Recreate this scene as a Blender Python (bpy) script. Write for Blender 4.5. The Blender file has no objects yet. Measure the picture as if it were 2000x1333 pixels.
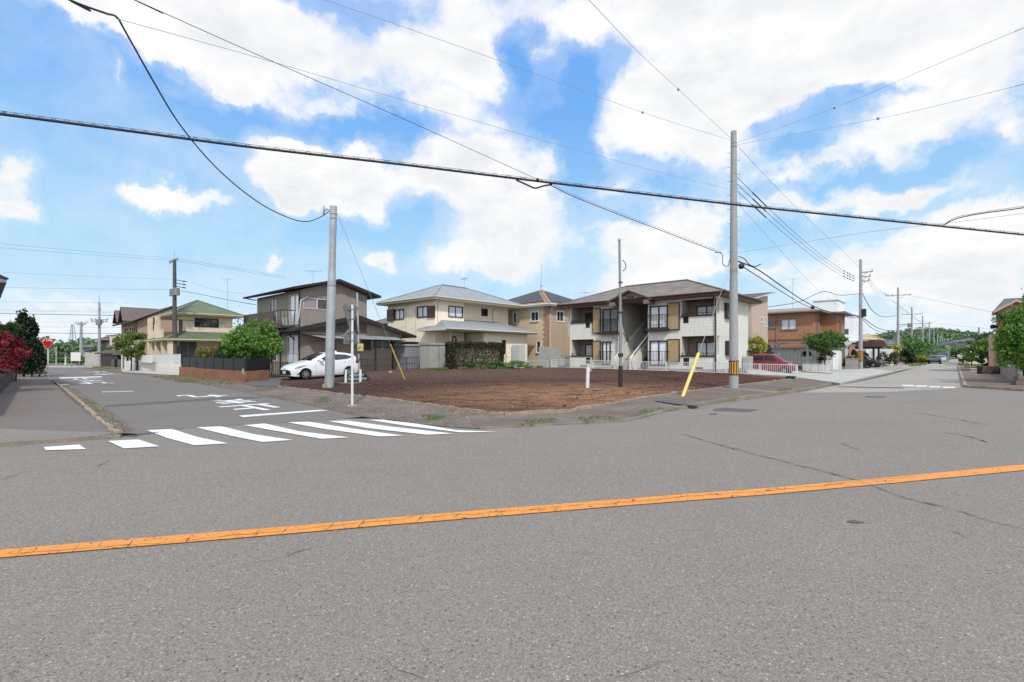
import bpy, bmesh, math, random
import numpy as np
from mathutils import Vector, Matrix, noise
random.seed(7); rng = np.random.default_rng(7)
R = math.radians; PI = math.pi
sc = bpy.context.scene
COL = sc.collection
CX, CY, F, CH = 1000.0, 694.0, 950.0, 1.5       # photo measurements: centre, horizon, focal length (px), eye height (m)
TH = R(42.3)                                     # heading of the street grid
E1 = (math.cos(TH), -math.sin(TH))               # to the right along the house fronts
E2 = (math.sin(TH), math.cos(TH))                # away, along the right-hand street

def sst(a, b, x):
    t = min(1, max(0, (x-a)/(b-a))); return t*t*(3-2*t)
def H(x, y):
    b = (x-16)*E1[0] + (y-27.6)*E1[1]
    q = sst(28, 34, y)
    return .44*sst(16, 38, y)*(1-sst(-3-1.8*q, 1.5-4.9*q, b))*sst(-18, -5, x)*(1-sst(60, 90, y))
def gp(px, py, off=0.0):
    """ground point (x, y) seen at a photo position, on the terrain raised by off"""
    z = off
    for _ in range(6):
        Y = (CH-z)*F/(py-CY); X = (px-CX)*Y/F
        z = H(X, Y)+off
    return (X, Y)
def at(px, py, Y):
    return (( px-CX)*Y/F, Y, CH+(CY-py)*Y/F)
def zt(py, Y): return CH+(CY-py)*Y/F

# ---------------------------------------------------------------- materials
def lin(v):
    v /= 255.0
    return v/12.92 if v <= .04045 else ((v+.055)/1.055)**2.4
def C(r, g, b, k=.72): return (lin(r)*k, lin(g)*k, lin(b)*k, 1)
class NT:
    def __init__(s, nt): s.nt = nt
    def n(s, t, ins=None, **kw):
        nd = s.nt.nodes.new(t)
        for k, v in kw.items(): setattr(nd, k, v)
        for k, v in (ins or {}).items():
            if isinstance(v, bpy.types.NodeSocket): s.nt.links.new(v, nd.inputs[k])
            else: nd.inputs[k].default_value = v
        return nd
    def math(s, op, a, b=0.0, c=None, clamp=False):
        ins = {0: a, 1: b}
        if c is not None: ins[2] = c
        return s.n('ShaderNodeMath', ins, operation=op, use_clamp=clamp).outputs[0]
    def mix(s, f, a, b, blend='MIX'):
        nd = s.n('ShaderNodeMix', {0: f, 6: a, 7: b}, data_type='RGBA', blend_type=blend)
        return nd.outputs[2]
    def noise(s, vec, scale, detail=3, rough=.55, dist=0):
        return s.n('ShaderNodeTexNoise', {'Vector': vec, 'Scale': scale, 'Detail': detail, 'Roughness': rough, 'Distortion': dist}).outputs[0]
    def ramp(s, f, a, b):
        return s.n('ShaderNodeMapRange', {0: f, 1: a, 2: b, 3: 0.0, 4: 1.0}, clamp=True).outputs[0]
MATS = {}
def mat(name, fn, rough=.8, spec=.3, metal=0.0):
    if name in MATS: return MATS[name]
    m = bpy.data.materials.new(name); m.use_nodes = True
    T = NT(m.node_tree); b = m.node_tree.nodes['Principled BSDF']
    b.inputs['Roughness'].default_value = rough
    b.inputs['Specular IOR Level'].default_value = spec
    b.inputs['Metallic'].default_value = metal
    oc = T.n('ShaderNodeTexCoord').outputs['Object']
    res = fn(T, oc, b)
    if res is not None:
        if isinstance(res, tuple) and len(res) == 4: b.inputs['Base Color'].default_value = res
        else: m.node_tree.links.new(res, b.inputs['Base Color'])
    MATS[name] = m
    return m
def bump(T, b, h, strength, dist=.01):
    nd = T.n('ShaderNodeBump', {'Height': h, 'Strength': strength, 'Distance': dist})
    T.nt.links.new(nd.outputs[0], b.inputs['Normal'])
def dk(c, k): return (c[0]*k, c[1]*k, c[2]*k, 1)
def worn(c, amt=.18, scale=3.0, fine=30):
    def fn(T, oc, b):
        n1 = T.noise(oc, scale, 5); n2 = T.noise(oc, fine, 3)
        f = T.math('ADD', T.math('MULTIPLY', n1, .65), T.math('MULTIPLY', n2, .35))
        return T.mix(T.ramp(f, .3, .7), dk(c, 1-amt), dk(c, 1+amt*.6))
    return fn
def plain(name, c, rough=.7, spec=.3, metal=0, amt=.14, scale=3.0):
    return mat(name, worn(c, amt, scale), rough, spec, metal)
def streaks(T, oc):
    m = T.n('ShaderNodeMapping', {'Vector': oc, 'Scale': (3.0, 3.0, .35)}).outputs[0]
    return T.noise(m, 2.2, 5, .6)
def siding(name, c, pitch=.18, line=.55, seams=2.7):
    c = (min(.9, c[0]*1.25), min(.9, c[1]*1.25), min(.9, c[2]*1.25), 1)
    def fn(T, oc, b):
        s = T.n('ShaderNodeSeparateXYZ', {0: oc})
        fz = T.math('FRACT', T.math('DIVIDE', s.outputs[2], pitch))
        ln = T.math('LESS_THAN', fz, .13)
        fx = T.math('FRACT', T.math('DIVIDE', T.math('ADD', s.outputs[0], s.outputs[1]), seams))
        ln2 = T.math('MULTIPLY', T.math('LESS_THAN', fx, .004), .5)
        base = T.mix(T.ramp(streaks(T, oc), .3, .7), dk(c, .84), dk(c, 1.06))
        base = T.mix(T.math('MULTIPLY', T.noise(oc, 14, 4), .35), base, dk(c, .78))
        base = T.mix(T.math('MULTIPLY', T.math('MAXIMUM', ln, ln2), 1-line), base, dk(c, .25))
        bump(T, b, fz, .5, .02)
        return base
    return mat(name, fn, .75, .25)
def stucco(name, c, amt=.14):
    c = (min(.9, c[0]*1.25), min(.9, c[1]*1.25), min(.9, c[2]*1.25), 1)
    def fn(T, oc, b):
        base = T.mix(T.ramp(streaks(T, oc), .28, .72), dk(c, 1-amt), dk(c, 1.05))
        s = T.n('ShaderNodeSeparateXYZ', {0: oc})
        low = T.math('MULTIPLY', T.math('SUBTRACT', 1.0, T.ramp(s.outputs[2], 0.0, .7)), T.noise(oc, 5, 4))
        base = T.mix(T.math('MULTIPLY', low, .6), base, dk(c, .5))
        bump(T, b, T.noise(oc, 60, 3), .25, .01)
        return base
    return mat(name, fn, .9, .15)
def bricks(name, c1, c2, mortar, bw=.22, bh=.075):
    def fn(T, oc, b):
        s = T.n('ShaderNodeSeparateXYZ', {0: oc})
        u = T.math('ADD', s.outputs[0], s.outputs[1])
        v = T.n('ShaderNodeCombineXYZ', {0: u, 1: s.outputs[2], 2: 0.0}).outputs[0]
        br = T.n('ShaderNodeTexBrick', {'Vector': v, 'Color1': c1, 'Color2': c2, 'Mortar': mortar, 'Scale': 1.0, 'Mortar Size': .008, 'Brick Width': bw, 'Row Height': bh, 'Bias': -.1})
        base = T.mix(T.ramp(streaks(T, oc), .25, .8), br.outputs[0], dk(c1, .62))
        bump(T, b, br.outputs[1], -.3, .01)
        return base
    return mat(name, fn, .85, .2)
def tiles(name, c, pitch=.09, amt=.28, rib=0, rough=.65, c2=None):
    def fn(T, oc, b):
        s = T.n('ShaderNodeSeparateXYZ', {0: oc})
        w = T.math('MULTIPLY', T.math('SUBTRACT', T.noise(oc, 6, 2), .5), .02)
        fz = T.math('FRACT', T.math('DIVIDE', T.math('ADD', s.outputs[2], w), pitch))
        ln = T.math('LESS_THAN', fz, .2)
        base = T.mix(T.ramp(T.noise(oc, 1.3, 6, .65), .3, .7), dk(c, 1-amt), dk(c2 or c, 1+amt*.4))
        vo = T.n('ShaderNodeTexVoronoi', {'Vector': T.n('ShaderNodeMapping', {'Vector': oc, 'Scale': (3.2, 3.2, 11)}).outputs[0], 'Scale': 1.0})
        sv = T.n('ShaderNodeSeparateColor', {0: vo.outputs['Color']}).outputs[0]
        base = T.mix(T.math('MULTIPLY', sv, .35), base, dk(c, .6))
        base = T.mix(T.math('MULTIPLY', ln, .6), base, dk(c, .3))
        if rib:
            u = T.math('FRACT', T.math('DIVIDE', T.math('ADD', s.outputs[0], s.outputs[1]), rib))
            base = T.mix(T.math('MULTIPLY', T.math('LESS_THAN', u, .22), .7), base, dk(c, .35))
        bump(T, b, fz, .5, .03)
        return base
    return mat(name, fn, rough, .35)
def glass(name, c=(.02, .025, .03, 1), curtain=None, cover=.0):
    def fn(T, oc, b):
        base = c
        if curtain:
            s = T.n('ShaderNodeSeparateXYZ', {0: oc})
            u = T.math('ADD', s.outputs[0], s.outputs[1])
            wv = T.math('SINE', T.math('MULTIPLY', T.math('ADD', u, T.math('MULTIPLY', T.noise(oc, 3, 2), .2)), 55))
            cur = T.mix(T.math('MULTIPLY_ADD', wv, .25, .5), dk(curtain, .72), curtain)
            base = T.mix(T.ramp(T.noise(oc, .45, 1), .42-cover*.2, .56-cover*.3), c, cur) if cover < 1 else cur
        return base
    return mat(name, fn, .06, .6)
def asphalt(name, c, pink, speck=95, contrast=1.0, light=None):
    def fn(T, oc, b):
        base = T.mix(T.ramp(T.noise(oc, .16, 4, .6), .35, .65), c, pink)
        base = T.mix(T.math('MULTIPLY', T.ramp(T.noise(oc, .9, 6, .7), .35, .75), .3), base, dk(c, .72))
        lane = T.n('ShaderNodeMapping', {'Vector': oc, 'Rotation': (0, 0, R(-15)), 'Scale': (.05, .55, 1)}).outputs[0]
        base = T.mix(T.math('MULTIPLY', T.ramp(T.noise(lane, 1.3, 4, .6), .45, .7), .22), base, dk(c, .74))
        base = T.mix(T.math('MULTIPLY', T.ramp(T.noise(oc, 2.3, 3, .6), .70, .78), .4), base, dk(c, .5))
        v1 = T.n('ShaderNodeTexVoronoi', {'Vector': oc, 'Scale': speck})
        s1 = T.n('ShaderNodeSeparateColor', {0: v1.outputs['Color']})
        g = s1.outputs[0]
        base = T.mix(T.math('MULTIPLY', T.ramp(g, .45, 0.0), .62*contrast), base, dk(c, .36))
        base = T.mix(T.math('MULTIPLY', T.ramp(g, .70, 1.0), .5*contrast), base, light or dk(c, 1.9))
        v2 = T.n('ShaderNodeTexVoronoi', {'Vector': oc, 'Scale': speck*.42})
        s2 = T.n('ShaderNodeSeparateColor', {0: v2.outputs['Color']})
        sp = T.math('MULTIPLY', T.ramp(s2.outputs[1], .93, .97), T.ramp(v2.outputs['Distance'], .42, .25))
        base = T.mix(T.math('MULTIPLY', sp, .75*contrast), base, dk(c, 2.5))
        dsp = T.math('MULTIPLY', T.ramp(s2.outputs[2], .955, .975), T.ramp(v2.outputs['Distance'], .5, .3))
        base = T.mix(T.math('MULTIPLY', dsp, .7*contrast), base, dk(c, .22))
        bump(T, b, T.math('ADD', g, T.math('MULTIPLY', T.noise(oc, speck*1.5, 2), .6)), .55, .006)
        return base
    return mat(name, fn, .88, .25)
def leafmat(name, c, c2, trans=.25):
    def fn(T, oc, b):
        g = T.n('ShaderNodeNewGeometry')
        ri = g.outputs['Random Per Island']
        base = T.mix(ri, c, c2)
        base = T.mix(T.ramp(T.noise(oc, 1.1, 3), .35, .65), dk(c, .55), base)
        m = T.nt
        tr = T.n('ShaderNodeBsdfTranslucent', {0: base})
        mx = T.n('ShaderNodeMixShader', {0: trans, 1: b.outputs[0], 2: tr.outputs[0]})
        out = [n for n in m.nodes if n.type == 'OUTPUT_MATERIAL'][0]
        m.links.new(mx.outputs[0], out.inputs[0])
        return base
    return mat(name, fn, .55, .35)

# ---------------------------------------------------------------- mesh builder
class MB:
    def __init__(s): s.v = []; s.f = []; s.m = []
    def add(s, vs, fs, m=0):
        o = len(s.v); s.v += [tuple(p) for p in vs]
        for f in fs: s.f.append([i+o for i in f]); s.m.append(m)
        return s
    def face(s, pts, m=0): return s.add(pts, [list(range(len(pts)))], m)
    def box(s, x0, x1, y0, y1, z0, z1, m=0):
        if x0 > x1: x0, x1 = x1, x0
        if y0 > y1: y0, y1 = y1, y0
        if z0 > z1: z0, z1 = z1, z0
        v = [(x, y, z) for z in (z0, z1) for y in (y0, y1) for x in (x0, x1)]
        return s.add(v, [(0, 2, 3, 1), (4, 5, 7, 6), (0, 1, 5, 4), (2, 6, 7, 3), (0, 4, 6, 2), (1, 3, 7, 5)], m)
    def bar(s, a, b, w, h=None, m=0):
        h = h or w; a = Vector(a); b = Vector(b); d = (b-a)
        if d.length < 1e-6: return s
        d.normalize(); up = Vector((0, 0, 1)) if abs(d.z) < .95 else Vector((1, 0, 0))
        x = d.cross(up).normalized()*w/2; y = x.cross(d).normalized()*h/2
        v = [p+sx*x+sy*y for p in (a, b) for sx, sy in ((-1, -1), (1, -1), (1, 1), (-1, 1))]
        return s.add(v, [(3, 2, 1, 0), (4, 5, 6, 7), (0, 1, 5, 4), (1, 2, 6, 5), (2, 3, 7, 6), (3, 0, 4, 7)], m)
    def tube(s, pts, r, n=8, m=0, cap=True):
        pts = [Vector(p) for p in pts]; k = len(pts)
        rs = r if isinstance(r, (list, tuple)) else [r]*k
        up = None; rings = []
        for i, p in enumerate(pts):
            d = (pts[min(i+1, k-1)]-pts[max(i-1, 0)])
            d = d.normalized() if d.length > 1e-9 else Vector((0, 0, 1))
            if up is None: up = Vector((1, 0, 0)) if abs(d.z) > .8 else Vector((0, 0, 1))
            x = d.cross(up).normalized(); y = x.cross(d).normalized(); up = y
            rings.append([p+(x*math.cos(2*PI*j/n)+y*math.sin(2*PI*j/n))*rs[i] for j in range(n)])
        vs = [q for rg in rings for q in rg]
        fs = [(i*n+j, i*n+(j+1) % n, (i+1)*n+(j+1) % n, (i+1)*n+j) for i in range(k-1) for j in range(n)]
        if cap: fs += [tuple(range(n))[::-1], tuple((k-1)*n+j for j in range(n))]
        return s.add(vs, fs, m)
    def cyl(s, x, y, z0, z1, r0, r1=None, n=12, m=0): return s.tube([(x, y, z0), (x, y, z1)], [r0, r0 if r1 is None else r1], n, m)
    def extr(s, poly, axis, a0, a1, m=0):
        """2-D polygon swept along an axis: axis 'x': (y,z), 'y': (x,z), 'z': (x,y)"""
        k = len(poly)
        def P(p, a): return (a, p[0], p[1]) if axis == 'x' else (p[0], a, p[1]) if axis == 'y' else (p[0], p[1], a)
        vs = [P(p, a0) for p in poly]+[P(p, a1) for p in poly]
        fs = [tuple(range(k))[::-1], tuple(range(k, 2*k))]+[(i, (i+1) % k, k+(i+1) % k, k+i) for i in range(k)]
        return s.add(vs, fs, m)
    def blob(s, c, r, seed=0, sub=2, amp=.2, m=0, sq=(1, 1, 1)):
        bm = bmesh.new(); bmesh.ops.create_icosphere(bm, subdivisions=sub, radius=1)
        for v in bm.verts:
            k = 1+amp*noise.noise(v.co*1.7+Vector((seed*7.1, seed*3.3, 0)))*2
            v.co = Vector((v.co.x*k*sq[0]*r, v.co.y*k*sq[1]*r, v.co.z*k*sq[2]*r))+Vector(c)
        bm.verts.index_update()
        s.add([v.co[:] for v in bm.verts], [[v.index for v in f.verts] for f in bm.faces], m); bm.free(); return s
    def build(s, name, mats, parent=None, smooth=False, norm=True, bevel=0, loc=None, rot=None):
        me = bpy.data.meshes.new(name); me.from_pydata(s.v, [], s.f); 
        mats = mats if isinstance(mats, (list, tuple)) else [mats]
        for m in mats: me.materials.append(m)
        if len(mats) > 1: me.polygons.foreach_set('material_index', s.m)
        if norm:
            bm = bmesh.new(); bm.from_mesh(me); bmesh.ops.recalc_face_normals(bm, faces=bm.faces); bm.to_mesh(me); bm.free()
        if smooth:
            me.shade_smooth() if hasattr(me, 'shade_smooth') else me.polygons.foreach_set('use_smooth', [True]*len(me.polygons))
            try: me.set_sharp_from_angle(angle=R(smooth if smooth > 1 else 40))
            except Exception: pass
        me.update()
        o = bpy.data.objects.new(name, me); COL.objects.link(o)
        if parent: o.parent = parent
        if loc: o.location = loc
        if rot: o.rotation_euler = rot
        if bevel:
            b = o.modifiers.new('b', 'BEVEL'); b.width = bevel; b.segments = 2; b.limit_method = 'ANGLE'
        return o
def tag(o, label=None, cat=None, group=None, kind=None):
    if label: o['label'] = label
    if cat: o['category'] = cat
    if group: o['group'] = group
    if kind: o['kind'] = kind
    return o
def empty(name, loc, label, cat, rz=0, group=None, rot=None):
    o = bpy.data.objects.new(name, None); COL.objects.link(o); o.location = loc
    o.rotation_euler = rot or (0, 0, rz); o.empty_display_size = .2
    return tag(o, label, cat, group)
def copy_tree(o, loc, rz, label=None, name=None):
    r = o.copy(); COL.objects.link(r); r.location = loc; r.rotation_euler = (0, 0, rz)
    if label: r['label'] = label
    for ch in list(o.children):
        c = ch.copy(); COL.objects.link(c); c.parent = r
        for g in list(ch.children):
            d = g.copy(); COL.objects.link(d); d.parent = c
    return r
def crom(pts, n=8):
    P = [Vector(p) for p in pts]; P = [P[0]*2-P[1]]+P+[P[-1]*2-P[-2]]; out = []
    for i in range(1, len(P)-2):
        for k in range(n):
            t = k/n; a, b, c, d = P[i-1:i+3]
            out.append(.5*((2*b)+(-a+c)*t+(2*a-5*b+4*c-d)*t*t+(-a+3*b-3*c+d)*t**3))
    out.append(P[-2]); return out

# common materials
M = {}
M['white'] = plain('white_paint', C(238, 238, 234), .45, .4, amt=.08)
M['offwhite'] = plain('aged_white_metal', C(215, 213, 205), .5, .4, amt=.15)
M['concrete'] = mat('concrete', worn(C(176, 173, 166), .22, 2.0, 40), .9, .2)
M['kerb'] = mat('kerb_concrete', worn(C(150, 140, 124), .4, 1.5, 20), .95, .15)
M['edging'] = mat('edging_concrete', worn(C(176, 158, 138), .45, 4, 30), .95, .1)
M['black'] = plain('black_plastic', C(38, 38, 42), .5, .4)
M['cable'] = plain('cable_black', C(52, 52, 56), .6, .3)
M['thin'] = plain('wire_grey', C(176, 180, 190), .5, .3)
M['dkbrown'] = plain('dark_brown_metal', C(62, 46, 42), .5, .4)
M['brown'] = plain('brown_trim', C(92, 66, 60), .6, .3)
M['galv'] = plain('galvanised_steel', C(192, 195, 196), .42, .5, .35, amt=.25, scale=2.5)
M['grey'] = plain('grey_metal', C(140, 142, 146), .5, .4)
M['alu'] = plain('aluminium', C(196, 196, 194), .4, .5, .2)
M['yellow'] = plain('guard_yellow', C(248, 216, 110), .5, .4, amt=.12)
M['tan'] = plain('tan_shutter', C(196, 168, 124), .6, .3, amt=.12)
M['rubber'] = plain('rubber', C(30, 30, 31), .8, .2)
M['g_dark'] = glass('dark_window_glass')
M['g_curt'] = glass('curtained_window', (.03, .035, .04, 1), C(235, 237, 242, .9), .75)
M['g_white'] = glass('white_curtain_window', (.03, .035, .04, 1), C(250, 251, 255, .95), 1)
M['g_pink'] = glass('pink_curtain_window', (.03, .035, .04, 1), C(172, 148, 156), 1)
M['g_grey'] = glass('grey_window', (.05, .055, .06, 1), C(120, 124, 128), .4)
SKY_STR, SKY_MIX, SUN_STR = .1, .94, 3.0
# ================================================================ GROUND AND ROADS
def drape(name, poly, off, m, step=1.0, skirt=0.0, parent=None, bumpy=0.0, kind='structure', mats=None):
    """flat polygon laid on the terrain, cut into cells so that it follows the slope"""
    bm = bmesh.new(); vs = [bm.verts.new((p[0], p[1], 0)) for p in poly]; f = bm.faces.new(vs)
    bmesh.ops.triangulate(bm, faces=[f])
    xs = [p[0] for p in poly]; ys = [p[1] for p in poly]
    for ax, lo, hi in ((0, max(min(xs), -40), min(max(xs), 45)), (1, max(min(ys), 3), min(max(ys), 62))):
        k = math.ceil(lo/step)
        while k*step < hi:
            co = [0, 0, 0]; co[ax] = k*step+1e-4; no = [0, 0, 0]; no[ax] = 1
            bmesh.ops.bisect_plane(bm, geom=bm.verts[:]+bm.edges[:]+bm.faces[:], plane_co=co, plane_no=no); k += 1
    for v in bm.verts:
        v.co.z = H(v.co.x, v.co.y)+(off(v.co.x, v.co.y) if callable(off) else off)
        if bumpy and not v.is_boundary:
            v.co.z += bumpy*(noise.noise(Vector((v.co.x*.9, v.co.y*.9, 3)))+.6*noise.noise(Vector((v.co.x*3, v.co.y*3, 9))))
    if skirt:
        be = [e for e in bm.edges if e.is_boundary]
        r = bmesh.ops.extrude_edge_only(bm, edges=be)
        for v in [g for g in r['geom'] if isinstance(g, bmesh.types.BMVert)]: v.co.z -= skirt
    me = bpy.data.meshes.new(name); bmesh.ops.recalc_face_normals(bm, faces=bm.faces)
    up = sum(f.normal.z for f in bm.faces)
    if up < 0: bmesh.ops.reverse_faces(bm, faces=bm.faces)
    bm.to_mesh(me); bm.free(); me.materials.append(m)
    o = bpy.data.objects.new(name, me); COL.objects.link(o)
    if parent: o.parent = parent
    elif kind: o['kind'] = kind
    return o
def soil(T, oc, b):
    st = T.n('ShaderNodeMapping', {'Vector': oc, 'Scale': (.55, 1.5, 1)}).outputs[0]
    n1 = T.noise(st, .55, 6, .65); n2 = T.noise(oc, 2.4, 7, .75); n3 = T.noise(oc, 17, 5, .75)
    s = T.n('ShaderNodeSeparateXYZ', {0: oc})
    a = T.mix(T.ramp(n1, .42, .6), C(80, 62, 55), C(106, 74, 60))
    a = T.mix(T.math('MULTIPLY', T.ramp(n2, .5, .7), .5), a, C(122, 88, 70))
    left = T.math('MULTIPLY', T.ramp(s.outputs[0], 1.0, -4), T.ramp(T.noise(st, .8, 4), .35, .55))
    a = T.mix(T.math('MULTIPLY', left, .65), a, C(74, 60, 56))
    d = T.n('ShaderNodeVectorMath', {0: T.n('ShaderNodeMapping', {'Vector': oc, 'Location': (-.32, -2.35, 0), 'Scale': (.12, .135, 0)}).outputs[0]}, operation='LENGTH').outputs['Value']
    dry = T.math('MULTIPLY', T.ramp(d, 1.0, .2), T.ramp(T.noise(st, 1.3, 6, .75), .38, .52))
    a = T.mix(T.math('MULTIPLY', dry, .85), a, C(176, 130, 98))
    a = T.mix(T.math('MULTIPLY', T.math('MULTIPLY', dry, T.ramp(n3, .52, .66)), .9), a, C(206, 170, 134))
    rust = T.math('MULTIPLY', T.ramp(T.noise(st, 1.0, 5, .7), .56, .68), T.ramp(s.outputs[0], 2, 6))
    a = T.mix(T.math('MULTIPLY', rust, .6), a, C(164, 100, 68))
    back = T.math('MULTIPLY', T.ramp(s.outputs[1], 23, 29), T.ramp(s.outputs[0], 9, 3))
    a = T.mix(T.math('MULTIPLY', back, .7), a, C(114, 96, 82))
    a = T.mix(T.math('MULTIPLY', T.ramp(n3, .5, .32), .7), a, C(50, 37, 33))
    a = T.mix(T.math('MULTIPLY', T.ramp(T.noise(oc, 45, 3), .66, .74), .7), a, C(190, 168, 146))
    bump(T, b, T.math('ADD', n3, T.math('MULTIPLY', n2, .8)), .9, .05)
    return a
def verge(T, oc, b):
    n1 = T.noise(oc, .5, 5, .65); n2 = T.noise(oc, 3.2, 6, .7); n3 = T.noise(oc, 25, 4, .7)
    a = T.mix(T.ramp(n1, .4, .6), C(136, 124, 114), C(118, 100, 86))
    a = T.mix(T.math('MULTIPLY', T.ramp(n2, .5, .65), .55), a, C(150, 138, 126))
    a = T.mix(T.math('MULTIPLY', T.ramp(n3, .5, .3), .6), a, C(70, 58, 50))
    v = T.n('ShaderNodeTexVoronoi', {'Vector': oc, 'Scale': 40.0})
    g = T.n('ShaderNodeSeparateColor', {0: v.outputs['Color']}).outputs[0]
    a = T.mix(T.math('MULTIPLY', T.ramp(g, .86, .95), .6), a, C(200, 194, 184))
    bump(T, b, n3, .8, .03)
    return a
def walkmat(T, oc, b):
    n1 = T.noise(oc, .35, 5, .65); n3 = T.noise(oc, 30, 4, .7); n2 = T.noise(oc, 2.2, 6, .7)
    a = T.mix(T.ramp(n1, .4, .6), C(142, 132, 122), C(126, 108, 94))
    a = T.mix(T.math('MULTIPLY', T.ramp(n2, .5, .7), .6), a, C(112, 92, 78))
    a = T.mix(T.math('MULTIPLY', T.ramp(n3, .55, .35), .4), a, C(80, 72, 66))
    bump(T, b, n3, .5, .01); return a
def basemat(T, oc, b):
    n1 = T.noise(oc, .12, 6, .6); n3 = T.noise(oc, 9, 4, .7)
    a = T.mix(T.ramp(n1, .42, .6), C(140, 132, 118), C(112, 118, 78))
    return T.mix(T.math('MULTIPLY', n3, .6), a, C(96, 88, 74))
M['soil'] = mat('bare_soil', soil, .97, .1); M['verge'] = mat('gravelly_earth', verge, .95, .15)
M['walk'] = mat('old_pavement', walkmat, .92, .2); M['base'] = mat('plain_ground', basemat, .95, .1)
M['asph'] = asphalt('asphalt_main', C(150, 143, 131), C(157, 144, 135), 130, .95)
M['asph2'] = asphalt('asphalt_side', C(136, 129, 121), C(138, 128, 120), 100, .5)
M['asph3'] = asphalt('asphalt_far', C(182, 175, 163), C(176, 168, 156), 60, .5)
M['asph4'] = asphalt('asphalt_walk', C(132, 123, 115), C(137, 121, 112), 70, .5)
M['patch'] = asphalt('asphalt_patch', C(108, 106, 106), C(112, 108, 106), 90, .5)
M['concrete_slab'] = mat('concrete_slab', worn(C(200, 197, 188), .16, 1.2, 25), .9, .2)
def paintmat(name, c, crack=0):
    def fn(T, oc, b):
        n = T.noise(oc, 60, 3, .7); n2 = T.noise(oc, 2.5, 4)
        a = T.mix(T.math('MULTIPLY', T.ramp(n, .6, .72), .5), c, dk(c, .6))
        a = T.mix(T.math('MULTIPLY', T.ramp(n2, .5, .8), .25), a, dk(c, .72))
        a = T.mix(T.math("MULTIPLY", T.ramp(T.noise(oc, 140, 2, .6), .60, .66), T.ramp(T.noise(oc, 1.7, 4, .6), .42, .62)), a, C(128, 122, 114))
        if crack:
            w = T.n('ShaderNodeVectorMath', {0: oc, 1: T.n('ShaderNodeTexNoise', {'Vector': oc, 'Scale': 3.0}).outputs['Color']}, operation='ADD').outputs[0]
            v = T.n('ShaderNodeTexVoronoi', {'Vector': w, 'Scale': 3.1}, feature='DISTANCE_TO_EDGE').outputs['Distance']
            a = T.mix(T.ramp(v, .014, .006), a, dk(c, .12))
            v = T.n('ShaderNodeTexVoronoi', {'Vector': w, 'Scale': 6.5}, feature='DISTANCE_TO_EDGE').outputs['Distance']
            a = T.mix(T.math('MULTIPLY', T.ramp(v, .012, .004), .45), a, dk(c, .3))
        bump(T, b, n, .25, .004)
        return a
    return mat(name, fn, .6, .35)
M['mark'] = paintmat('road_paint_white', C(248, 248, 244, .76)); M['orange'] = paintmat('road_paint_orange', C(250, 160, 62, .74), 1)
M['mark_old'] = paintmat('road_paint_worn', C(206, 204, 198))

# terrain: fine grid in the middle, out to the horizon
mb = MB(); xs = [-3000, -600, -150]+list(range(-60, 62, 2))+[150, 600, 3000]; ys = [-800, -100]+list(range(-6, 82, 2))+[150, 400, 1200, 4000]
idx = {}
for j, y in enumerate(ys):
    for i, x in enumerate(xs): mb.v.append((x, y, H(x, y)-.012)); idx[i, j] = len(mb.v)-1
for j in range(len(ys)-1):
    for i in range(len(xs)-1): mb.f.append([idx[i, j], idx[i+1, j], idx[i+1, j+1], idx[i, j+1]]); mb.m.append(0)
g = mb.build('ground', M['base'], norm=False, smooth=True); g['kind'] = 'structure'
def along(p, d, s): return (p[0]+d[0]*s, p[1]+d[1]*s)
V = (-E1[0], -E1[1])
road = drape('main_road', [(-90, -40), (90, -40), (90, 30), (60, 26.6), (24, 18.0), (22, 22.6), (21.2, 26), (16, 24), (12, 21), (3, 13), (-1, 11.5), (-4, 11.5), (-9, 11.8), (-10.2, 9.6), (-8.4, 8.6), (-90, -13)], 0.0, M['asph'], 2.0)
side = drape('side_street', [gp(262, 856), gp(232, 822), gp(176, 790), gp(120, 750), along(gp(120, 750), V, 6), along(gp(120, 750), V, 50), (-80, 95), (-60, 95), along(gp(290, 735), V, 40), gp(290, 735), gp(400, 752), gp(480, 767), gp(560, 783), gp(640, 800), gp(708, 815), gp(600, 824), gp(440, 832), gp(300, 842)], .005, M['asph2'], 2.0)
p0 = gp(1615, 757); p1 = gp(1885, 757)
far = drape('far_street', [gp(1560, 768), p0, gp(1700, 742), gp(1760, 727), along(gp(1760, 727), E2, 40), along(gp(1760, 727), E2, 500), along(p1, E2, 560), along(p1, E2, 60), p1, (p1[0]-2, p1[1]-1.2), (p1[0]-6, p1[1]-3)], .005, M['asph3'], 2.0)
# T junction road at the far end of the side street
drape('cross_road', [(-110, 66), (-38, 56), (-20, 62), (-22, 68), (-44, 66), (-110, 78)], .009, M['asph3'], 4.0)
# vacant lot, pavements and verge
lot_edge_l = [gp(545, 757), gp(640, 766, .06), gp(760, 779, .06), gp(900, 798, .06), gp(985, 808, .06)]
lot_edge_r = [gp(1100, 803, .06), gp(1180, 791, .06), gp(1250, 779, .06), gp(1320, 768, .06), gp(1430, 755, .06), gp(1556, 740, .06)]
verge_o = drape('verge', [gp(400, 752), gp(480, 767), gp(560, 783), gp(640, 800), gp(708, 815), gp(770, 824), gp(850, 833), gp(935, 839), gp(975, 836), gp(1100, 815)]+[lot_edge_r[0]]+[(9, 24), (-2, 30), (-10, 33), (-15, 34), (-22, 40), (-30, 46), (-46, 60), (-50, 57), gp(290, 735)], .012, M['verge'], 1.5)
kerb_px = [(935, 838), (1050, 832), (1130, 828.5), (1200, 825), (1245, 818), (1290, 806), (1350, 796), (1420, 785), (1490, 776), (1560, 766), (1600, 759), (1622, 753)]
kp = [gp(*p) for p in kerb_px]
def ramp_(x, y): return sst(10, 16, x*E2[0]+y*E2[1]*1.0)
def walk_off(x, y): return .016+.069*ramp_(x, y)
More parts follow.
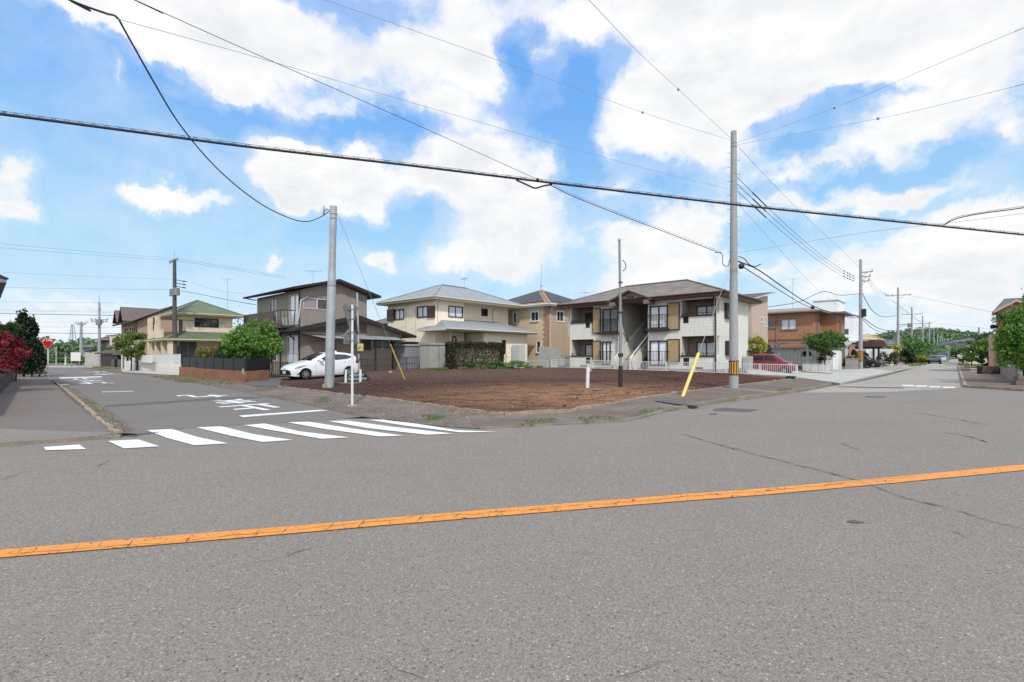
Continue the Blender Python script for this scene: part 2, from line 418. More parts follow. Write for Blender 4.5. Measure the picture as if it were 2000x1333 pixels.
walk = drape('pavement', [along(p, (-.05, .1), .8) for p in kp]+[gp(1665, 737), gp(1650, 727), (22, 39), (17, 34.5), lot_edge_r[-1]]+lot_edge_r[::-1][1:]+[lot_edge_l[-1], (-1, 11.4)], walk_off, M['walk'], 1.5, skirt=.1)
def ribbon(name, pts, w, h, off, m, label=None, cat=None, jit=.0, parent=None, kind='structure', seg=.25):
    """low kerb of square section following the terrain, edges slightly uneven"""
    P = []
    for a, b in zip(pts[:-1], pts[1:]):
        n = max(1, int(math.dist(a, b)/seg))
        P += [(a[0]+(b[0]-a[0])*k/n, a[1]+(b[1]-a[1])*k/n) for k in range(n)]
    P.append(pts[-1]); vs = []; k = len(P)
    for i, p in enumerate(P):
        a, b = P[max(0, i-1)], P[min(k-1, i+1)]; d = Vector((b[0]-a[0], b[1]-a[1])).normalized(); nx, ny = -d.y, d.x
        z = H(*p)+off; j1, j2, j3 = [(noise.noise(Vector((p[0]*2.7, p[1]*2.7, q)))+.7*noise.noise(Vector((p[0]*9, p[1]*9, q))))*jit for q in (1, 5, 9)]
        ww = w/2
        vs += [(p[0]+nx*(ww+j1), p[1]+ny*(ww+j1), z-.1), (p[0]+nx*(ww+j1)*.9, p[1]+ny*(ww+j1)*.9, z+(h if name != 'kerb' else .03+(h-.03)*ramp_(*p))+j3), (p[0]-nx*(ww+j2)*.9, p[1]-ny*(ww+j2)*.9, z+(h if name != 'kerb' else .03+(h-.03)*ramp_(*p))+j3*.7), (p[0]-nx*(ww+j2), p[1]-ny*(ww+j2), z-.1)]
    fs = [(i*4+j, i*4+j+1, (i+1)*4+j+1, (i+1)*4+j) for i in range(k-1) for j in range(3)]+[(0, 1, 2, 3), ((k-1)*4, (k-1)*4+1, (k-1)*4+2, (k-1)*4+3)]
    o = MB().add(vs, fs).build(name, m, parent, norm=True)
    if not parent: o['kind'] = kind
    if label: tag(o, label, cat)
    return o
ribbon('kerb', kp, .15, .115, 0, M['kerb'], jit=.022)
lot_mb = MB()
lot_poly = lot_edge_l+lot_edge_r+[(16.2, 28.2), (9, 34.0), (3.4, 38.6), (1, 39.5), (-3, 38.2), (-6, 37), (-10.5, 35.2), (-12.5, 33.6), (-13.8, 31.5), (-13.5, 28.5)]
lot = drape('vacant_lot', lot_poly, .06, M['soil'], .22, bumpy=.05)
e = tag(ribbon('lot_edging', lot_edge_l, .09, .03, .045, M['edging'], jit=.03, kind=None, seg=.14), 'crumbling pale concrete edging strip on the left side of the bare lot', 'edging', 'concrete edgings around the bare lot'); del e['kind']
e = tag(ribbon('lot_edging', [lot_edge_l[-1]]+lot_edge_r, .1, .035, .065, M['edging'], jit=.03, kind=None, seg=.14), 'crumbling pale concrete edging strip on the right side of the bare lot', 'edging', 'concrete edgings around the bare lot'); del e['kind']
# clods, stones and debris on the lot
def inside(p, poly):
    c = False; n = len(poly)
    for i in range(n):
        a, b = poly[i], poly[i-1]
        if (a[1] > p[1]) != (b[1] > p[1]) and p[0] < (b[0]-a[0])*(p[1]-a[1])/(b[1]-a[1])+a[0]: c = not c
    return c
def scatter(name, poly, n, smin, smax, off, m, dens=None, flat=.6):
    mb = MB(); xs = [p[0] for p in poly]; ys = [p[1] for p in poly]; k = 0; tries = 0
    base = [(1, 0, 0), (-.4, .9, 0), (-.5, -.8, 0), (0, 0, 1.0), (.2, .3, -.6)]
    fcs = [(0, 1, 3), (1, 2, 3), (2, 0, 3), (1, 0, 4), (2, 1, 4), (0, 2, 4)]
    while k < n and tries < n*30:
        tries += 1; p = (random.uniform(min(xs), max(xs)), random.uniform(min(ys), max(ys)))
        if not inside(p, poly) or (dens and random.random() > dens(*p)): continue
        s = smin+(smax-smin)*random.random()**3; a = random.random()*6.28; z = H(*p)+off
        ca, sa = math.cos(a), math.sin(a)
        vs = []
        for q in base:
            x, y, zz = [q[i]*s*random.uniform(.7, 1.3) for i in range(3)]
            vs.append((p[0]+x*ca-y*sa, p[1]+x*sa+y*ca, z+zz*flat))
        mb.add(vs, fcs); k += 1
    o = mb.build(name, m, norm=False); o['kind'] = 'stuff'; return o
M['clod'] = mat('earth_clods', lambda T, oc, b: T.mix(T.n('ShaderNodeNewGeometry').outputs['Random Per Island'], C(66, 48, 42), C(138, 96, 72)), .95, .1)
M['pebble'] = mat('pebbles', lambda T, oc, b: T.mix(T.n('ShaderNodeNewGeometry').outputs['Random Per Island'], C(120, 110, 100), C(215, 208, 196)), .9, .2)
tag(scatter('soil_clods', lot_poly, 9000, .008, .065, .055, M['clod'], lambda x, y: .25+.75*(noise.noise(Vector((x*.35, y*.35, 4)))+.5)), 'loose brown clods of earth scattered over the bare lot', 'clods')
tag(scatter('pebbles', lot_poly, 700, .008, .03, .065, M['pebble']), 'small pale stones strewn over the bare lot', 'stones')
vp = [gp(480, 767), gp(560, 783), gp(640, 800), gp(708, 815), gp(850, 833), gp(935, 839), gp(1010, 826), lot_edge_l[-1]]+lot_edge_l[::-1][1:]
tag(scatter('gravel', vp, 1200, .005, .02, .012, M['pebble']), 'grey grit and small stones on the verge beside the crossing', 'gravel')
tag(scatter('gravel', [kp[0], kp[3], kp[5], kp[8], lot_edge_r[4], lot_edge_r[0], lot_edge_l[-1]], 500, .005, .018, .088, M['pebble']), 'grit on the old pavement between kerb and bare lot', 'gravel')
# heap of earth at the back of the lot
hp = gp(1105, 717.5)
mb = MB()
for k in range(5): mb.blob((hp[0]-1.0+k*.55, hp[1]+.1*k, H(*hp)+.02), .5+.12*(k % 3), k, 3, .25, sq=(1.5, 1, .42-.08*(k > 3)))
tag(mb.build('earth_heap', M['soil'], smooth=70), 'low heap of dark earth at the back of the bare lot', 'earth heap')

# left pavement block with gutter
lw_front = [gp(0, 872), gp(110, 864), gp(232, 853)]
drape('left_pavement', [along(lw_front[0], (-.96, -.28), 14), lw_front[0], lw_front[1], gp(222, 853), gp(196, 832), gp(160, 800), gp(140, 785), gp(115, 760), gp(96, 742), along(gp(96, 742), V, 3), (-34, 33), (-24, 20), (-40, 6)], .05, M['asph4'], 2.0, skirt=.06)
drape('left_pavement_apron', [along(lw_front[0], (-.96, -.28), 14), lw_front[0], lw_front[1], gp(228, 853.5), gp(200, 850), gp(120, 848), gp(0, 843), along(gp(0, 843), (-.96, -.28), 14)], .056, M['asph'], 2.0)
ribbon('left_kerb', [along(lw_front[0], (-.96, -.28), 14), lw_front[0], lw_front[1], gp(236, 855)], .12, .065, 0, M['kerb'], jit=.015)
drape('gutter', [gp(228, 853), gp(268, 853.5), gp(240, 826), gp(205, 800), gp(172, 778), gp(135, 757), gp(110, 745), gp(104, 745), gp(125, 762), gp(165, 797), gp(198, 828)], .06, M['verge'], 1.5)
ribbon('gutter_edge', [gp(228, 853), gp(198, 828), gp(165, 797), gp(125, 762), gp(104, 745)], .1, .05, .03, M['edging'], jit=.045)
gr = MB(); a = gp(226, 856.5); b = gp(276, 850.5)
for k in range(12):
    t = k/11; p = (a[0]+(b[0]-a[0])*t, a[1]+(b[1]-a[1])*t); gr.bar((p[0]-.1, p[1]-.1, .014), (p[0]+.14, p[1]+.26, .014), .03, .02)
tag(gr.build('drain_grate', plain('grate_steel', C(128, 138, 150), .6, .4)), 'steel drain grate at the end of the gutter by the crossing', 'drain grate')
# driveways / aprons
drape('driveway', [gp(1560, 741), gp(1640, 752), gp(1690, 740), gp(1745, 728), gp(1700, 722), gp(1640, 724), gp(1600, 727), (24, 40), (19, 42), (15.6, 31)], .1, M['concrete_slab'], 2.0, skirt=.1)
drape('driveway', [gp(238, 722), gp(238, 727), gp(352, 734), gp(352, 727), gp(300, 722)], .03, M['concrete_slab'], 2.0, skirt=.03)
drape('driveway', [gp(545, 757), gp(500, 757), gp(470, 750), gp(522, 744), (-15.8, 33), (-8.6, 33.5), (-7.6, 29), (-10.4, 24.6)], .03, M['patch'], 1.0)
drape('roadside_bay', [gp(1700, 721), gp(1745, 728), gp(1800, 716), gp(1770, 711), gp(1700, 713)], .03, M['asph3'], 2.0)
rb = drape('right_pavement', [p1, gp(1990, 763.5), (24.4, 17.6), (30, 17.6), (62, 27), (70, 60), (62, 66), along(p1, E2, 60)], .1, M['walk'], 3.0, skirt=.12)
ribbon('right_kerb', [(30, 17.4), (24.2, 17.4), gp(2000, 765), gp(1940, 761), gp(1893, 758), p1, along(p1, E2, 1.5), along(p1, E2, 60)], .16, .115, 0, M['edging'], jit=.02)
drape('right_yard', [gp(1896, 726, .1), gp(1945, 726, .1), gp(1950, 716, .1), gp(1895, 716, .1)], .108, M['asph3'], 3.0)
# markings
def marking(name, px, m=M['mark'], off=.009, parent=road, label=None):
    o = drape(name, [gp(*p) for p in px], off, m, 1.0, parent=parent)
    if label: o['label'] = label
    return o
marking('centre_line', [(-1500, 1205), (-100, 1085), (0, 1076), (250, 1055.5), (500, 1035.5), (750, 1014.5), (1000, 993.5), (1250, 974), (1500, 955), (1750, 933), (2000, 908.5), (2150, 896), (3500, 785), (3500, 789.7), (2150, 907), (2000, 920), (1750, 944.5), (1500, 967.5), (1250, 987), (1000, 1007.5), (750, 1028), (500, 1050), (250, 1071), (0, 1091.5), (-100, 1101), (-1500, 1228)], M['orange'])
for q in ([(85, 875), (155, 870), (168, 879), (90, 881)], [(211, 863), (270, 860), (312, 873.5), (242, 877.5)],
          [(286.7, 841.8), (335.5, 839.4), (385, 855), (446, 867.7), (379.4, 871.3), (326.5, 857)],
          [(382.8, 836.2), (432, 834), (497.5, 850), (571.8, 861), (512, 865), (452.5, 853)],
          [(475.7, 831.7), (517.8, 828.6), (583, 843.6), (683, 856), (628, 858.7), (549, 844.8)],
          [(561.5, 826.3), (602, 825), (686, 838), (788, 852.7), (740, 854), (629, 838.6)],
          [(641.6, 824), (680, 823), (770, 835.6), (885.5, 848.5), (833, 850.6), (716, 837.4)],
          [(720, 821.5), (758, 820.6), (845, 834), (890, 841.6), (972.5, 845.2), (899, 846), (794, 833.2)]):
    marking('crosswalk_stripe', q, off=.012)
marking('stop_line', [(466, 812.8), (475, 815.8), (641.5, 802.8), (623.5, 801.6)], parent=side, off=.01)
marking('stop_line', [(115, 738), (118, 740), (200, 737.4), (198, 735.8)], parent=side, off=.01)
marking('faded_line', [(198, 765.6), (200, 767.2), (262, 765.4), (260, 764)], M['mark_old'], parent=side, off=.01)
marking('faded_line', [(116, 754), (118, 755.3), (136, 754.6), (134, 753.6)], M['mark_old'], parent=side, off=.07)
for q in ((1760.4, 1783.7, 753.6), (1787, 1808.7, 754.8), (1813.9, 1834.6, 756), (1840, 1863, 757.2)):
    marking('edge_dash', [(q[0], q[2]-1.1), (q[0]+3, q[2]+1), (q[1]+3, q[2]+1.2), (q[1], q[2]-.9)], parent=far)
marking('faint_line', [(1790, 712.4), (1840, 713), (1850, 713.6), (1800, 713.2)], parent=far)
marking('tar_patch', [(1395, 799.5), (1415, 797), (1482, 801), (1462, 805), (1392, 803)], M['patch'], .007)
marking('tar_patch', [(1384, 808.6), (1400, 808), (1401, 810.5), (1386, 811)], M['patch'], .007)
marking('tar_patch', [(1690, 774.3), (1730, 775), (1729, 777), (1692, 776.6)], M['patch'], .007)
marking('tar_strip', [(1640, 755.2), (1768, 757.6), (1766, 759.4), (1700, 758.6), (1632, 756.6)], M['patch'], .008)
marking('tar_strip', [(205, 792.5), (300, 785.5), (400, 779.5), (470, 776), (520, 776), (505, 779), (400, 783), (300, 790.5), (205, 796.5)], M['patch'], .008, side)
drape('tar_patch', [gp(1275, 783, .09), gp(1300, 782, .09), gp(1368, 790, .09), gp(1360, 793.5, .09), gp(1330, 791, .09)], .093, M['patch'], 1.0, parent=walk)
drape('walk_joint', [gp(1440, 760, .09), gp(1448, 759, .09), gp(1530, 766.5, .09), gp(1520, 767.5, .09)], .093, M['edging'], 1.0, parent=walk)
marking('tar_patch', [(1656, 1018), (1668, 1017), (1690, 1022), (1672, 1023.5), (1654, 1021)], M['patch'], .007)
M['crack'] = plain('crack_dark', C(84, 80, 76), .95, .1)
def crack(pts, w, jit=.02, parent=None, off=.0105):
    P = [gp(*p) for p in pts]; Q = []
    for a, b in zip(P[:-1], P[1:]):
        n = max(2, int(math.dist(a, b)/.05)); Q += [(a[0]+(b[0]-a[0])*k/n, a[1]+(b[1]-a[1])*k/n) for k in range(n)]
    Q.append(P[-1]); vs = []; ph = random.random()*50
    for i, p in enumerate(Q):
        a, b = Q[max(0, i-1)], Q[min(len(Q)-1, i+1)]; d = Vector((b[0]-a[0], b[1]-a[1])).normalized()
        o = (noise.noise(Vector((i*.12, ph, 0)))*2+noise.noise(Vector((i*.5, ph, 0))))*jit
        ww = w*max(.35, .6+noise.noise(Vector((i*.35, ph, 7)))*1.3)*min(1, i/3+.1, (len(Q)-1-i)/3+.1)/2
        for sgn in (-1, 1): vs.append((p[0]-d.y*(o+sgn*ww), p[1]+d.x*(o+sgn*ww), off))
    MB().add(vs, [(2*i, 2*i+1, 2*i+3, 2*i+2) for i in range(len(Q)-1)]).build('crack', M['crack'], parent or road, norm=False)
crack([(1330, 848), (1440, 880), (1600, 920), (1690, 944)], .022)
crack([(1690, 944), (1740, 965), (1800, 982), (1860, 995)], .026); crack([(1860, 995), (1930, 1018), (2010, 1038)], .022)
crack([(1400, 868), (1460, 884)], .02)
crack([(700, 1311), (745, 1290), (760, 1305), (825, 1332)], .006, .016); crack([(745, 1290), (752, 1308)], .005, .008); crack([(760, 1305), (756, 1320), (762, 1333)], .004, .01)
crack([(1180, 1333), (1240, 1315), (1290, 1296), (1330, 1294)], .005, .014)
crack([(470, 1104), (540, 1096), (580, 1080), (650, 1060)], .008, .01)
crack([(0, 941), (50, 924), (70, 918)], .012); crack([(180, 916), (215, 899)], .012)
crack([(1780, 806), (1870, 820), (1930, 832)], .03); crack([(1840, 845), (1900, 855), (1930, 866)], .03)
crack([(1820, 1030), (1870, 1042), (1905, 1058)], .01); crack([(1640, 865), (1680, 882)], .02); crack([(0, 905), (120, 893), (300, 885)], .006)
crack([(820, 1015), (1100, 992), (1400, 968), (1560, 955)], .008, .02); crack([(0, 1088), (200, 1072), (600, 1036), (800, 1014)], .008, .02)
crack([(1480, 962), (1700, 940), (1800, 932)], .009, .02)
for px_, a_, b_ in ((40, 1072, 1092), (150, 1064, 1083), (255, 1056, 1078), (370, 1046, 1068), (505, 1034, 1053), (560, 1030, 1048), (645, 1024, 1042), (710, 1017, 1033), (822, 1008, 1024), (895, 1003, 1017), (985, 995, 1009), (1090, 988, 1000), (1205, 979, 990), (1290, 972, 982), (1500, 955, 966), (1620, 945, 956)):
    crack([(px_+6, a_), (px_-3, (a_+b_)/2), (px_-12, b_)], .012, .008)
# characters painted on the side street
def ground_text(txt, c, rz, sx, sy, parent, size=1.0, z=.012, m=None):
    cu = bpy.data.curves.new('t', 'FONT'); cu.body = txt; cu.size = size; cu.align_x = 'CENTER'; cu.align_y = 'CENTER'
    cu.offset = .022
    o = bpy.data.objects.new('t', cu); COL.objects.link(o); dg = bpy.context.evaluated_depsgraph_get()
    me = bpy.data.meshes.new_from_object(o.evaluated_get(dg)); bpy.data.objects.remove(o)
    me.materials.clear(); me.materials.append(m or M['mark'])
    q = bpy.data.objects.new('painted_character', me); COL.objects.link(q); q.parent = parent
    q.location = (c[0], c[1], z); q.rotation_euler = (0, 0, rz); q.scale = (sx, sy, 1); return q
azv = math.atan2(V[1], V[0])                     # heading of the side street, away from us
for ch, px in zip('止まれ', ((494, 795.5), (451, 784), (395, 773))):
    ground_text(ch, gp(*px), azv+PI/2, 1.45, 2.15, side)
for ch, px in zip('れま止', ((187, 749), (180, 745), (165, 741))):
    ground_text(ch, gp(*px), azv-PI/2, 1.45, 2.2, side)
for px in ((190, 727.5), (202, 731.5)): ground_text('止' if px[0] < 200 else 'ま', gp(*px), azv+PI/2, 1.8, 2.6, side, z=.02)
# ================================================================ HOUSES
class Plane:
    """vertical wall plane of a house: kind 'f' front (normal towards us along -E2) or 's' right side (normal +E1)"""
    def __init__(s, hs, kind, c): s.h = hs; s.k = kind; s.c = c
    def a(s, px):
        k = (px-CX)/F; ox, oy = s.h.P
        e1, e2 = s.h.e1, s.h.e2
        if s.k == 'f': u, w = e1, e2
        else: u, w = e2, e1
        bx, by = ox+w[0]*s.c, oy+w[1]*s.c
        return (k*by-bx)/(u[0]-k*u[1])
    def Y(s, a):
        e1, e2 = s.h.e1, s.h.e2
        return s.h.P[1]+(e1[1]*a+e2[1]*s.c if s.k == 'f' else e2[1]*a+e1[1]*s.c)
    def z(s, py, a): return CH+(CY-py)*s.Y(a)/F-s.h.z0
    def rect(s, x0, y0, x1, y1):
        a0, a1 = s.a(x0), s.a(x1); m = (a0+a1)/2
        return (a0, a1, s.z(y1, m), s.z(y0, m))
    def pt(s, a, z, d=0.0):          # d > 0 goes into the wall
        return (a, s.c+d, z) if s.k == 'f' else (s.c-d, a, z)
    def box(s, mb, a0, a1, z0, z1, d0, d1, m=0):
        p, q = s.pt(a0, z0, d0), s.pt(a1, z1, d1)
        mb.box(p[0], q[0], p[1], q[1], p[2], q[2], m)
class House:
    def __init__(s, name, P, label, cat='house', th=TH, z0=None, group=None):
        s.P = P; s.e1 = (math.cos(th), -math.sin(th)); s.e2 = (math.sin(th), math.cos(th))
        s.z0 = H(*P) if z0 is None else z0
        s.root = empty(name, (P[0], P[1], s.z0), label, cat, -th, group)
    def f(s, y=0.0): return Plane(s, 'f', y)
    def s(s, x=0.0): return Plane(s, 's', x)
    def w(s, x, y, z): return (s.P[0]+s.e1[0]*x+s.e2[0]*y, s.P[1]+s.e1[1]*x+s.e2[1]*y, z+s.z0)
def wall(pl, a0, a1, z0, z1, holes, mb, depth=.1, m=0):
    """wall face with real openings and reveals"""
    As = sorted({a0, a1, *[min(max(v, a0), a1) for h in holes for v in h[:2]]}); Zs = sorted({z0, z1, *[min(max(v, z0), z1) for h in holes for v in h[2:4]]})
    for i in range(len(As)-1):
        for j in range(len(Zs)-1):
            ca, cz = (As[i]+As[i+1])/2, (Zs[j]+Zs[j+1])/2
            if any(h[0] < ca < h[1] and h[2] < cz < h[3] for h in holes): continue
            mb.face([pl.pt(As[i], Zs[j]), pl.pt(As[i+1], Zs[j]), pl.pt(As[i+1], Zs[j+1]), pl.pt(As[i], Zs[j+1])], m)
    for h in holes:
        c = [(h[0], h[2]), (h[1], h[2]), (h[1], h[3]), (h[0], h[3])]
        for k in range(4):
            p, q = c[k], c[(k+1) % 4]
            mb.face([pl.pt(*p), pl.pt(*q), pl.pt(*q, depth), pl.pt(*p, depth)], m)
def window(pl, h, root, frame, glassm, mull=1, fw=.06, out=.03, name='window', sill=False, trim=None, cross=0, dep=.06):
    a0, a1, z0, z1 = h; mb = MB()
    pl.box(mb, a0, a1, z1-fw, z1, -out, dep); pl.box(mb, a0, a1, z0, z0+fw, -out, dep)
    pl.box(mb, a0, a0+fw, z0+fw, z1-fw, -out, dep); pl.box(mb, a1-fw, a1, z0+fw, z1-fw, -out, dep)
    for k in range(mull):
        c = a0+(a1-a0)*(k+1)/(mull+1); pl.box(mb, c-fw*.5, c+fw*.5, z0+fw, z1-fw, 0.0, dep)
    for k in range(cross):
        c = z0+(z1-z0)*(k+1)/(cross+1); pl.box(mb, a0+fw, a1-fw, c-fw*.4, c+fw*.4, .005, dep-.005)
    if trim:
        t = .09
        for q in ((a0-t, a1+t, z1, z1+t), (a0-t, a1+t, z0-t, z0), (a0-t, a0, z0, z1), (a1, a1+t, z0, z1)): pl.box(mb, *q, -.04, .02, 1)
    if sill: pl.box(mb, a0-.06, a1+.06, z0-.07, z0-.005, -.12, .0, 1 if trim else 0)
    w = mb.build(name, [frame, trim or frame], root)
    g = MB(); g.face([pl.pt(a0+fw*.5, z0+fw*.5, dep*.7), pl.pt(a1-fw*.5, z0+fw*.5, dep*.7), pl.pt(a1-fw*.5, z1-fw*.5, dep*.7), pl.pt(a0+fw*.5, z1-fw*.5, dep*.7)])
    g.build('pane', glassm, w)
    return w
def hip(root, x0, x1, y0, y1, ze, rise, rm, fm, name='roof', axis='x', th=.14, soff=None, gutter=True, ridge=True):
    mb = MB(); hx, hy = (x1-x0)/2, (y1-y0)/2; zt_ = ze+rise
    if axis == 'x': r0, r1 = (x0+hy, (y0+y1)/2), (x1-hy, (y0+y1)/2)
    else: r0, r1 = ((x0+x1)/2, y0+hx), ((x0+x1)/2, y1-hx)
    if axis == 'x' and r0[0] > r1[0]: r0 = r1 = ((x0+x1)/2, (y0+y1)/2)
    if axis == 'y' and r0[1] > r1[1]: r0 = r1 = ((x0+x1)/2, (y0+y1)/2)
    A, B, Cc, D = (x0, y0, ze), (x1, y0, ze), (x1, y1, ze), (x0, y1, ze); E, G = (*r0, zt_), (*r1, zt_)
    if axis == 'x': fs = [[A, B, G, E], [B, Cc, G], [Cc, D, E, G], [D, A, E]]
    else: fs = [[A, B, E], [B, Cc, G, E], [Cc, D, G], [D, A, E, G]]
    for f in fs: mb.face(f, 0)
    c = [A, B, Cc, D]
    for k in range(4):
        p, q = c[k], c[(k+1) % 4]; mb.face([p, q, (q[0], q[1], ze-th), (p[0], p[1], ze-th)], 1)
    mb.face([(p[0], p[1], ze-th) for p in c], 2)
    if ridge:
        for p in c: 
            q = min((E, G), key=lambda e: math.dist(e, p)); mb.bar(Vector(p)+Vector((0, 0, .02)), Vector(q)+Vector((0, 0, .02)), .16, .07, 3)
        if E != G: mb.bar(Vector(E)+Vector((0, 0, .03)), Vector(G)+Vector((0, 0, .03)), .2, .09, 3)
    r = mb.build(name, [rm, fm, soff or fm, rm], root)
    if gutter:
        gb = MB(); d = .06
        gb.tube([(x0, y0-d, ze-.05), (x1+d, y0-d, ze-.05), (x1+d, y1, ze-.05)], .055, 6); gb.build('gutter', fm, r)
    return r
def slab_gable(root, prof, x0, x1, th, rm, fm, name='roof', axis='x', soff=None):
    """pitched roof from a section line [(y,z)...] swept along x, with its thickness"""
    mb = MB(); n = len(prof)
    def P(p, a, dz=0): return (a, p[0], p[1]+dz) if axis == 'x' else (p[0], a, p[1]+dz)
    for k in range(n-1):
        mb.face([P(prof[k], x0), P(prof[k], x1), P(prof[k+1], x1), P(prof[k+1], x0)], 0)
        mb.face([P(prof[k], x0, -th), P(prof[k], x1, -th), P(prof[k+1], x1, -th), P(prof[k+1], x0, -th)], 2)
        for a in (x0, x1): mb.face([P(prof[k], a), P(prof[k+1], a), P(prof[k+1], a, -th), P(prof[k], a, -th)], 1)
    for p in (prof[0], prof[-1]): mb.face([P(p, x0), P(p, x1), P(p, x1, -th), P(p, x0, -th)], 1)
    return mb.build(name, [rm, fm, soff or fm], root)
def antenna(P, h, label, kind=0, r=.02):
    t = empty('roof_antenna', P, label, 'antenna', random.random()*3)
    MB().cyl(0, 0, 0, h, r, r*.8, 6).build('mast', M['thin'], t)
    mb = MB()
    if kind == 0:
        mb.bar((-.6, 0, h*.96), (.6, 0, h*.96), .02)
        for k in range(9): x = -.55+k*.14; l = .28-.012*k; mb.bar((x, -l, h*.96), (x, l, h*.96), .012)
        mb.bar((-.1, 0, h*.8), (-.1, 0, h*.96), .02); mb.bar((-.25, -.3, h*.82), (-.25, .3, h*.82), .015)
    elif kind == 1:
        for a in range(3):
            c, s = math.cos(a*PI/3), math.sin(a*PI/3); mb.bar((-c*.25, -s*.25, h*.18), (c*.25, s*.25, h*.18), .025)
        mb.bar((0, 0, h*.12), (.18, .1, h*.2), .06)
    mb.build('elements', M['thin'], t); return t
def downpipe(root, pts, m, r=.035): return MB().tube(pts, r, 6).build('downpipe', m, root)
def dish(P, label, rz=0, size=.4):
    t = empty('satellite_dish', P, label, 'satellite dish', rz)
    mb = MB(); n = 14; vs = [(0, -.02, 0)]
    for k in range(1, 4):
        for j in range(n): a = 2*PI*j/n; r = size*k/3; vs.append((math.cos(a)*r, -.02-.1*(k/3)**2, math.sin(a)*r))
    fs = [(0, 1+j, 1+(j+1) % n) for j in range(n)]+[(1+(k-1)*n+j, 1+k*n+j, 1+k*n+(j+1) % n, 1+(k-1)*n+(j+1) % n) for k in (1, 2) for j in range(n)]
    mb.add(vs, fs); mb.build('reflector', M['alu'], t, smooth=60)
    MB().bar((0, 0, -size), (0, -.35, 0), .02).bar((0, 0, 0), (0, .3, -.2), .04).box(-.04, .04, -.42, -.33, -.04, .05).build('arm', M['grey'], t)
    return t
def ac_unit(P, rz, label, s=1.0, m=None, base=None):
    t = empty('air_conditioner_unit', P, label, 'air conditioner', rz)
    MB().box(-.4*s, .4*s, -.15*s, .15*s, .06, .62*s).box(-.35*s, -.25*s, -.14*s, .14*s, 0, .06).box(.25*s, .35*s, -.14*s, .14*s, 0, .06).build('casing', m or M['offwhite'], t, bevel=.02)
    mb = MB(); n = 20; c = (-.1*s, .34*s)
    for k in range(1, 6):
        r = .045*k*s; pts = [(c[0]+r*math.cos(2*PI*j/n), -.155*s-.003, c[1]+r*math.sin(2*PI*j/n)) for j in range(n+1)]; mb.tube(pts, .006, 4)
    mb.tube([(c[0]+.22*s*math.cos(2*PI*j/n), -.155*s, c[1]+.22*s*math.sin(2*PI*j/n)) for j in range(n+1)], .01, 4)
    mb.build('grille', M['grey'], t); return t

# ---------- A: dark beige house with balcony
A = House('timber_house', (-14.35, 33.0), 'dark beige sided two storey house with a brown balcony, behind the white car')
mA = siding('siding_beige', C(156, 145, 134), .16, .62); mA2 = siding('siding_front', C(156, 150, 136), 9, 1, .9)
rA = tiles('roof_black', C(62, 60, 62), .12, .25); fA = plain('fascia_black', C(52, 46, 44), .55, .35)
sofA = plain('soffit_grey', C(128, 118, 110), .8, .2)
f, s_ = A.f(), A.s()
mb = MB()
ex = 5.04; zU = 5.95-A.z0; zM = 3.1-A.z0
wU1 = f.rect(526.5, 587, 541, 634); wU2 = f.rect(565, 576, 586, 632); wL1 = f.rect(530, 664, 541, 706); wL2 = f.rect(562, 656, 583, 713)
wU1 = (*wU1[:2], 3.75-A.z0, wU1[3]); wU2 = (*wU2[:2], 3.55-A.z0, wU2[3]); wL2 = (*wL2[:2], .35, wL2[3])
wall(f, -7.6, 0, 0, zU, [wU1, wU2, wL1, wL2], mb, m=1)
gw = s_.rect(592, 583.5, 639.5, 604.5); lw = s_.rect(725, 664, 768, 683); lw2 = s_.rect(591, 694, 636, 712)
wall(s_, 0, ex, zM, zU, [gw], mb); wall(s_, 0, 8.2, 0, zM, [lw], mb)
zp = 6.78-A.z0
mb.face([(0, 0, zU), (0, ex, zU), (0, ex/2, zp-.06)]); mb.face([(0, 0, zM), (0, 8.2, zM), (0, 4.0, 4.15-A.z0)])
mb.face([(-7.6, 0, 0), (-7.6, ex, 0), (-7.6, ex, zU), (-7.6, ex/2, zp-.06), (-7.6, 0, zU)]); mb.face([(-7.6, ex, 0), (0, ex, 0), (0, ex, zU), (-7.6, ex, zU)]); mb.face([(-7.6, 8.2, 0), (0, 8.2, 0), (0, 8.2, zM), (-7.6, 8.2, zM)])
mb.build('wall', [mA, mA2], A.root, norm=False)
slab_gable(A.root, [(-.62, 6.06-A.z0), (ex/2, 6.9-A.z0), (ex+.85, 6.0-A.z0)], -8.5, .62, .16, rA, fA, soff=sofA)
slab_gable(A.root, [(-.75, 3.25-A.z0), (3.9, 4.4-A.z0), (9.0, 3.05-A.z0)], -7.9, .85, .16, rA, fA, 'lower_roof', soff=sofA)
MB().tube([(-8.5, -.7, 5.98-A.z0), (.62, -.7, 5.98-A.z0)], .06, 6).tube([(-8.2, -.7, 5.96-A.z0), (-8.1, -.2, 5.85-A.z0), (-7.62, -.06, 5.8-A.z0)], .04, 6).build('gutter', fA, A.root)
window(f, wU1, A.root, M['offwhite'], M['g_grey']); window(f, wU2, A.root, M['alu'], M['g_curt']); window(f, wL1, A.root, M['offwhite'], M['g_dark'], 0); window(f, wL2, A.root, M['alu'], M['g_curt'], 1, cross=1)
gmid = s_.a(619); window(s_, (gw[0], gmid, gw[2], gw[3]), A.root, M['offwhite'], M['g_pink'], 0, .05); window(s_, (gmid, gw[1], gw[2], gw[3]), A.root, M['offwhite'], M['g_dark'], 0, .05)
window(s_, lw, A.root, M['alu'], M['g_grey'], 1); MB().box(.0, .05, lw[0]-.8, lw[0]-.03, lw[2]-.05, lw[3]+.05).build('shutter', M['brown'], A.root)
bk = MB(); s_.box(bk, lw2[0], lw2[1], 0, lw2[3]-.2, -.5, -.02); bk.build('shutter', M['brown'], A.root)
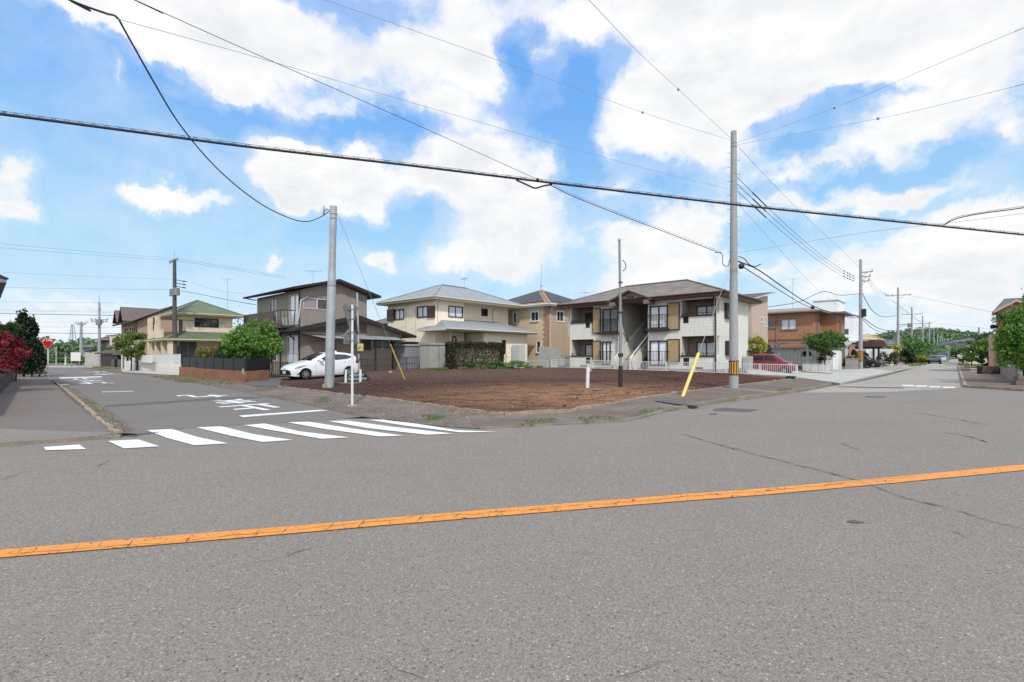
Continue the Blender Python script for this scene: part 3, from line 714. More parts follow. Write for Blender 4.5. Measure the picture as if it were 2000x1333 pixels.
# balcony
bx0, bx1, bd = f.a(497)+.9, f.a(583)-.1, -1.0; bz = 3.45-A.z0
bal = MB().box(-7.4, -.7, bd, -.02, bz-.12, bz).build('balcony', M['dkbrown'], A.root)
b0 = A.f(bd); am = b0.a(536)
MB().box(-7.45, am, bd-.04, bd, bz-.1, bz+1.1).box(-7.49, -7.45, bd, 0, bz-.1, bz+1.1).build('panel', plain('balcony_brown', C(84, 48, 44), .5, .4), bal)
rl = MB(); rl.bar((am, bd, bz+1.1), (-.7, bd, bz+1.1), .05); rl.bar((am, bd, bz+.06), (-.7, bd, bz+.06), .04); rl.bar((-.7, bd, bz+1.1), (-.7, 0, bz+1.1), .05)
k = am
while k < -.7: rl.bar((k, bd, bz), (k, bd, bz+1.1), .025); k += .24
for q in range(5): rl.bar((-.7, bd+q*.22, bz), (-.7, bd+q*.22, bz+1.1), .025)
rl.build('railing', M['dkbrown'], bal)
MB().extr([(-1.9, bz-.12), (-.5, bz-.12), (-.5, bz+.28), (-1.7, bz+.2)], 'y', bd-.06, bd-.02).build('panel', plain('balcony_brown', C(84, 48, 44)), bal)
for x in (-7.2, -4.2, -.75): MB().bar((x, -.05, bz-.9), (x, bd+.05, bz-.14), .06).build('bracket', M['dkbrown'], bal)
ac_unit(A.w(-1.25, -.62, bz+.01), -TH, 'outdoor air conditioner unit on the brown balcony of the beige house', .95, M['alu'])
MB().tube([(-.25, -.25, bz+.2), (-.1, -.12, bz+.35), (.05, -.08, bz+.9), (.06, .0, 5.2-A.z0), (.08, .5, 5.55-A.z0)], .05, 8).build('pipe', M['offwhite'], A.root, smooth=60)
MB().tube([(-.05, -.07, 0), (-.05, -.07, 5.75-A.z0)], .045, 6).build('downpipe', M['dkbrown'], A.root)
MB().tube([(-3.1, -.07, 0), (-3.1, -.07, zM)], .05, 6).build('downpipe', M['dkbrown'], A.root)
dish(A.w(-7.7, -1.25, bz+.85), 'grey satellite dish beside the brown balcony', -TH-.3, .42)
# awning on the gable side
aw = MB(); ya, yb = .9, 7.4
aw.face([(.03, ya-.9, 2.92-A.z0), (.03, yb, 2.98-A.z0), (1.9, yb-.3, 2.62-A.z0), (1.9, ya, 2.62-A.z0)])
M['poly'] = mat('awning_sheet', lambda T, oc, b: (b.inputs.__getitem__('Alpha').__setattr__('default_value', .85), C(196, 200, 200))[1], .35, .5)
awn = aw.build('awning', M['poly'], A.root)
fr = MB(); fr.bar((1.9, ya, 2.6-A.z0), (1.9, yb-.3, 2.6-A.z0), .07)
for k in range(7): t = k/6; fr.bar((.03, ya-.9+(yb-ya+.9)*t, 2.95-A.z0), (1.9, ya+(yb-.3-ya)*t, 2.6-A.z0), .035)
fr.build('frame', M['dkbrown'], awn)
sp = A.s(1.6)
for pxx in (655.5, 734): a = sp.a(pxx); MB().box(1.52, 1.62, a-.05, a+.05, -.1, 2.6-A.z0).build('post', M['dkbrown'], awn)
antenna(A.w(-3.6, 2.6, 6.75-A.z0), 1.25, 'small roof antenna on the dark roof of the beige house')

# ---------- B: cream house with grey hip roof
B = House('cream_house', (-6.08, 38.5), 'cream two storey house with grey hipped roof and brown shutters, behind the trimmed hedge')
mB = stucco('render_cream', C(251, 231, 207, .79)); mBt = plain('cream_trim', C(224, 216, 190), .6, .3)
rB = tiles('roof_lightgrey', C(176, 178, 182), .07, .16)
f, s_ = B.f(), B.s(); ze = 6.0-B.z0
w1 = f.rect(771, 604.5, 789.5, 624.5); w2 = f.rect(815, 598.5, 836, 620.5)
w3 = s_.rect(875.6, 598.5, 904, 620.5)
sB1 = B.s(-1.0); a1 = s_.a(906); w4 = sB1.rect(940, 603.5, 952, 618)
mb = MB(); wall(f, -6.6, 0, 0, ze, [w1, w2], mb); wall(s_, 0, a1, 0, ze, [w3], mb); wall(sB1, a1, 9.6, 0, ze, [w4], mb)
mb.face([(0, a1, 0), (-1, a1, 0), (-1, a1, ze), (0, a1, ze)]); mb.face([(-6.6, 0, 0), (-6.6, 9.6, 0), (-6.6, 9.6, ze), (-6.6, 0, ze)]); mb.face([(-6.6, 9.6, 0), (-1, 9.6, 0), (-1, 9.6, ze), (-6.6, 9.6, ze)])
a2 = s_.a(873)
# ground floor extension with porch
x1 = 1.8; sX = B.s(x1); g0, g1 = sX.a(943), sX.a(1028.5); zl = 3.35-B.z0
w5 = sX.rect(980.5, 664.5, 987, 691); w6 = sX.rect(954, 668.5, 966, 682)
wall(sX, g0, g1, 0, zl, [w5, w6], mb); mb.box(-1.0, x1, g0, g0+.12, 0, zl); mb.box(-1, x1-.002, g1, g1+.1, 0, zl)
mb.build('wall', mB, B.root, norm=False)
for pl, w, g in ((f, w1, M['g_curt']), (f, w2, M['g_white']), (s_, w3, M['g_curt']), (sB1, w4, M['g_dark']), (sX, w5, M['g_dark']), (sX, w6, M['g_dark'])):
    window(pl, w, B.root, M['dkbrown'], g, 0 if pl is sX else 1, .07, .06)
for q in ((757.6, 604.5, 771, 627), (836, 598, 850.4, 620.5)):
    a, b_, z0, z1 = f.rect(*q); bb = MB(); f.box(bb, a, b_, z0, z1, -.12, -.01); f.box(bb, a+.05, b_-.05, z0+.06, z1-.06, -.135, -.12); bb.build('shutter', plain('shutter_brown', C(98, 66, 58), .5, .35), B.root)
hip(B.root, -7.3, .7, -.7, 10.3, ze+.1, 1.62, rB, mBt, 'roof', 'y', .22)
c0 = B.s(0).a(884)
lr = MB(); zc = 3.55-B.z0; y0, y1_ = -.95, g1+.7; X1 = x1+.65
lr.face([(X1, y0, zc), (X1, y1_, zc), (.0, y1_-1.6, zc+.78), (.0, y0+1.6, zc+.78)], 0); lr.face([(X1, y0, zc), (0, y0+1.6, zc+.78), (-.9, y0+1.3, zc+.4), (-1.2, y0, zc)], 0); lr.face([(X1, y1_, zc), (-1.0, y1_, zc), (-1, y1_-1.6, zc+.78), (0, y1_-1.6, zc+.78)], 0); lr.face([(0, y0+1.6, zc+.78), (0, y1_-1.6, zc+.78), (-1, y1_-1.6, zc+1.0), (-1, y0+1.6, zc+1.0)], 0)
for p, q in (((X1, y0), (X1, y1_)), ((-1.2, y0), (X1, y0)), ((X1, y1_), (-1, y1_))): lr.face([(*p, zc), (*q, zc), (*q, zc-.17), (*p, zc-.17)], 1)
lr.face([(X1, y0, zc-.17), (X1, y1_, zc-.17), (-1.2, y1_, zc-.17), (-1.2, y0, zc-.17)], 1)
lr.build('porch_roof', [rB, mBt], B.root)
MB().tube([(X1+.06, y0, zc-.06), (X1+.06, y1_, zc-.06)], .06, 6).build('gutter', mBt, B.root)
pa = sX.a(881); MB().box(x1-.12, x1, pa-.08, pa+.08, 0, zc-.15).build('porch_post', mBt, B.root)
dn = MB().box(-.05, .0, c0+.3, c0+1.2, 0, 2.1); dn.build('door', M['dkbrown'], B.root)
downpipe(B.root, [(X1+.06, pa-.3, zc-.1), (x1+.2, pa-.1, zc-.45), (x1+.05, pa-.05, zc-.6), (x1+.05, pa-.05, 0)], mBt)
downpipe(B.root, [(.75, .1, ze), (.3, .15, ze-.3), (.05, .2, ze-.45), (.05, .2, zc+.2)], mBt)
a9 = B.s(-1).a(962); downpipe(B.root, [(.1, a9, ze), (-.7, a9, ze-.3), (-.95, a9, ze-.4), (-.95, a9, zc+.6)], mBt)
for pxx in (794, 812.5): a = f.a(pxx); downpipe(B.root, [(a, -.05, ze-.6), (a, -.05, .2)], mBt, .03)
wr = empty('door_wreath', (*sX.h.w(-.0, c0+.15, 0)[:2], zt(661, 37.9)), 'round dark red wreath hanging on the wall under the porch roof', 'wreath', -TH)
MB().tube([(.03, .2*math.cos(k*PI/8), .2*math.sin(k*PI/8)) for k in range(17)], .06, 6).build('ring', plain('wreath_red', C(120, 60, 58)), wr)
antenna(B.w(-3.3, 6.1, ze+1.7), .95, 'small roof antenna on the grey roof of the cream house')
MB().box(-.02, -.3, 0, .0, 0, .01).build('sill', mBt, B.root)

# ---------- house behind B on the left (only its grey roof shows)
Q = House('far_house', (-13.0, 58.0), 'house whose dark grey hipped roof shows between the beige and the cream house')
MB().box(-7, 0, 0, 7, 0, 5.2).build('wall', stucco('render_grey', C(170, 165, 158)), Q.root); hip(Q.root, -7.6, .6, -.6, 7.6, 5.3, 1.6, tiles('roof_midgrey', C(128, 128, 128), .1), M['grey'])

# ---------- C: peach house with solar panels
Cc = House('peach_house', (3.25, 44.0), 'peach rendered house with orange tiled roof and solar panels, left of the apartment block')
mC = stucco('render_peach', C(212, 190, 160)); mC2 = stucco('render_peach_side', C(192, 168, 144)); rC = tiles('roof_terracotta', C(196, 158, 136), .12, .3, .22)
f, s_ = Cc.f(), Cc.s(); ze = 6.0-Cc.z0
w1 = f.rect(1037.5, 609.5, 1052, 627.5); w0 = f.rect(1003, 611, 1008.5, 631.5); w2 = s_.rect(1087.5, 609, 1100.5, 628); w3 = f.rect(1048, 667, 1056, 689)
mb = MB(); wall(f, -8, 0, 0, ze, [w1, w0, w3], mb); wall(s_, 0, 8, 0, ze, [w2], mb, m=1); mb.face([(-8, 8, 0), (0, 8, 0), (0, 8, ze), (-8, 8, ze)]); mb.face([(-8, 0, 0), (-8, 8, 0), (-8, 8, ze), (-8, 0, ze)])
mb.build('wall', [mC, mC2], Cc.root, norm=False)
for pl, w, mu in ((f, w1, 1), (f, w0, 0), (s_, w2, 1), (f, w3, 0)): window(pl, w, Cc.root, M['white'], M['g_dark'], mu, .05, .03, trim=M['white'], sill=pl is not s_)
q = MB()
for k in range(26): z = k*.22; l = .55 if k % 2 else .38; q.box(-l, .03, -.03, .03, z, z+.2); q.box(-.0, .032, .0, .18 if k % 2 else .3, z, z+.2)
q.build('quoins', plain('quoin_brick', C(190, 150, 128), .85, .2, amt=.3), Cc.root)
hip(Cc.root, -8.6, .6, -.6, 8.6, ze+.12, 2.0, rC, M['white'], 'roof', 'x', .2)
def slope_pt(side, a, t, up):  # point on hip plane; side 'f': along x=a, t = 0 eave .. 1 apex
    x0, x1, y0, y1, zz = -8.6, .6, -.6, 8.6, ze+.12
    return (a, y0+t*4.6, zz+t*2.0+up) if side == 'f' else (x1-t*4.6, a, zz+t*2.0+up)
M['solar'] = mat('solar_glass', lambda T, oc, b: C(84, 86, 92), .6, .2)
for side, (a0, a1) in (('f', (-7.8, -.2)), ('s', (.2, 7.8))):
    pn = MB()
    for r_ in range(5):
        t0, t1 = .1+r_*.155, .1+(r_+1)*.155-.008
        for q_ in range(10):
            L0 = lambda t: (-8.6+t*4.6+.45, .6-t*4.6-.45) if side == 'f' else (-.6+t*4.6+.45, 8.6-t*4.6-.45)
            (l0, h0), (l1, h1) = L0(t0), L0(t1); u0, u1 = q_/10, (q_+1)/10-.006
            pts = [slope_pt(side, l0+(h0-l0)*u0, t0, .1), slope_pt(side, l0+(h0-l0)*u1, t0, .1), slope_pt(side, l1+(h1-l1)*u1, t1, .1), slope_pt(side, l1+(h1-l1)*u0, t1, .1)]
            low = [(p[0], p[1], p[2]-.06) for p in pts]; pn.add(pts+low, [(0, 1, 2, 3), (4, 5, 6, 7), (0, 1, 5, 4), (1, 2, 6, 5), (2, 3, 7, 6), (3, 0, 4, 7)])
    pn.build('solar_panel', M['solar'], Cc.root)
downpipe(Cc.root, [(.6, .15, ze), (.25, .2, ze-.3), (.06, .25, ze-.5), (.06, .25, 0)], M['white'])
antenna(Cc.w(-4.0, 4.0, ze+2.1), 2.6, 'tall thin whip antenna on the apex of the orange tiled roof', 1, .03)
antenna(Cc.w(.3, 5.5, ze+.3), 1.4, 'small antenna at the right eave of the peach house')

# ---------- D: apartment block
dl = (4.66, 39.5); D = House('apartment_block', (13.32, 31.65), 'cream sided two storey apartment block with tan shutters and central stair')
W = 11.65; DP = 6.5; z0 = D.z0
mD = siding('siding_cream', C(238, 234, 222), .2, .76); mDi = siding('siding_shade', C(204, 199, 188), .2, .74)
mDs = siding('siding_white', C(232, 228, 216), .2, .74)
rD = tiles('roof_slate', C(140, 132, 124), .075, .34, c2=C(158, 144, 130)); fD = plain('fascia_brown', C(96, 68, 62), .55, .35); sofD = plain('soffit_brown', C(150, 126, 116), .8, .2)
f, s_ = D.f(), D.s(); ze = 5.42-z0; X = lambda px: f.a(px)
v0, v1 = X(1214), X(1265.5)
def zz(py, px): return f.z(py, X(px))
oLu = (X(1116), X(1158.5), f.z(629.5, X(1137)), f.z(600.5, X(1137))); oLl = (X(1116), X(1159), f.z(694.5, X(1137)), f.z(663.5, X(1137)))
oRu = (X(1331), X(1395), f.z(615.5, X(1363)), f.z(585, X(1363))); oRl = (X(1331), X(1395), f.z(694.3, X(1363)), f.z(656.8, X(1363)))
wLu = f.rect(1176, 603, 1208, 649); wLl = (X(1176), X(1193), .42, f.z(667.5, X(1185))); wRu = f.rect(1269, 597.5, 1304.5, 642); wRl = (X(1269), X(1304.5), .42, f.z(665.5, X(1287)))
vL1 = f.rect(1144, 630, 1152, 641); vL2 = f.rect(1144.5, 699, 1152.5, 711); vR1 = f.rect(1334, 619, 1345, 632); vR2 = f.rect(1334.5, 699.5, 1346, 715)
cr1 = f.rect(1133, 713.5, 1147, 716.5); cr2 = f.rect(1357, 717.5, 1373, 723)
mb = MB(); wall(f, -W, v0, 0, ze, [oLu, oLl, wLu, wLl, vL1, vL2, cr1], mb, .12); wall(f, v1, 0, 0, ze, [oRu, oRl, wRu, wRl, vR1, vR2, cr2], mb, .12)
w1 = s_.rect(1414.5, 593, 1425, 622.5); w2 = s_.rect(1416, 666.5, 1425, 695); so1 = s_.rect(1401, 583, 1405, 614); so2 = s_.rect(1401, 656.5, 1405, 692)
wall(s_, 0, DP, 0, ze, [w1, w2, so1, so2], mb, .12, 1)
wall(D.f(DP), -W, 0, 0, ze, [], mb); wall(D.s(-W), 0, DP, 0, ze, [], mb)
# stair hall: side walls, back, ceiling
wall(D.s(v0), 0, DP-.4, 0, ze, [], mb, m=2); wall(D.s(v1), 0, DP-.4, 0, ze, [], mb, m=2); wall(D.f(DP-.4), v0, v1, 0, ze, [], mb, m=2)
mb.face([(v0, .02, ze-.05), (v1, .02, ze-.05), (v1, DP-.4, ze-.05), (v0, DP-.4, ze-.05)], 3)
# balcony recesses
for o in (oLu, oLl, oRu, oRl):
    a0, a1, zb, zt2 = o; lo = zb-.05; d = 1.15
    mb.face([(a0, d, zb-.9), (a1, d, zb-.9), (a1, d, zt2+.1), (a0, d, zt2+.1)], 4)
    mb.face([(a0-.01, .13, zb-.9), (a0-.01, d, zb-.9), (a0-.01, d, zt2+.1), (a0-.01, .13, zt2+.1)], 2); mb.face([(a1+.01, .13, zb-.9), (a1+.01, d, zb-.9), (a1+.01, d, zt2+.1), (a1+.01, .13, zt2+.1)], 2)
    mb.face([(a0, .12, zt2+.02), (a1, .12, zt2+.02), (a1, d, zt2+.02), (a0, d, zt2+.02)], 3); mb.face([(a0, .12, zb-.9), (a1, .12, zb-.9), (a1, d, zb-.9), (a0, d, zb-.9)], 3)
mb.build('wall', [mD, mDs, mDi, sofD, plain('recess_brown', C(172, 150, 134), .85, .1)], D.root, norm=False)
mb = MB(); mb.box(-W-.03, v0+.03, -.03, DP+.03, -.5, .22); mb.box(v1-.03, .03, -.03, DP+.03, -.5, .22); mb.build('foundation', M['concrete'], D.root)
bkp = D.f(1.1)
for o, cov in ((oLu, M['g_dark']), (oLl, M['g_curt']), (oRu, M['g_curt']), (oRl, M['g_white'])):
    a0, a1, zb, zt2 = o; q = a0+.35
    window(bkp, (q+.25, q+.25+(a1-a0)*.62, zb-.85, zt2-.35), D.root, M['dkbrown'], cov, 1, .07, .02, 'balcony_door')
    rr = MB(); rr.box(a0-.04, a1+.06, -.07, .16, zb-.09, zb-.0); rr.bar((a0, .04, zb+.14), (a1, .04, zb+.14), .035)
    for k in (0, .33, .66, 1): rr.bar((a0+.03+(a1-a0-.06)*k, .04, zb), (a0+.03+(a1-a0-.06)*k, .04, zb+.14), .03)
    rr.bar((a0+.3, .35, zt2-.45), (a1-.3, .35, zt2-.45), .03); rr.bar((a0+.5, .35, zt2-.45), (a0+.5, .35, zt2), .02); rr.bar((a1-.45, .35, zt2-.45), (a1-.45, .35, zt2), .02)
    rr.build('balcony_rail', M['dkbrown'], D.root)
for w, g_ in ((wLu, M['g_grey']), (wLl, M['g_white']), (wRu, M['g_white']), (wRl, M['g_white'])): window(f, w, D.root, M['dkbrown'], g_, 1, .08, .05)
for w in (w1, w2): window(s_, w, D.root, M['dkbrown'], M['g_curt'], 0, .1, .22)
for v in (vL1, vL2, vR1, vR2, cr1, cr2):
    mm = MB(); f.box(mm, v[0]-.03, v[1]+.03, v[2]-.03, v[3]+.03, .06, .1)
    k = v[0]
    while k < v[1]: f.box(mm, k, k+.025, v[2], v[3], .01, .055); k += .09
    mm.build('vent_grille', M['dkbrown'], D.root)
for q in ((1159.5, 604, 1173, 650), (1159.5, 667, 1173, 707), (1306, 593, 1327, 643.5), (1306, 664, 1327, 706)):
    a, b_, q0, q1 = f.rect(*q); mm = MB(); f.box(mm, a, b_, q0, q1, -.1, -.03); 
    for e0, e1_, r0, r1 in ((a-.04, a, q0, q1), (b_, b_+.04, q0, q1), (a-.04, b_+.04, q1, q1+.05), (a-.04, b_+.04, q0-.05, q0)): f.box(mm, e0, e1_, r0, r1, -.13, -.01, 1)
    mm.build('shutter', [M['tan'], M['dkbrown']], D.root)
for w, tray in ((wLu, 1), (wLl, 0), (wRu, 1), (wRl, 0)):
    mm = MB(); a, b_ = w[0]-.12, w[1]+.12; zt3 = w[2]+(.95 if tray else 1.0); zb3 = w[2]-.02
    mm.bar((a, -.34, zt3), (b_, -.34, zt3), .04); mm.bar((a, -.34, zb3), (b_, -.34, zb3), .04)
    for x in (a, b_): mm.bar((x, 0, zt3), (x, -.34, zt3), .035); mm.bar((x, 0, zb3), (x, -.34, zb3), .035)
    k = a
    while k <= b_+.01: mm.bar((k, -.34, zb3), (k, -.34, zt3), .018); k += .115
    if tray: mm.box(a-.04, b_+.04, -.42, -.0, zb3-.16, zb3-.03)
    mm.build('window_grille', M['dkbrown'], D.root)
# stair with parapet
st = MB(); xs0, xs1 = v0+.12, v0+1.25; n = 14; rise = 2.75/n
for k in range(n): st.box(xs0, xs1, -.9+k*.3, -.9+(k+1)*.3+.02, max(0, k*rise-.12), .15+k*rise)
st.box(v0+.02, v1-.02, -.9+n*.3, DP-.42, 2.7, 2.85)
stair = st.build('staircase', M['concrete'], D.root)
L_ = .3*n; pr = [(-1.15, 0), (-1.15, .95), (-.9, 1.1), (-.9+L_, 2.75+1.0), (-.9+L_, 2.75-.1), (-.9+.9, .25), (-.2, 0)]
MB().extr(pr, 'x', xs1+.02, xs1+.14).build('parapet', mD, stair)
pr2 = [(-1.15, 0), (-1.15, .95), (-.9, 1.1), (-.9+L_, 2.75+1.0), (-.9+L_, 2.3), (.2, 0)]
MB().extr(pr2, 'x', xs0-.1, xs0-.0).build('parapet', mD, stair)
MB().extr([(-1.15, 0), (-1.15, 1.0), (-1.03, 1.0), (-1.03, 0)], 'x', xs0, xs1+.02).build('end_wall', mD, stair) if False else None
MB().bar((xs1+.2, -.8, 1.2), (xs1+.2, -.9+L_, 3.65), .05).bar((xs1+.2, .2, 1.5), (xs1+.1, .2, 1.5), .04).build('handrail', M['dkbrown'], stair)
MB().box(v1-.9, v1-.1, DP-.45, DP-.41, 2.85, 4.85).box(v1-.9, v1-.1, DP-.45, DP-.41, .05, 2.05).build('door', M['dkbrown'], D.root)
mm = MB(); mm.box(v0-.05, v0+.25, -.05, .02, 0, ze*.5); mm.build('service_duct', mDi, D.root)
MB().cyl(v0-.12, -.12, .25, 2.6, .16, .16, 12).build('water_tank', M['offwhite'], D.root, smooth=40)
# roof with dormer gable
hip(D.root, -W-.75, .75, -.75, DP+.75, ze+.16, 1.5, rD, fD, 'roof', 'x', .22, sofD)
gx = (v0+v1)/2+.0; gh = f.z(569, gx); gz = f.z(590, gx); hw = (v1-v0)/2+.75
slab_gable(D.root, [(gx-hw, gz+.05), (gx, gh), (gx+hw, gz+.05)], -.95, 2.2, .13, rD, fD, 'dormer_roof', 'y', sofD)
MB().extr([(gx-hw+.2, gz-.02), (gx, gh-.16), (gx+hw-.2, gz-.02)], 'y', -.62, -.5).build('gable_panel', plain('gable_pale', C(176, 170, 158)), D.root)
mm = MB(); mm.box(gx-hw+.1, gx+hw-.1, -.66, -.48, gz-.16, gz-.02)
for k in range(5):
    a = PI*(k+.5)/5; mm.bar((gx+.08*math.cos(a), -.66, gz+.1+.05*math.sin(a)), (gx+.42*math.cos(a), -.66, gz+.1+.32*math.sin(a)), .09, .05)
mm.build('gable_ornament', M['dkbrown'], D.root)
MB().box(v0-.55, v0-.1, -.9, -.1, gz-.3, gz+.0).build('beam_end', sofD, D.root); MB().box(v1+.1, v1+.55, -.9, -.1, gz-.3, gz+.0).build('beam_end', sofD, D.root)
downpipe(D.root, [(-.05, -.75, ze+.05), (-.05, -.2, ze-.25), (-.05, -.08, ze-.35), (-.05, -.08, 0)], M['dkbrown'], .045)
downpipe(D.root, [(-W, -.75, ze+.05), (-W-.05, -.2, ze-.25), (-W-.05, -.08, ze-.4), (-W-.05, -.08, 2.7)], M['offwhite'], .04)
tk = empty('boiler_unit', D.w(.28, DP-1.1, -.2), 'grey boiler cabinet with pipe at the rear corner of the apartment block', 'boiler', -TH)
MB().box(-.25, .3, -.35, .35, 0, 1.25).build('casing', M['alu'], tk, bevel=.06); MB().tube([(0, 0, 1.25), (0, 0, 1.6), (.1, -.1, 1.75), (.3, -.1, 1.75)], .06, 8).build('pipe', M['grey'], tk)

# ---------- E: pink-beige house with mono-pitch roof
E = House('pink_house', (20.7, 42.0), 'dusty pink house with rising mono pitch roof behind the apartment block')
mE = stucco('render_pink', C(198, 176, 160)); f, s_ = E.f(), E.s()
a9 = s_.a(1499.5); w1 = s_.rect(1486, 620.5, 1489.5, 629.5); w2 = s_.rect(1495.5, 622, 1498, 638)
mb = MB(); wall(f, -6, 0, 0, 5.9, [], mb); wall(s_, 0, a9, 0, 5.9, [w1, w2], mb); mb.face([(0, 0, 5.9), (0, a9, 5.9), (0, a9, 6.6)]); wall(E.f(a9), -6, 0, 0, 6.6, [], mb)
mb.build('wall', mE, E.root, norm=False)
for w in (w1, w2): window(s_, w, E.root, M['white'], M['g_dark'], 0, .04, .02, trim=M['white'])
slab_gable(E.root, [(-.8, 5.95), (a9+.5, 7.0)], -6.5, .55, .12, tiles('roof_dark', C(92, 94, 100), .2), M['offwhite'])
# ---------- F: brick house
Fh = House('brick_house', (34.5, 55.6), 'orange brick two storey house with flat brown eaves beyond the apartment block')
mF = bricks('brick_orange', C(204, 148, 114), C(190, 130, 98), C(180, 150, 128), .3, .09); tF = plain('taupe_trim', C(150, 138, 128), .6, .3); rF = plain('eave_stone', C(208, 198, 186), .7, .3)
f, s_ = Fh.f(), Fh.s(); f2 = Fh.f(3.6); s2 = Fh.s(1.7); ze = 6.0
w1 = f.rect(1525, 623, 1556.5, 644.5); w0 = f.rect(1501, 625.5, 1514, 641); w2 = f.rect(1590.2, 622, 1593.4, 645)
mb = MB(); wall(f, -9, 0, 0, ze, [w1, w0], mb); wall(s_, 0, 3.6, 0, ze, [(1.0, 1.9, 3.4, 5.2)], mb); wall(f2, 0, 1.7, 0, ze, [], mb); wall(s2, 3.6, 9, 0, ze, [(4.6, 5.6, 3.4, 5.2)], mb)
mb.build('wall', mF, Fh.root, norm=False)
window(f, w1, Fh.root, tF, M['g_curt'], 1, .1, .08, sill=True); window(f, w0, Fh.root, tF, M['g_grey'], 1, .1, .08, sill=True); window(s_, (1.0, 1.9, 3.4, 5.2), Fh.root, tF, M['g_dark'], 0, .15, .1); window(s2, (4.6, 5.6, 3.4, 5.2), Fh.root, tF, M['g_dark'], 0, .15, .1)
rr = MB(); rr.box(-9.8, .9, -.9, 9.8, ze, ze+.16, 1); rr.box(-5, 2.6, 2.8, 9.8, ze-.04, ze+.12, 1); rr.extr([(-9.6, ze+.16), (.7, ze+.16), (-.8, ze+.5), (-8.4, ze+.5)], 'y', -.6, 9.5, 0)
rr.build('roof', [rF, tF], Fh.root)
downpipe(Fh.root, [(f.a(1516.5), -.08, ze), (f.a(1516.5), -.08, 0)], tF, .05); MB().box(-9, .04, -.05, 0, 2.75, 2.95).build('band', plain('band_brown', C(140, 96, 76)), Fh.root)
antenna(Fh.w(-3.0, 4, ze+.4), 4.3, 'tall television antenna on the brick house', 0, .03); antenna(Fh.w(-6.4, 3, ze+.4), 2.2, 'short thin antenna at the left of the brick house roof')
# ---------- G: white cubic house
G = House('white_cube_house', (46.5, 66.0), 'white cubic house with a tall blank upper block behind the brick house')
mG = stucco('render_white', C(236, 236, 236), .06); f, s_ = G.f(), G.s()
w1 = f.rect(1640.5, 643, 1657.5, 654)
mb = MB(); wall(f, -6, 0, 0, 6.9, [w1], mb); wall(s_, 0, 7, 0, 6.9, [], mb); mb.face([(-6, 0, 6.9), (0, 0, 6.9), (0, 7, 6.9), (-6, 7, 6.9)]); mb.box(f.a(1588), f.a(1635.5), .3, 6, 6.8, 9.1); mb.box(-6, 1.5, -2.2, 0, 0, 3.4)
mb.build('wall', mG, G.root, norm=False); window(f, w1, G.root, M['grey'], M['g_grey'], 1, .08)
MB().box(f.a(1588)-.1, f.a(1635.5)+.1, .2, 6.1, 9.1, 9.22).box(-6.1, .1, -.1, 7.1, 6.9, 7.0).build('coping', M['alu'], G.root)
# ---------- houses further down the right-hand street
def small_house(px0, px1, py_e, py_r, Y, label, wallm, roofm, name='small_house', depth=7, wins=(), hipr=True, th=TH, split=None, fm=None):
    Xr = (px1-CX)*Y/F; P = (Xr, Y); h = House(name, P, label, th=th)
    f = h.f(); wd = -f.a(px0); zr = CH+(CY-py_r)*Y/F; ze = CH+(CY-py_e)*Y/F
    wd = max(3, min(wd, 14)); mb = MB(); rs = [f.rect(*w) for w in wins]
    wall(f, -wd, 0, 0, ze, rs, mb); wall(h.s(), 0, depth, 0, ze, [], mb); mb.build('wall', wallm, h.root, norm=False)
    for r_ in rs: window(f, r_, h.root, M['grey'], M['g_grey'], 1, .07)
    hip(h.root, -wd-.6, .6, -.6, depth+.6, ze+.05, max(.5, zr-ze), roofm, fm or M['grey'], gutter=False)
    return h
rG = tiles('roof_bluegrey', C(128, 130, 140), .12, .25); rY = tiles('roof_yellow', C(240, 206, 148), .12, .15); rBk = tiles('roof_brown', C(110, 96, 88), .12, .25)
small_house(1678, 1712, 664, 651.5, 76, 'cream house with pale yellow hipped roof behind the brown carport', stucco('render_w2', C(222, 220, 210)), rY, wins=((1688, 664, 1694, 672), (1698, 664, 1708, 672)))
small_house(1706, 1722, 672, 662, 84, 'small house with pale yellow roof beside the larger yellow roofed one', stucco('render_w2', C(222, 220, 210)), rY)
small_house(1712, 1760, 680, 663, 80, 'low house with blue grey tiled roof behind the third utility pole', stucco('render_w3', C(196, 190, 180)), rG)
small_house(1735, 1771, 673, 657, 98, 'house with dark brown grey hipped roof rising above the low blue grey roof', stucco('render_w4', C(120, 110, 104)), rBk, wins=((1748, 676, 1760, 682),))
small_house(1765, 1792, 678, 669, 104, 'pale house with grey hipped roof near the fourth utility pole', stucco('render_w5', C(205, 203, 196)), rG)
small_house(1836, 1872, 690, 683, 240, 'long pale building closing the far end of the right street', stucco('render_w6', C(226, 224, 216)), plain('roof_pale', C(200, 200, 200)), 'far_building', 14, th=R(5))
small_house(1885, 1906, 672, 668.5, 96, 'narrow white house on the right side of the far street', stucco('render_w7', C(224, 222, 214)), M['grey'], th=R(20))
small_house(1900, 1942, 668, 660, 74, 'low cream building with grey roof between the trees and the pink pillar', stucco('render_w8', C(214, 206, 192)), rG, th=R(20))
small_house(1560, 1598, 672, 665, 90, 'hidden low building behind the brick house', stucco('render_w3', C(196, 190, 180)), rG)

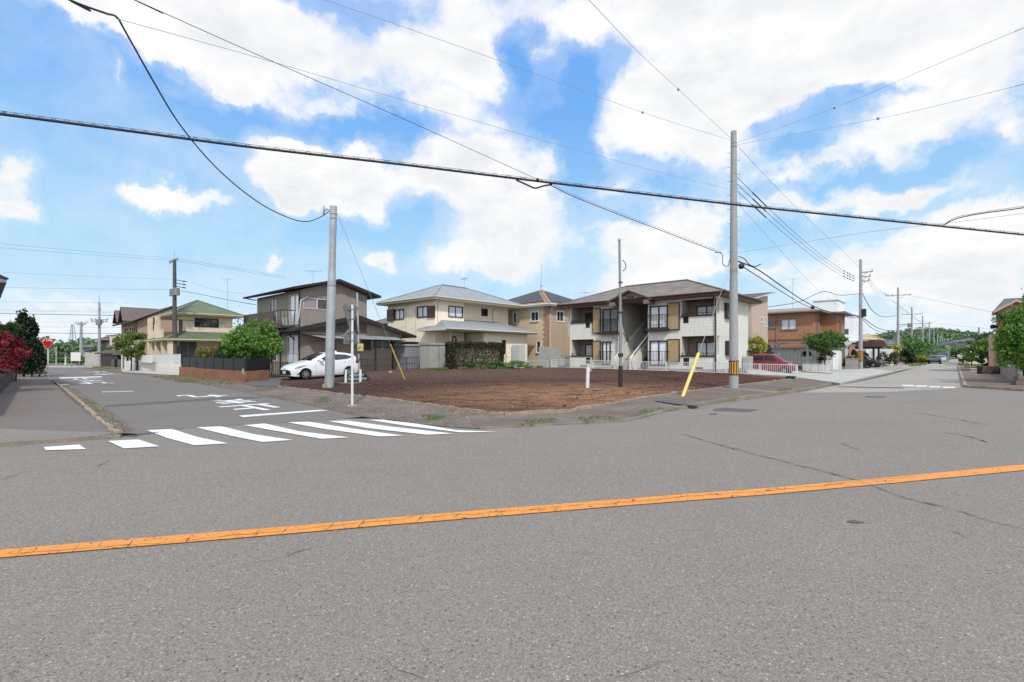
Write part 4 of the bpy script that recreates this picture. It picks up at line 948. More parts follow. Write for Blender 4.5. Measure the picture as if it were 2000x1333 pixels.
# ---------- right edge: pink-beige gabled house
Rh = House('gabled_house', (42.0, 41.0), 'pink beige house with grey roof and pink gable trim at the right edge', th=R(44))
mR = stucco('render_pinkbeige', C(190, 160, 136)); tR = plain('pink_trim', C(224, 180, 162), .7, .3); rR = tiles('roof_slate_grey', C(120, 120, 122), .09, .2)
f = Rh.f(); a0 = f.a(1948); ze = f.z(608, a0)
mb = MB(); wall(f, a0, a0+7, 0, ze, [], mb); wall(Rh.s(a0), 0, 7, 0, ze, [], mb)
zg = f.z(587, f.a(1985)); am = f.a(1985); hw = am-f.a(1940); mb.face([(am-hw+.3, 0, ze), (am+hw-.3, 0, ze), (am, 0, zg-.1)])
mb.build('wall', mR, Rh.root, norm=False)
am = f.a(1985); hw = am-f.a(1940)
slab_gable(Rh.root, [(am-hw, ze+.0), (am, zg+.06), (am+hw, ze+.0)], -.5, 4, .2, rR, tR, 'gable_roof', 'y')
rr = MB(); rr.face([(am-hw-.05, .3, ze), (am+7, .3, ze), (am+7, 4, ze+1.35), (am-hw+.75, 4, ze+1.35)]); rr.face([(am-hw-.05, .3, ze), (am-hw+.75, 4, ze+1.35), (am-hw-.05, 8, ze)]); rr.build('roof', rR, Rh.root)
downpipe(Rh.root, [(am-hw-.02, -.45, ze-.05), (am-hw+.1, -.1, ze-.3), (a0+.08, -.06, ze-.4), (a0+.08, -.06, 0)], plain('pipe_tan', C(150, 120, 106)))
lr = MB(); p0_ = f.z(644, f.a(1956)); p1_ = f.z(598, f.a(2008))
for k in range(9):
    t = k/9; xa = f.a(1957)+t*(f.a(2012)-f.a(1957)); xb = xa+(f.a(2012)-f.a(1957))/9; z = p0_+(p1_-p0_)*t; dz = (p1_-p0_)/9
    for j in range(7): lr.tube([(xa, -.3-j*.17, z+.02), (xb, -.3-j*.17, z+dz+.02)], [.1, .08], 6)
lr.build('tiled_porch_roof', plain('tile_pale', C(214, 204, 196), .6, .3, amt=.25), Rh.root, smooth=60)
MB().box(f.a(1955), f.a(1964), -1.5, -.3, p0_-.35, p0_-.05).build('eave_block', plain('terracotta', C(140, 84, 66)), Rh.root)
wb = MB(); wb.box(f.a(1958), f.a(1967), -.02, .02, 1.0, 3.6); wb.build('window', M['g_grey'], Rh.root)
spk = empty('wall_floodlight', Rh.w(a0-.2, -.1, f.z(639, a0)), 'black floodlight on the wall of the pink beige house', 'floodlight', -R(22))
MB().extr([(-.12, -.16), (.2, -.1), (.2, .12), (-.12, .22), (-.22, .12), (-.22, -.1)], 'y', -.12, .12).build('lamp_head', M['black'], spk); MB().bar((.2, 0, 0), (.32, .1, 0), .05).build('arm', M['black'], spk)
dsh = empty('balcony_plant', Rh.w(a0+.35, -.5, f.z(630, a0+.4)), 'spiky green palm plant in a pot by the eave of the pink beige house', 'plant')

# ---------- K: green roofed house on the left
K = House('green_roof_house', (-32.8, 48.6), 'cream house with green tiled hipped roofs on the left side street')
mK = stucco('render_cream2', C(226, 208, 184)); rK = tiles('roof_green', C(126, 140, 108), .16, .22, .3); tK = plain('cream_soffit', C(232, 216, 172), .7, .3)
f, s_ = K.f(), K.s(); ze = 5.7; L9 = s_.a(454)
w1 = s_.rect(380, 622.5, 427, 639.5); w2 = s_.rect(350, 664, 386, 694); w3 = s_.rect(346, 624, 358, 646)
g1 = s_.rect(348, 664, 384, 694)
mb = MB(); wall(f, -8, 0, 0, 3.0, [], mb); wall(s_, 0, L9, 0, ze, [w1, (g1[0]+.1, g1[1], .3, g1[3])], mb); wall(f, -2.2, 0, 3.0, ze, [(-1.6, -.3, 3.3, 5.1)], mb); wall(K.f(2.2), -8, -2.2, 3, ze, [(-6.5, -3.5, 3.3, 5.1)], mb); mb.face([(-2.2, 0, 3), (-2.2, 2.2, 3), (-2.2, 2.2, ze), (-2.2, 0, ze)])
mb.build('wall', mK, K.root, norm=False)
window(s_, w1, K.root, M['dkbrown'], M['g_dark'], 2, .1, .06); window(s_, (g1[0]+.1, g1[1], .3, g1[3]), K.root, M['grey'], M['g_grey'], 1, .08); window(f, (-1.6, -.3, 3.3, 5.1), K.root, M['dkbrown'], M['g_grey'], 1, .08); window(K.f(2.2), (-6.5, -3.5, 3.3, 5.1), K.root, M['dkbrown'], M['g_dark'], 1, .08)
hip(K.root, -8.8, .9, -.9, L9+.9, ze, 1.75, rK, tK, 'roof', 'y', .2, ridge=True)
hip(K.root, -9.5, -3.5, -.9, 5.5, ze-.02, 1.5, rK, tK, 'roof', 'x', .2)
hip(K.root, -5.5, 2.0, -1.9, L9+2.6, 3.05, 1.55, rK, tK, 'lower_roof', 'y', .18)
MB().box(-8.2, -2.2, -1.4, -1.2, 2.9, 4.1).box(-8.2, -8.0, -1.4, 2.2, 2.9, 4.1).box(-8.2, -2.2, -1.2, 2.2, 2.85, 3.0).build('balcony', mK, K.root)
for x, y, z0_, z1_ in ((-7.9, -1.2, 4.0, 5.5), (-4.6, -1.2, 4.0, 5.5), (-7.9, -1.2, 0, 3), (-5.4, -1.4, 0, 3), (-3.2, -1.5, 0, 2.9), (-.6, -1.5, 0, 2.9), (1.6, -1.5, 0, 2.9)): MB().box(x-.2, x+.2, y-.2, y+.2, z0_, z1_).build('column', mK, K.root)
MB().box(-2.6, -1.4, -.06, 0, .2, 2.4).box(-6.5, -5.2, -.06, 0, .2, 2.4).build('door', plain('door_wood', C(96, 68, 50)), K.root)
dish(K.w(-9.2, 3.0, 7.2), 'grey satellite dish on the roof of the green roofed house', .4, .45); antenna(K.w(-1.5, L9, 6.6), 3.3, 'thin antenna mast at the right end of the green roof')
# ---------- L: brownish pink house behind it
L = House('mauve_roof_house', (-45.0, 58.5), 'brownish pink house with steep mauve roofs left of the green roofed house')
mL = stucco('render_brownpink', C(178, 148, 130)); rL = tiles('roof_mauve', C(132, 114, 112), .14, .2); f, s_ = L.f(), L.s(); ze = 5.6
w1 = s_.rect(290, 631, 309, 648); w2 = s_.rect(289, 672, 302, 694); fr_ = [(-1.8, -.5, 3.4, 5.0), (-4.2, -2.6, 3.4, 5.0), (-7.4, -5.6, 3.4, 5.0), (-2.2, -.6, .6, 2.5)]
mb = MB(); wall(f, -10, 0, 0, ze, fr_, mb); wall(s_, 0, 7, 0, ze, [w1, w2], mb); mb.face([(0, 0, ze), (0, 7, ze), (0, 3.5, ze+2.0)]); mb.build('wall', mL, L.root, norm=False)
for pl, w in [(f, q) for q in fr_]+[(s_, w1), (s_, w2)]: window(pl, w, L.root, M['dkbrown'], M['g_curt'], 1, .1, .06)
slab_gable(L.root, [(-.8, ze-.1), (3.5, ze+2.1), (7.8, ze-.1)], -10.6, .7, .16, rL, M['dkbrown'])
slab_gable(L.root, [(-6.4, ze+.2), (-5.0, ze+2.0), (-3.6, ze+.2)], -.9, 3.0, .12, rL, M['dkbrown'], 'dormer_roof', 'y'); slab_gable(L.root, [(-10.2, ze+.2), (-8.8, ze+1.8), (-7.4, ze+.2)], -.9, 3.0, .12, rL, M['dkbrown'], 'dormer_roof', 'y')
MB().box(-10, -3, -1.2, -1.05, 2.8, 3.9).build('balcony', mK, L.root); MB().tube([(-10.6, -.85, ze-.12), (.7, -.85, ze-.12)], .07, 6).build('gutter', M['dkbrown'], L.root)
# ---------- more distant left houses
small_house(158, 192, 678, 667.5, 96, 'low grey tiled house near the far junction on the left', stucco('render_grey', C(170, 165, 158)), tiles('roof_midgrey', C(128, 128, 128), .1), depth=8, th=R(5), wins=((165, 683, 180, 690),))
small_house(190, 226, 664, 653, 88, 'dark timber house with brown roof behind the small utility pole', plain('dark_wood', C(78, 68, 66)), tiles('roof_redbrown', C(128, 100, 92), .14, .2), depth=8, th=R(12), wins=((208, 668, 222, 678),))
small_house(222, 240, 656, 650, 78, 'narrow cream house left of the mauve roofed house', stucco('render_w3', C(196, 190, 180)), rBk, th=R(25))
# corner of a roof entering at the top left
c = at(13, 553, 20.0)
Lr = House('left_edge_house', c[:2], 'house at the left edge of which only a dark roof corner shows')
MB().box(-8, -1.0, -7, -1.0, 0, c[2]-.1).build('wall', stucco('render_grey', C(170, 165, 158)), Lr.root)
hip(Lr.root, -9, 0, -8, 0, c[2]+.15, 2.6, tiles('roof_black', C(62, 60, 62)), M['grey'], gutter=False)
# ================================================================ SHEDS, FENCES, WALLS, STREET FURNITURE
def local(P, th=TH, z=None, name='x', label='', cat='', group=None): return empty(name, (P[0], P[1], H(*P) if z is None else z), label, cat, -th, group)
shd = plain('shed_beige', C(188, 186, 178), .5, .35, amt=.12)
def shed(P, w, h, d, label, m, doors=2):
    t = local(P, TH-PI/2+PI/2, None, 'storage_shed', label, 'shed', 'storage sheds behind the bare lot')
    MB().box(-d, 0, 0, w, .06, h-.14).build('body', m, t)
    MB().box(-d-.05, .1, -.06, w+.06, h-.14, h).build('roof', M['alu'], t)
    for k in range(doors):
        a = w*k/doors; o = .02+.02*(k % 2)
        dr = MB().box(0, o, a+.04, a+w/doors-.02, .1, h-.18).build('door', m, t)
        MB().box(o, o+.015, a+w/doors-.12, a+w/doors-.08, h*.4, h*.55).build('handle', M['grey'], dr)
        MB().bar((o+.006, a+w/doors-.03, .1), (o+.006, a+w/doors-.03, h-.18), .02).build('seam', M['grey'], dr)
    MB().box(-d, .02, -.02, w+.02, 0, .06).build('base', M['concrete'], t); return t
shed((-6.08, 36.0), 1.75, 1.98, 1.2, 'pale beige metal storage shed at the left end of the hedge', shd)
shed((-8.25, 37.5), 2.35, 1.98, 1.6, 'grey metal storage shed behind the dark fence', plain('shed_grey', C(156, 158, 162), .45, .4))
t = local((-9.3, 38.4), TH, None, 'lean_to_shelter', 'dark lean to shelter between the beige house and the grey shed', 'shelter')
MB().box(-1.5, .2, -.3, 3.4, 2.15, 2.25).build('roof', M['dkbrown'], t); MB().box(-1.4, -1.3, -.2, 3.3, 0, 2.15).build('back_panel', M['dkbrown'], t)
for y in (-.2, 3.2): MB().box(0, .08, y, y+.08, 0, 2.15).build('post', M['dkbrown'], t)

def fence(P0, P1, h, label, m, post=2.0, pick=.12, pr=.012, gap=.08, zoff=0.0, mid=False, name='picket_fence', group=None, panel=None, z_fn=None, base=None):
    d = Vector((P1[0]-P0[0], P1[1]-P0[1])); Lg = d.length; rz = math.atan2(d.y, d.x)
    zf = z_fn or (lambda x, y: H(x, y)+zoff)
    z0 = zf(*P0); t = empty(name, (P0[0], P0[1], z0), label, 'fence', rz, group)
    def z(s): q = d.normalized()*s; return zf(P0[0]+q.x, P0[1]+q.y)-z0
    n = max(1, round(Lg/post))
    for k in range(n+1):
        s = Lg*k/n; MB().box(s-.03, s+.03, -.03, .03, z(s)-.15, z(s)+h+.02).build('post', m, t)
    for k in range(n):
        a, b = Lg*k/n+.03, Lg*(k+1)/n-.03; mb = MB(); za, zb = z(a), z(b)
        mb.bar((a, 0, za+h), (b, 0, zb+h), .04, .035); mb.bar((a, 0, za+gap), (b, 0, zb+gap), .035, .03)
        if mid: mb.bar((a, 0, za+h*.5), (b, 0, zb+h*.5), .03)
        s = a+pick/2
        while s < b: zz_ = za+(zb-za)*(s-a)/(b-a); mb.bar((s, 0, zz_+gap), (s, 0, zz_+h), pr*2); s += pick
        if panel: mb.box(a, b, -.01, .01, min(za, zb)+gap, max(za, zb)+h-.03)
        mb.build('panel', m, t)
    return t
# white fence along the apartment block, on its low kerb wall
fl = (3.2, 39.3); fr_ = (16.15, 27.55)
M['fw'] = plain('fence_white', C(240, 238, 236), .45, .4, amt=.06)
def zk(x, y):
    s = ((x-fl[0])**2+(y-fl[1])**2)**.5/math.dist(fl, fr_); return .53+(.33-.53)*s
fence(fl, fr_, .62, 'long white picket fence between the bare lot and the apartment block', M['fw'], 2.0, .105, .011, .03, z_fn=zk, group='white picket fences')
kw = empty('kerb_wall', (fl[0], fl[1], 0), 'low concrete wall carrying the long white fence', 'low wall', math.atan2(fr_[1]-fl[1], fr_[0]-fl[0]))
LL = math.dist(fl, fr_); mb = MB(); n = 22
for k in range(n):
    a, b = LL*k/n, LL*(k+1)/n-.012; mb.add([(x, y, z) for x, z1 in ((a, .53-.2*k/n), (b, .53-.2*(k+1)/n)) for y, z in ((-.09, -.1), (-.09, z1-.02), (.09, z1-.02), (.09, -.1))], [(0, 1, 2, 3), (4, 5, 6, 7), (0, 1, 5, 4), (1, 2, 6, 5), (2, 3, 7, 6), (3, 0, 4, 7)])
mb.build('wall', M['edging'], kw)
mb = MB()
for k in range(12): mb.box(LL*(k+.5)/12-.15, LL*(k+.5)/12+.15, -.26, -.09, .28-.15*k/12, .42-.17*k/12)
mb.build('bracket_block', M['kerb'], kw)
MB().box(LL-.5, LL-.1, -.22, .1, -.05, .3).build('end_block', M['black'], kw)
fence(gp(1568, 727), gp(1617, 731), .78, 'short white picket fence beyond the red car', M['fw'], 1.6, .13, .014, .08, group='white picket fences')
wp = gp(1560, 729); wq = gp(1622, 733); 
ww = empty('low_wall', (wp[0], wp[1], 0), 'low brown base wall under the short white fence', 'low wall', math.atan2(wq[1]-wp[1], wq[0]-wp[0])); MB().box(0, math.dist(wp, wq), -.1, .1, 0, .14).build('wall', M['kerb'], ww)
# dark fence behind the white car
dkf = plain('fence_darkbrown', C(70, 60, 58), .5, .3)
fence((-9.9, 35.4), (-5.9, 38.3-1.0), .95, 'dark brown metal fence at the back of the lot, in front of the grey shed', dkf, 1.9, .13, .012, .05, mid=True, group='dark metal fences')
fence((-10.9, 34.4), (-9.95, 35.3), .95, 'short dark brown metal fence panel under the awning', dkf, 1.4, .13, .012, .05, mid=True, group='dark metal fences')
fence(gp(518, 738), (-13.2, 31.8), .95, 'dark brown metal fence behind the bonnet of the white car', dkf, 1.6, .12, .012, .05, group='dark metal fences')
# orange-brown retaining wall with black fence on the left corner
pk = [gp(352, 734), gp(478, 747), gp(524, 742.5)]
rw = empty('retaining_wall', (*pk[1], 0), 'orange brown block retaining wall at the corner of the side street', 'wall')
mbk = bricks('block_wall_orange', C(176, 124, 98), C(160, 108, 84), C(110, 84, 70), .9, .62)
mb = MB(); hgt = .62
for a, b in ((pk[0], pk[1]), (pk[1], pk[2])):
    n = max(2, int(math.dist(a, b)/.9))
    for k in range(n):
        p = (a[0]+(b[0]-a[0])*k/n-pk[1][0], a[1]+(b[1]-a[1])*k/n-pk[1][1]); q = (a[0]+(b[0]-a[0])*(k+.985)/n-pk[1][0], a[1]+(b[1]-a[1])*(k+.985)/n-pk[1][1])
        mb.bar((*p, hgt/2), (*q, hgt/2), .14, hgt)
mb.build('wall', plain('block_orange', C(172, 122, 96), .85, .2, amt=.3, scale=1.5), rw)
MB().box(-.0, .01, 0, .01, 0, .3).build('joint', M['dkbrown'], rw)
fence((pk[0][0]+.1, pk[0][1]+.12), (pk[1][0]-.05, pk[1][1]+.12), .68, 'black sheet fence on the orange brown retaining wall facing the side street', M['black'], 1.9, .2, .01, .02, z_fn=lambda x, y: hgt+.01, panel=True, name='panel_fence', group='black sheet fences')
fence((pk[1][0], pk[1][1]+.15), (pk[2][0], pk[2][1]+.1), .66, 'short black sheet fence on the end of the retaining wall', M['black'], 1.9, .2, .01, .02, z_fn=lambda x, y: hgt+.01, panel=True, name='panel_fence', group='black sheet fences')
# stake at the corner of the retaining wall
sp_ = gp(476.5, 748); t = empty('marker_stake', (*sp_, 0), 'leaning worn grey and red marker stake at the corner of the retaining wall', 'stake', 0, rot=(0, R(-4), 0))
MB().cyl(0, 0, 0, .5, .05, .045, 8).build('lower_half', plain('stake_red', C(150, 100, 90)), t); MB().cyl(0, 0, .5, .78, .045, .06, 8).build('upper_half', M['concrete'], t)
# white wall and fence of the green roofed house
pw = [gp(238, 722), gp(262, 724), gp(300, 727), gp(352, 729)]
mW = stucco('wall_white', C(222, 218, 206))
ww = empty('boundary_wall', (*pw[0], 0), 'white rendered boundary wall with a raised white panel in front of the green roofed house', 'wall')
mb = MB(); o_ = pw[0]
def seg(mb, a, b, z0, z1, th=.15): mb.bar((a[0]-o_[0], a[1]-o_[1], (z0+z1)/2), (b[0]-o_[0], b[1]-o_[1], (z0+z1)/2), th, z1-z0)
def lerp(a, b, t): return (a[0]+(b[0]-a[0])*t, a[1]+(b[1]-a[1])*t)
seg(mb, pw[1], pw[3], 0, .82); seg(mb, gp(272, 725), gp(296, 727), .82, 1.5); seg(mb, pw[0], gp(240, 722), 0, 1.5); seg(mb, gp(246, 722.5), gp(262, 724), 0, .9); seg(mb, gp(254, 723), gp(266, 724.4), .9, 1.55)
mb.build('wall', mW, ww)
gt = MB(); seg(gt, gp(267.5, 724.5), gp(270.5, 724.6), 0, 1.6, .25); gt.build('gate_post', M['dkbrown'], ww)
fence(lerp(pw[1], pw[3], .45), pw[3], .75, 'white railing on top of the white boundary wall', M['white'], 2.2, .16, .02, .05, z_fn=lambda x, y: .82, group='white railings')
# blocks, sheds and bins in the far left
def prop(name, label, cat, P, th=TH, z=None): return empty(name, (P[0], P[1], H(P[0], P[1]) if z is None else z), label, cat, -th)
P_ = gp(148, 717); t = prop('notice_board', 'blank white notice board standing near the far junction', 'notice board', P_, R(-20))
MB().box(-.5, .5, -.05, .05, .75, 1.85).build('panel', M['white'], t); MB().box(-.45, -.38, -.05, .05, 0, .75).build('leg', M['grey'], t); MB().box(.38, .45, -.05, .05, 0, .75).build('leg', M['grey'], t)
P_ = gp(213, 717); t = prop('garden_shed', 'dark garden shelter with a rusty roof beside the far utility pole', 'shelter', P_, R(20))
MB().box(-1.6, 1.6, 0, 2.4, 0, 1.6).build('body', M['dkbrown'], t); slab_gable(t, [(-.3, 1.75), (1.2, 2.2), (2.8, 1.75)], -2.4, 2.6, .1, rBk, M['dkbrown'])
P_ = gp(186, 714.5); t = prop('retaining_wall', 'pale sloping concrete retaining wall near the far junction on the left', 'wall', P_, R(30))
MB().extr([(-3.5, 0), (4.5, 0), (3.0, 1.5), (-3.5, 1.9)], 'y', 0, .3).build('wall', M['concrete_slab'], t)
P_ = gp(228, 719.5); t = prop('block_wall', 'weathered grey block wall left of the white boundary wall', 'wall', P_, R(42))
MB().box(-3.2, 3.2, 0, .15, 0, 1.0).build('wall', bricks('block_grey', C(134, 126, 118), C(120, 112, 104), C(90, 84, 80), .4, .2), t); MB().box(-.4, .3, -.25, 0, 0, 1.05).build('bin', M['black'], t)

# left hedge wall
q0 = gp(-60, 826); q1 = gp(25, 743)
lw_ = empty('block_wall', (*q0, 0), 'dark weathered block wall under the red hedge at the left edge', 'wall', math.atan2(q1[1]-q0[1], q1[0]-q0[0])); LQ = math.dist(q0, q1)
mb = MB(); n = int(LQ/1.2)
for k in range(n): mb.box(LQ*k/n, LQ*(k+1)/n-.02, -.07, .07, 0, .52)
mb.build('wall', bricks('block_dark', C(112, 104, 100), C(92, 84, 80), C(60, 56, 54), .4, .2), lw_)
mb = MB(); n2 = int(LQ/.9)
for k in range(n2): mb.box(LQ*k/n2+.05, LQ*(k+1)/n2-.05, -.03, .03, .56, .92); 
mb.bar((0, 0, .95), (LQ, 0, .95), .06); mb.build('slat_panel', plain('fence_brown', C(92, 78, 74), .6, .3, amt=.2), lw_)

# ---------------------------------------------------------------- utility poles
conc = mat('pole_concrete', worn(C(178, 178, 176), .16, 1.2, 18), .85, .25)
def hazard(z0, z1, r, parent):
    mb = MB(); n = 24
    for k in range(n):
        a0, a1 = 2*PI*k/n, 2*PI*(k+1)/n; m = 0 if k % 2 else 1
        p = [(r*math.cos(a), r*math.sin(a)) for a in (a0, a1)]
        mb.face([(*p[0], z0), (*p[1], z0), (*p[1], z1), (*p[0], z1)], m)
    mb.tube([(r*1.01*math.cos(k*PI/12), r*1.01*math.sin(k*PI/12), z0) for k in range(25)], .018, 5, 1); mb.tube([(r*1.01*math.cos(k*PI/12), r*1.01*math.sin(k*PI/12), z1) for k in range(25)], .018, 5, 1)
    return mb.build('hazard_band', [plain('hazard_yellow', C(232, 178, 60), .5, .3), M['black']], parent)
def step_bolts(parent, z0, z1, r, dz=.45):
    mb = MB(); z = z0; k = 0
    while z < z1: s = 1 if k % 2 else -1; mb.bar((s*r, 0, z), (s*(r+.14), 0, z), .02); z += dz; k += 1
    return mb.build('step_bolts', M['thin'], parent)
POLE = 'concrete utility poles along the right street'
mp = gp(1433, 758, .09); mpH = zt(258, mp[1])-.09
t = empty('utility_pole', (*mp, .09), 'tall bare concrete utility pole with yellow black band on the pavement, nearest on the right', 'utility pole', group=POLE)
MB().cyl(0, 0, -.3, mpH, .192, .115, 20).build('shaft', conc, t, smooth=40); MB().cyl(0, 0, mpH, mpH+.03, .116, .1, 16).build('cap', M['grey'], t)
hazard(.58, 1.16, .193, t); step_bolts(t, 4.6, 10.2, .13, .3)
mb = MB()
for py in (281, 288, 341, 355, 367, 375, 390, 497, 503, 512): z = zt(py, mp[1])-.09; mb.cyl(0, 0, z-.025, z+.025, .165-z*.004, None, 14)
mb.build('steel_band', M['grey'], t)
z = zt(521, mp[1])-.09; MB().blob((.28, -.1, z), .13, 3, 2, .1, sq=(1, .7, 1)).build('splice_case', M['black'], t, smooth=60)
z5 = zt(508, mp[1])-.09; MB().tube(crom([(.2, 0, z5+.15), (.45, -.05, z5+.02), (.6, -.05, z5-.18), (.85, -.1, z5-.3), (1.1, -.1, z5-.2)]), .02, 5).tube(crom([(-.18, 0, z5), (-.3, -.1, z5-.28), (-.5, -.1, z5-.2), (-.55, -.1, z5+.25), (-.8, 0, z5+.32)]), .015, 5).build('cable_loop', M['cable'], t)
def big_pole(px, pyb, pyt, label, arms=(), tf=0, r=.17, hz=True, group=POLE, lean=0, mt=None, steps=True, box=0):
    P = gp(px, pyb); h = zt(pyt, P[1])-H(*P)
    t = empty('utility_pole', (P[0], P[1], H(*P)), label, 'utility pole', -TH, group)
    MB().cyl(0, 0, -.2, h, r, r*.58, 12).build('shaft', mt or conc, t, smooth=40)
    if hz: hazard(.9, 1.9, r*.99+.01, t)
    if steps: step_bolts(t, 2.5, h-.5, r*.75, .5)
    for (zf, w, off, ang) in arms:
        a = MB(); c, s = math.cos(ang), math.sin(ang); z = h*zf
        a.bar((-w*(1-off)*c, -w*(1-off)*s, z), (w*off*c, w*off*s, z), .09); a.bar((0, 0, z-.5), (w*off*.6*c, w*off*.6*s, z), .04)
        arm = a.build('crossarm', M['grey'], t); b = MB()
        for q in (-w*(1-off)+.05, -w*(1-off)*.45, w*off-.05): b.cyl(q*c, q*s, z+.04, z+.25, .06, .05, 6)
        b.build('insulator', M['thin'], arm)
    for k in range(tf):
        q = (.42 if k % 2 else -.42); MB().cyl(q, -.05, h*.64, h*.64+.75, .28, None, 12).build('transformer', M['grey'], t, smooth=40)
    if box: MB().box(.1, .45, -.2, .2, h*.48, h*.55).build('junction_box', M['black'], t)
    return t, P, h
big_pole(1681, 723, 507, 'concrete utility pole with yellow band beside the white driveway, second on the right', ((.88, 1.1, .9, 0), (.84, .9, .9, 0), (.80, .8, .9, 0)), 0, .2, box=1)
big_pole(1754, 713.5, 562, 'third concrete utility pole on the right with transformers and a wide crossarm', ((.9, 3.0, .5, 0), (.52, 1.8, .9, 0)), 0, .2)
big_pole(1781, 709, 600, 'leaning dark topped fourth utility pole on the right with a crossarm', ((.87, 3.2, .5, 0),), 1, .2)
big_pole(1802, 706.5, 617, 'thin fifth utility pole on the right street', ((.83, 3.2, .5, 0),), 0, .2, hz=False)
big_pole(1815, 704.5, 630, 'sixth utility pole on the right street, dark near its top', (), 1, .2, hz=False)
rp = [(1824, 703.2, 645), (1831, 702.2, 652), (1836.5, 701.3, 657), (1841, 700.6, 661), (1844.5, 700.1, 664), (1848, 699.7, 667), (1851, 699.3, 669), (1853.5, 699, 671)]
for k, q in enumerate(rp): big_pole(*q, 'one of the tiny concrete poles receding at the far end of the right street', (), 0, .2, hz=False, steps=False)
big_pole(1912, 707, 640, 'plain concrete pole behind the trees on the right side of the far street', (), 0, .28, hz=False, group='utility poles on the right side'); big_pole(1890, 704, 659, 'thin pole on the right side of the far street', (), 0, .09, hz=False, group='utility poles on the right side')
wood = plain('pole_dark', C(104, 98, 94), .9, .2, amt=.3); LP = 'utility poles on the left'
t, P, h = big_pole(341, 724.5, 508, 'dark weathered utility pole with two transformers in front of the green roofed house', (), 0, .24, mt=wood, group=LP, hz=False)
for s in (-1, 1): MB().cyl(s*.6, 0, zt(578, P[1]), zt(564, P[1]), .3, .27, 14).build('transformer', M['grey'], t, smooth=40)
MB().cyl(0, 0, h, h+.95, .02, .015, 6).build('lightning_rod', M['thin'], t)
a = MB(); a.bar((-.5, -.3, h-.3), (.35, .2, h+.05), .06)
for k in range(4): a.cyl(-.45+k*.25, -.26+k*.14, h-.25+k*.08, h-.05+k*.08, .08, .06, 6)
a.build('insulator', M['grey'], t)
a = MB()
for k, z in enumerate((zt(547, P[1]), zt(553, P[1]), zt(559, P[1]))): a.bar((.1, 0, z), (1.7-.2*k, .6, z-.28), .06); a.bar((1.1, .4, z-.2), (1.35, .5, z-.24), .11)
a.build('crossarm', M['dkbrown'], t)
t, P, h = big_pole(194, 715.5, 590, 'pale concrete utility pole with round transformers near the far left junction', ((.9, 1.2, .6, 0), (.72, 2.6, .5, .6), (.69, 2.4, .5, .6)), 2, .2, hz=False, group=LP); MB().cyl(0, 0, h, h+1.1, .03, .02, 6).build('lightning_rod', M['thin'], t)
big_pole(158.5, 712.5, 629, 'smaller concrete utility pole with crossarm left of the pale one', ((.97, 3.0, .5, .4), (.93, 2.0, .5, .4)), 0, .25, hz=False, group=LP)
big_pole(110, 713, 677, 'short thin pole in front of the far woods', (), 0, .12, hz=False, steps=False, group=LP); big_pole(128, 713.5, 698, 'short white post in front of the far hedge', (), 0, .12, hz=False, steps=False, group=LP, mt=M['white'])
# steel mast far away
P_ = at(142, 694, 400); t = empty('lattice_mast', (P_[0], 400, 0), 'faint lattice mast above the far woods', 'mast')
mb = MB(); hh = zt(634, 400)
for sx in (-1, 1):
    for sy in (-1, 1): mb.bar((sx*2.4, sy*2.4, 0), (sx*.5, sy*.5, hh), .3)
for k in range(9): z = hh*k/9; w = 2.4-1.9*k/9; mb.bar((-w, -w, z), (w, -w, z), .2); mb.bar((-w, -w, z), (w*.9, -w, z+hh/9), .18)
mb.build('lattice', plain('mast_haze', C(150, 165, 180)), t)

# ---------------------------------------------------------------- left steel pole
lp = gp(643, 757, .05); lh = zt(403, lp[1])-.1
t = empty('steel_pole', (lp[0], lp[1], H(*lp)+.04), 'thick galvanised steel pole leaning slightly right in front of the white car', 'utility pole', rot=(0, math.atan2((651.5-643)*lp[1]/F, lh), 0))
mb = MB(); prof = [(0, .2), (2.0, .19), (4.3, .178), (4.45, .165), (4.6, .175), (4.8, .158), (6.6, .14), (6.65, .15), (7.0, .15), (lh, .145)]
mb.tube([(0, 0, z) for z, r in prof], [r for z, r in prof], 22); mb.build('shaft', M['galv'], t, smooth=35)
mb = MB()
for z in (3.0, 4.4, lh-.35, lh-.55): mb.cyl(0, 0, z-.02, z+.02, .2-.006*z, None, 16)
mb.build('steel_band', M['grey'], t)
MB().tube(crom([(-.1, 0, lh-.2), (-.3, 0, lh-.12), (-.42, 0, lh-.25), (-.4, -.02, lh+.02)]), .02, 6).cyl(-.42, 0, lh-.35, lh-.2, .05, .03, 8).build('hook', M['grey'], t)
MB().box(-.22, -.02, -.2, -.08, -.05, .16).build('base_block', M['edging'], t)
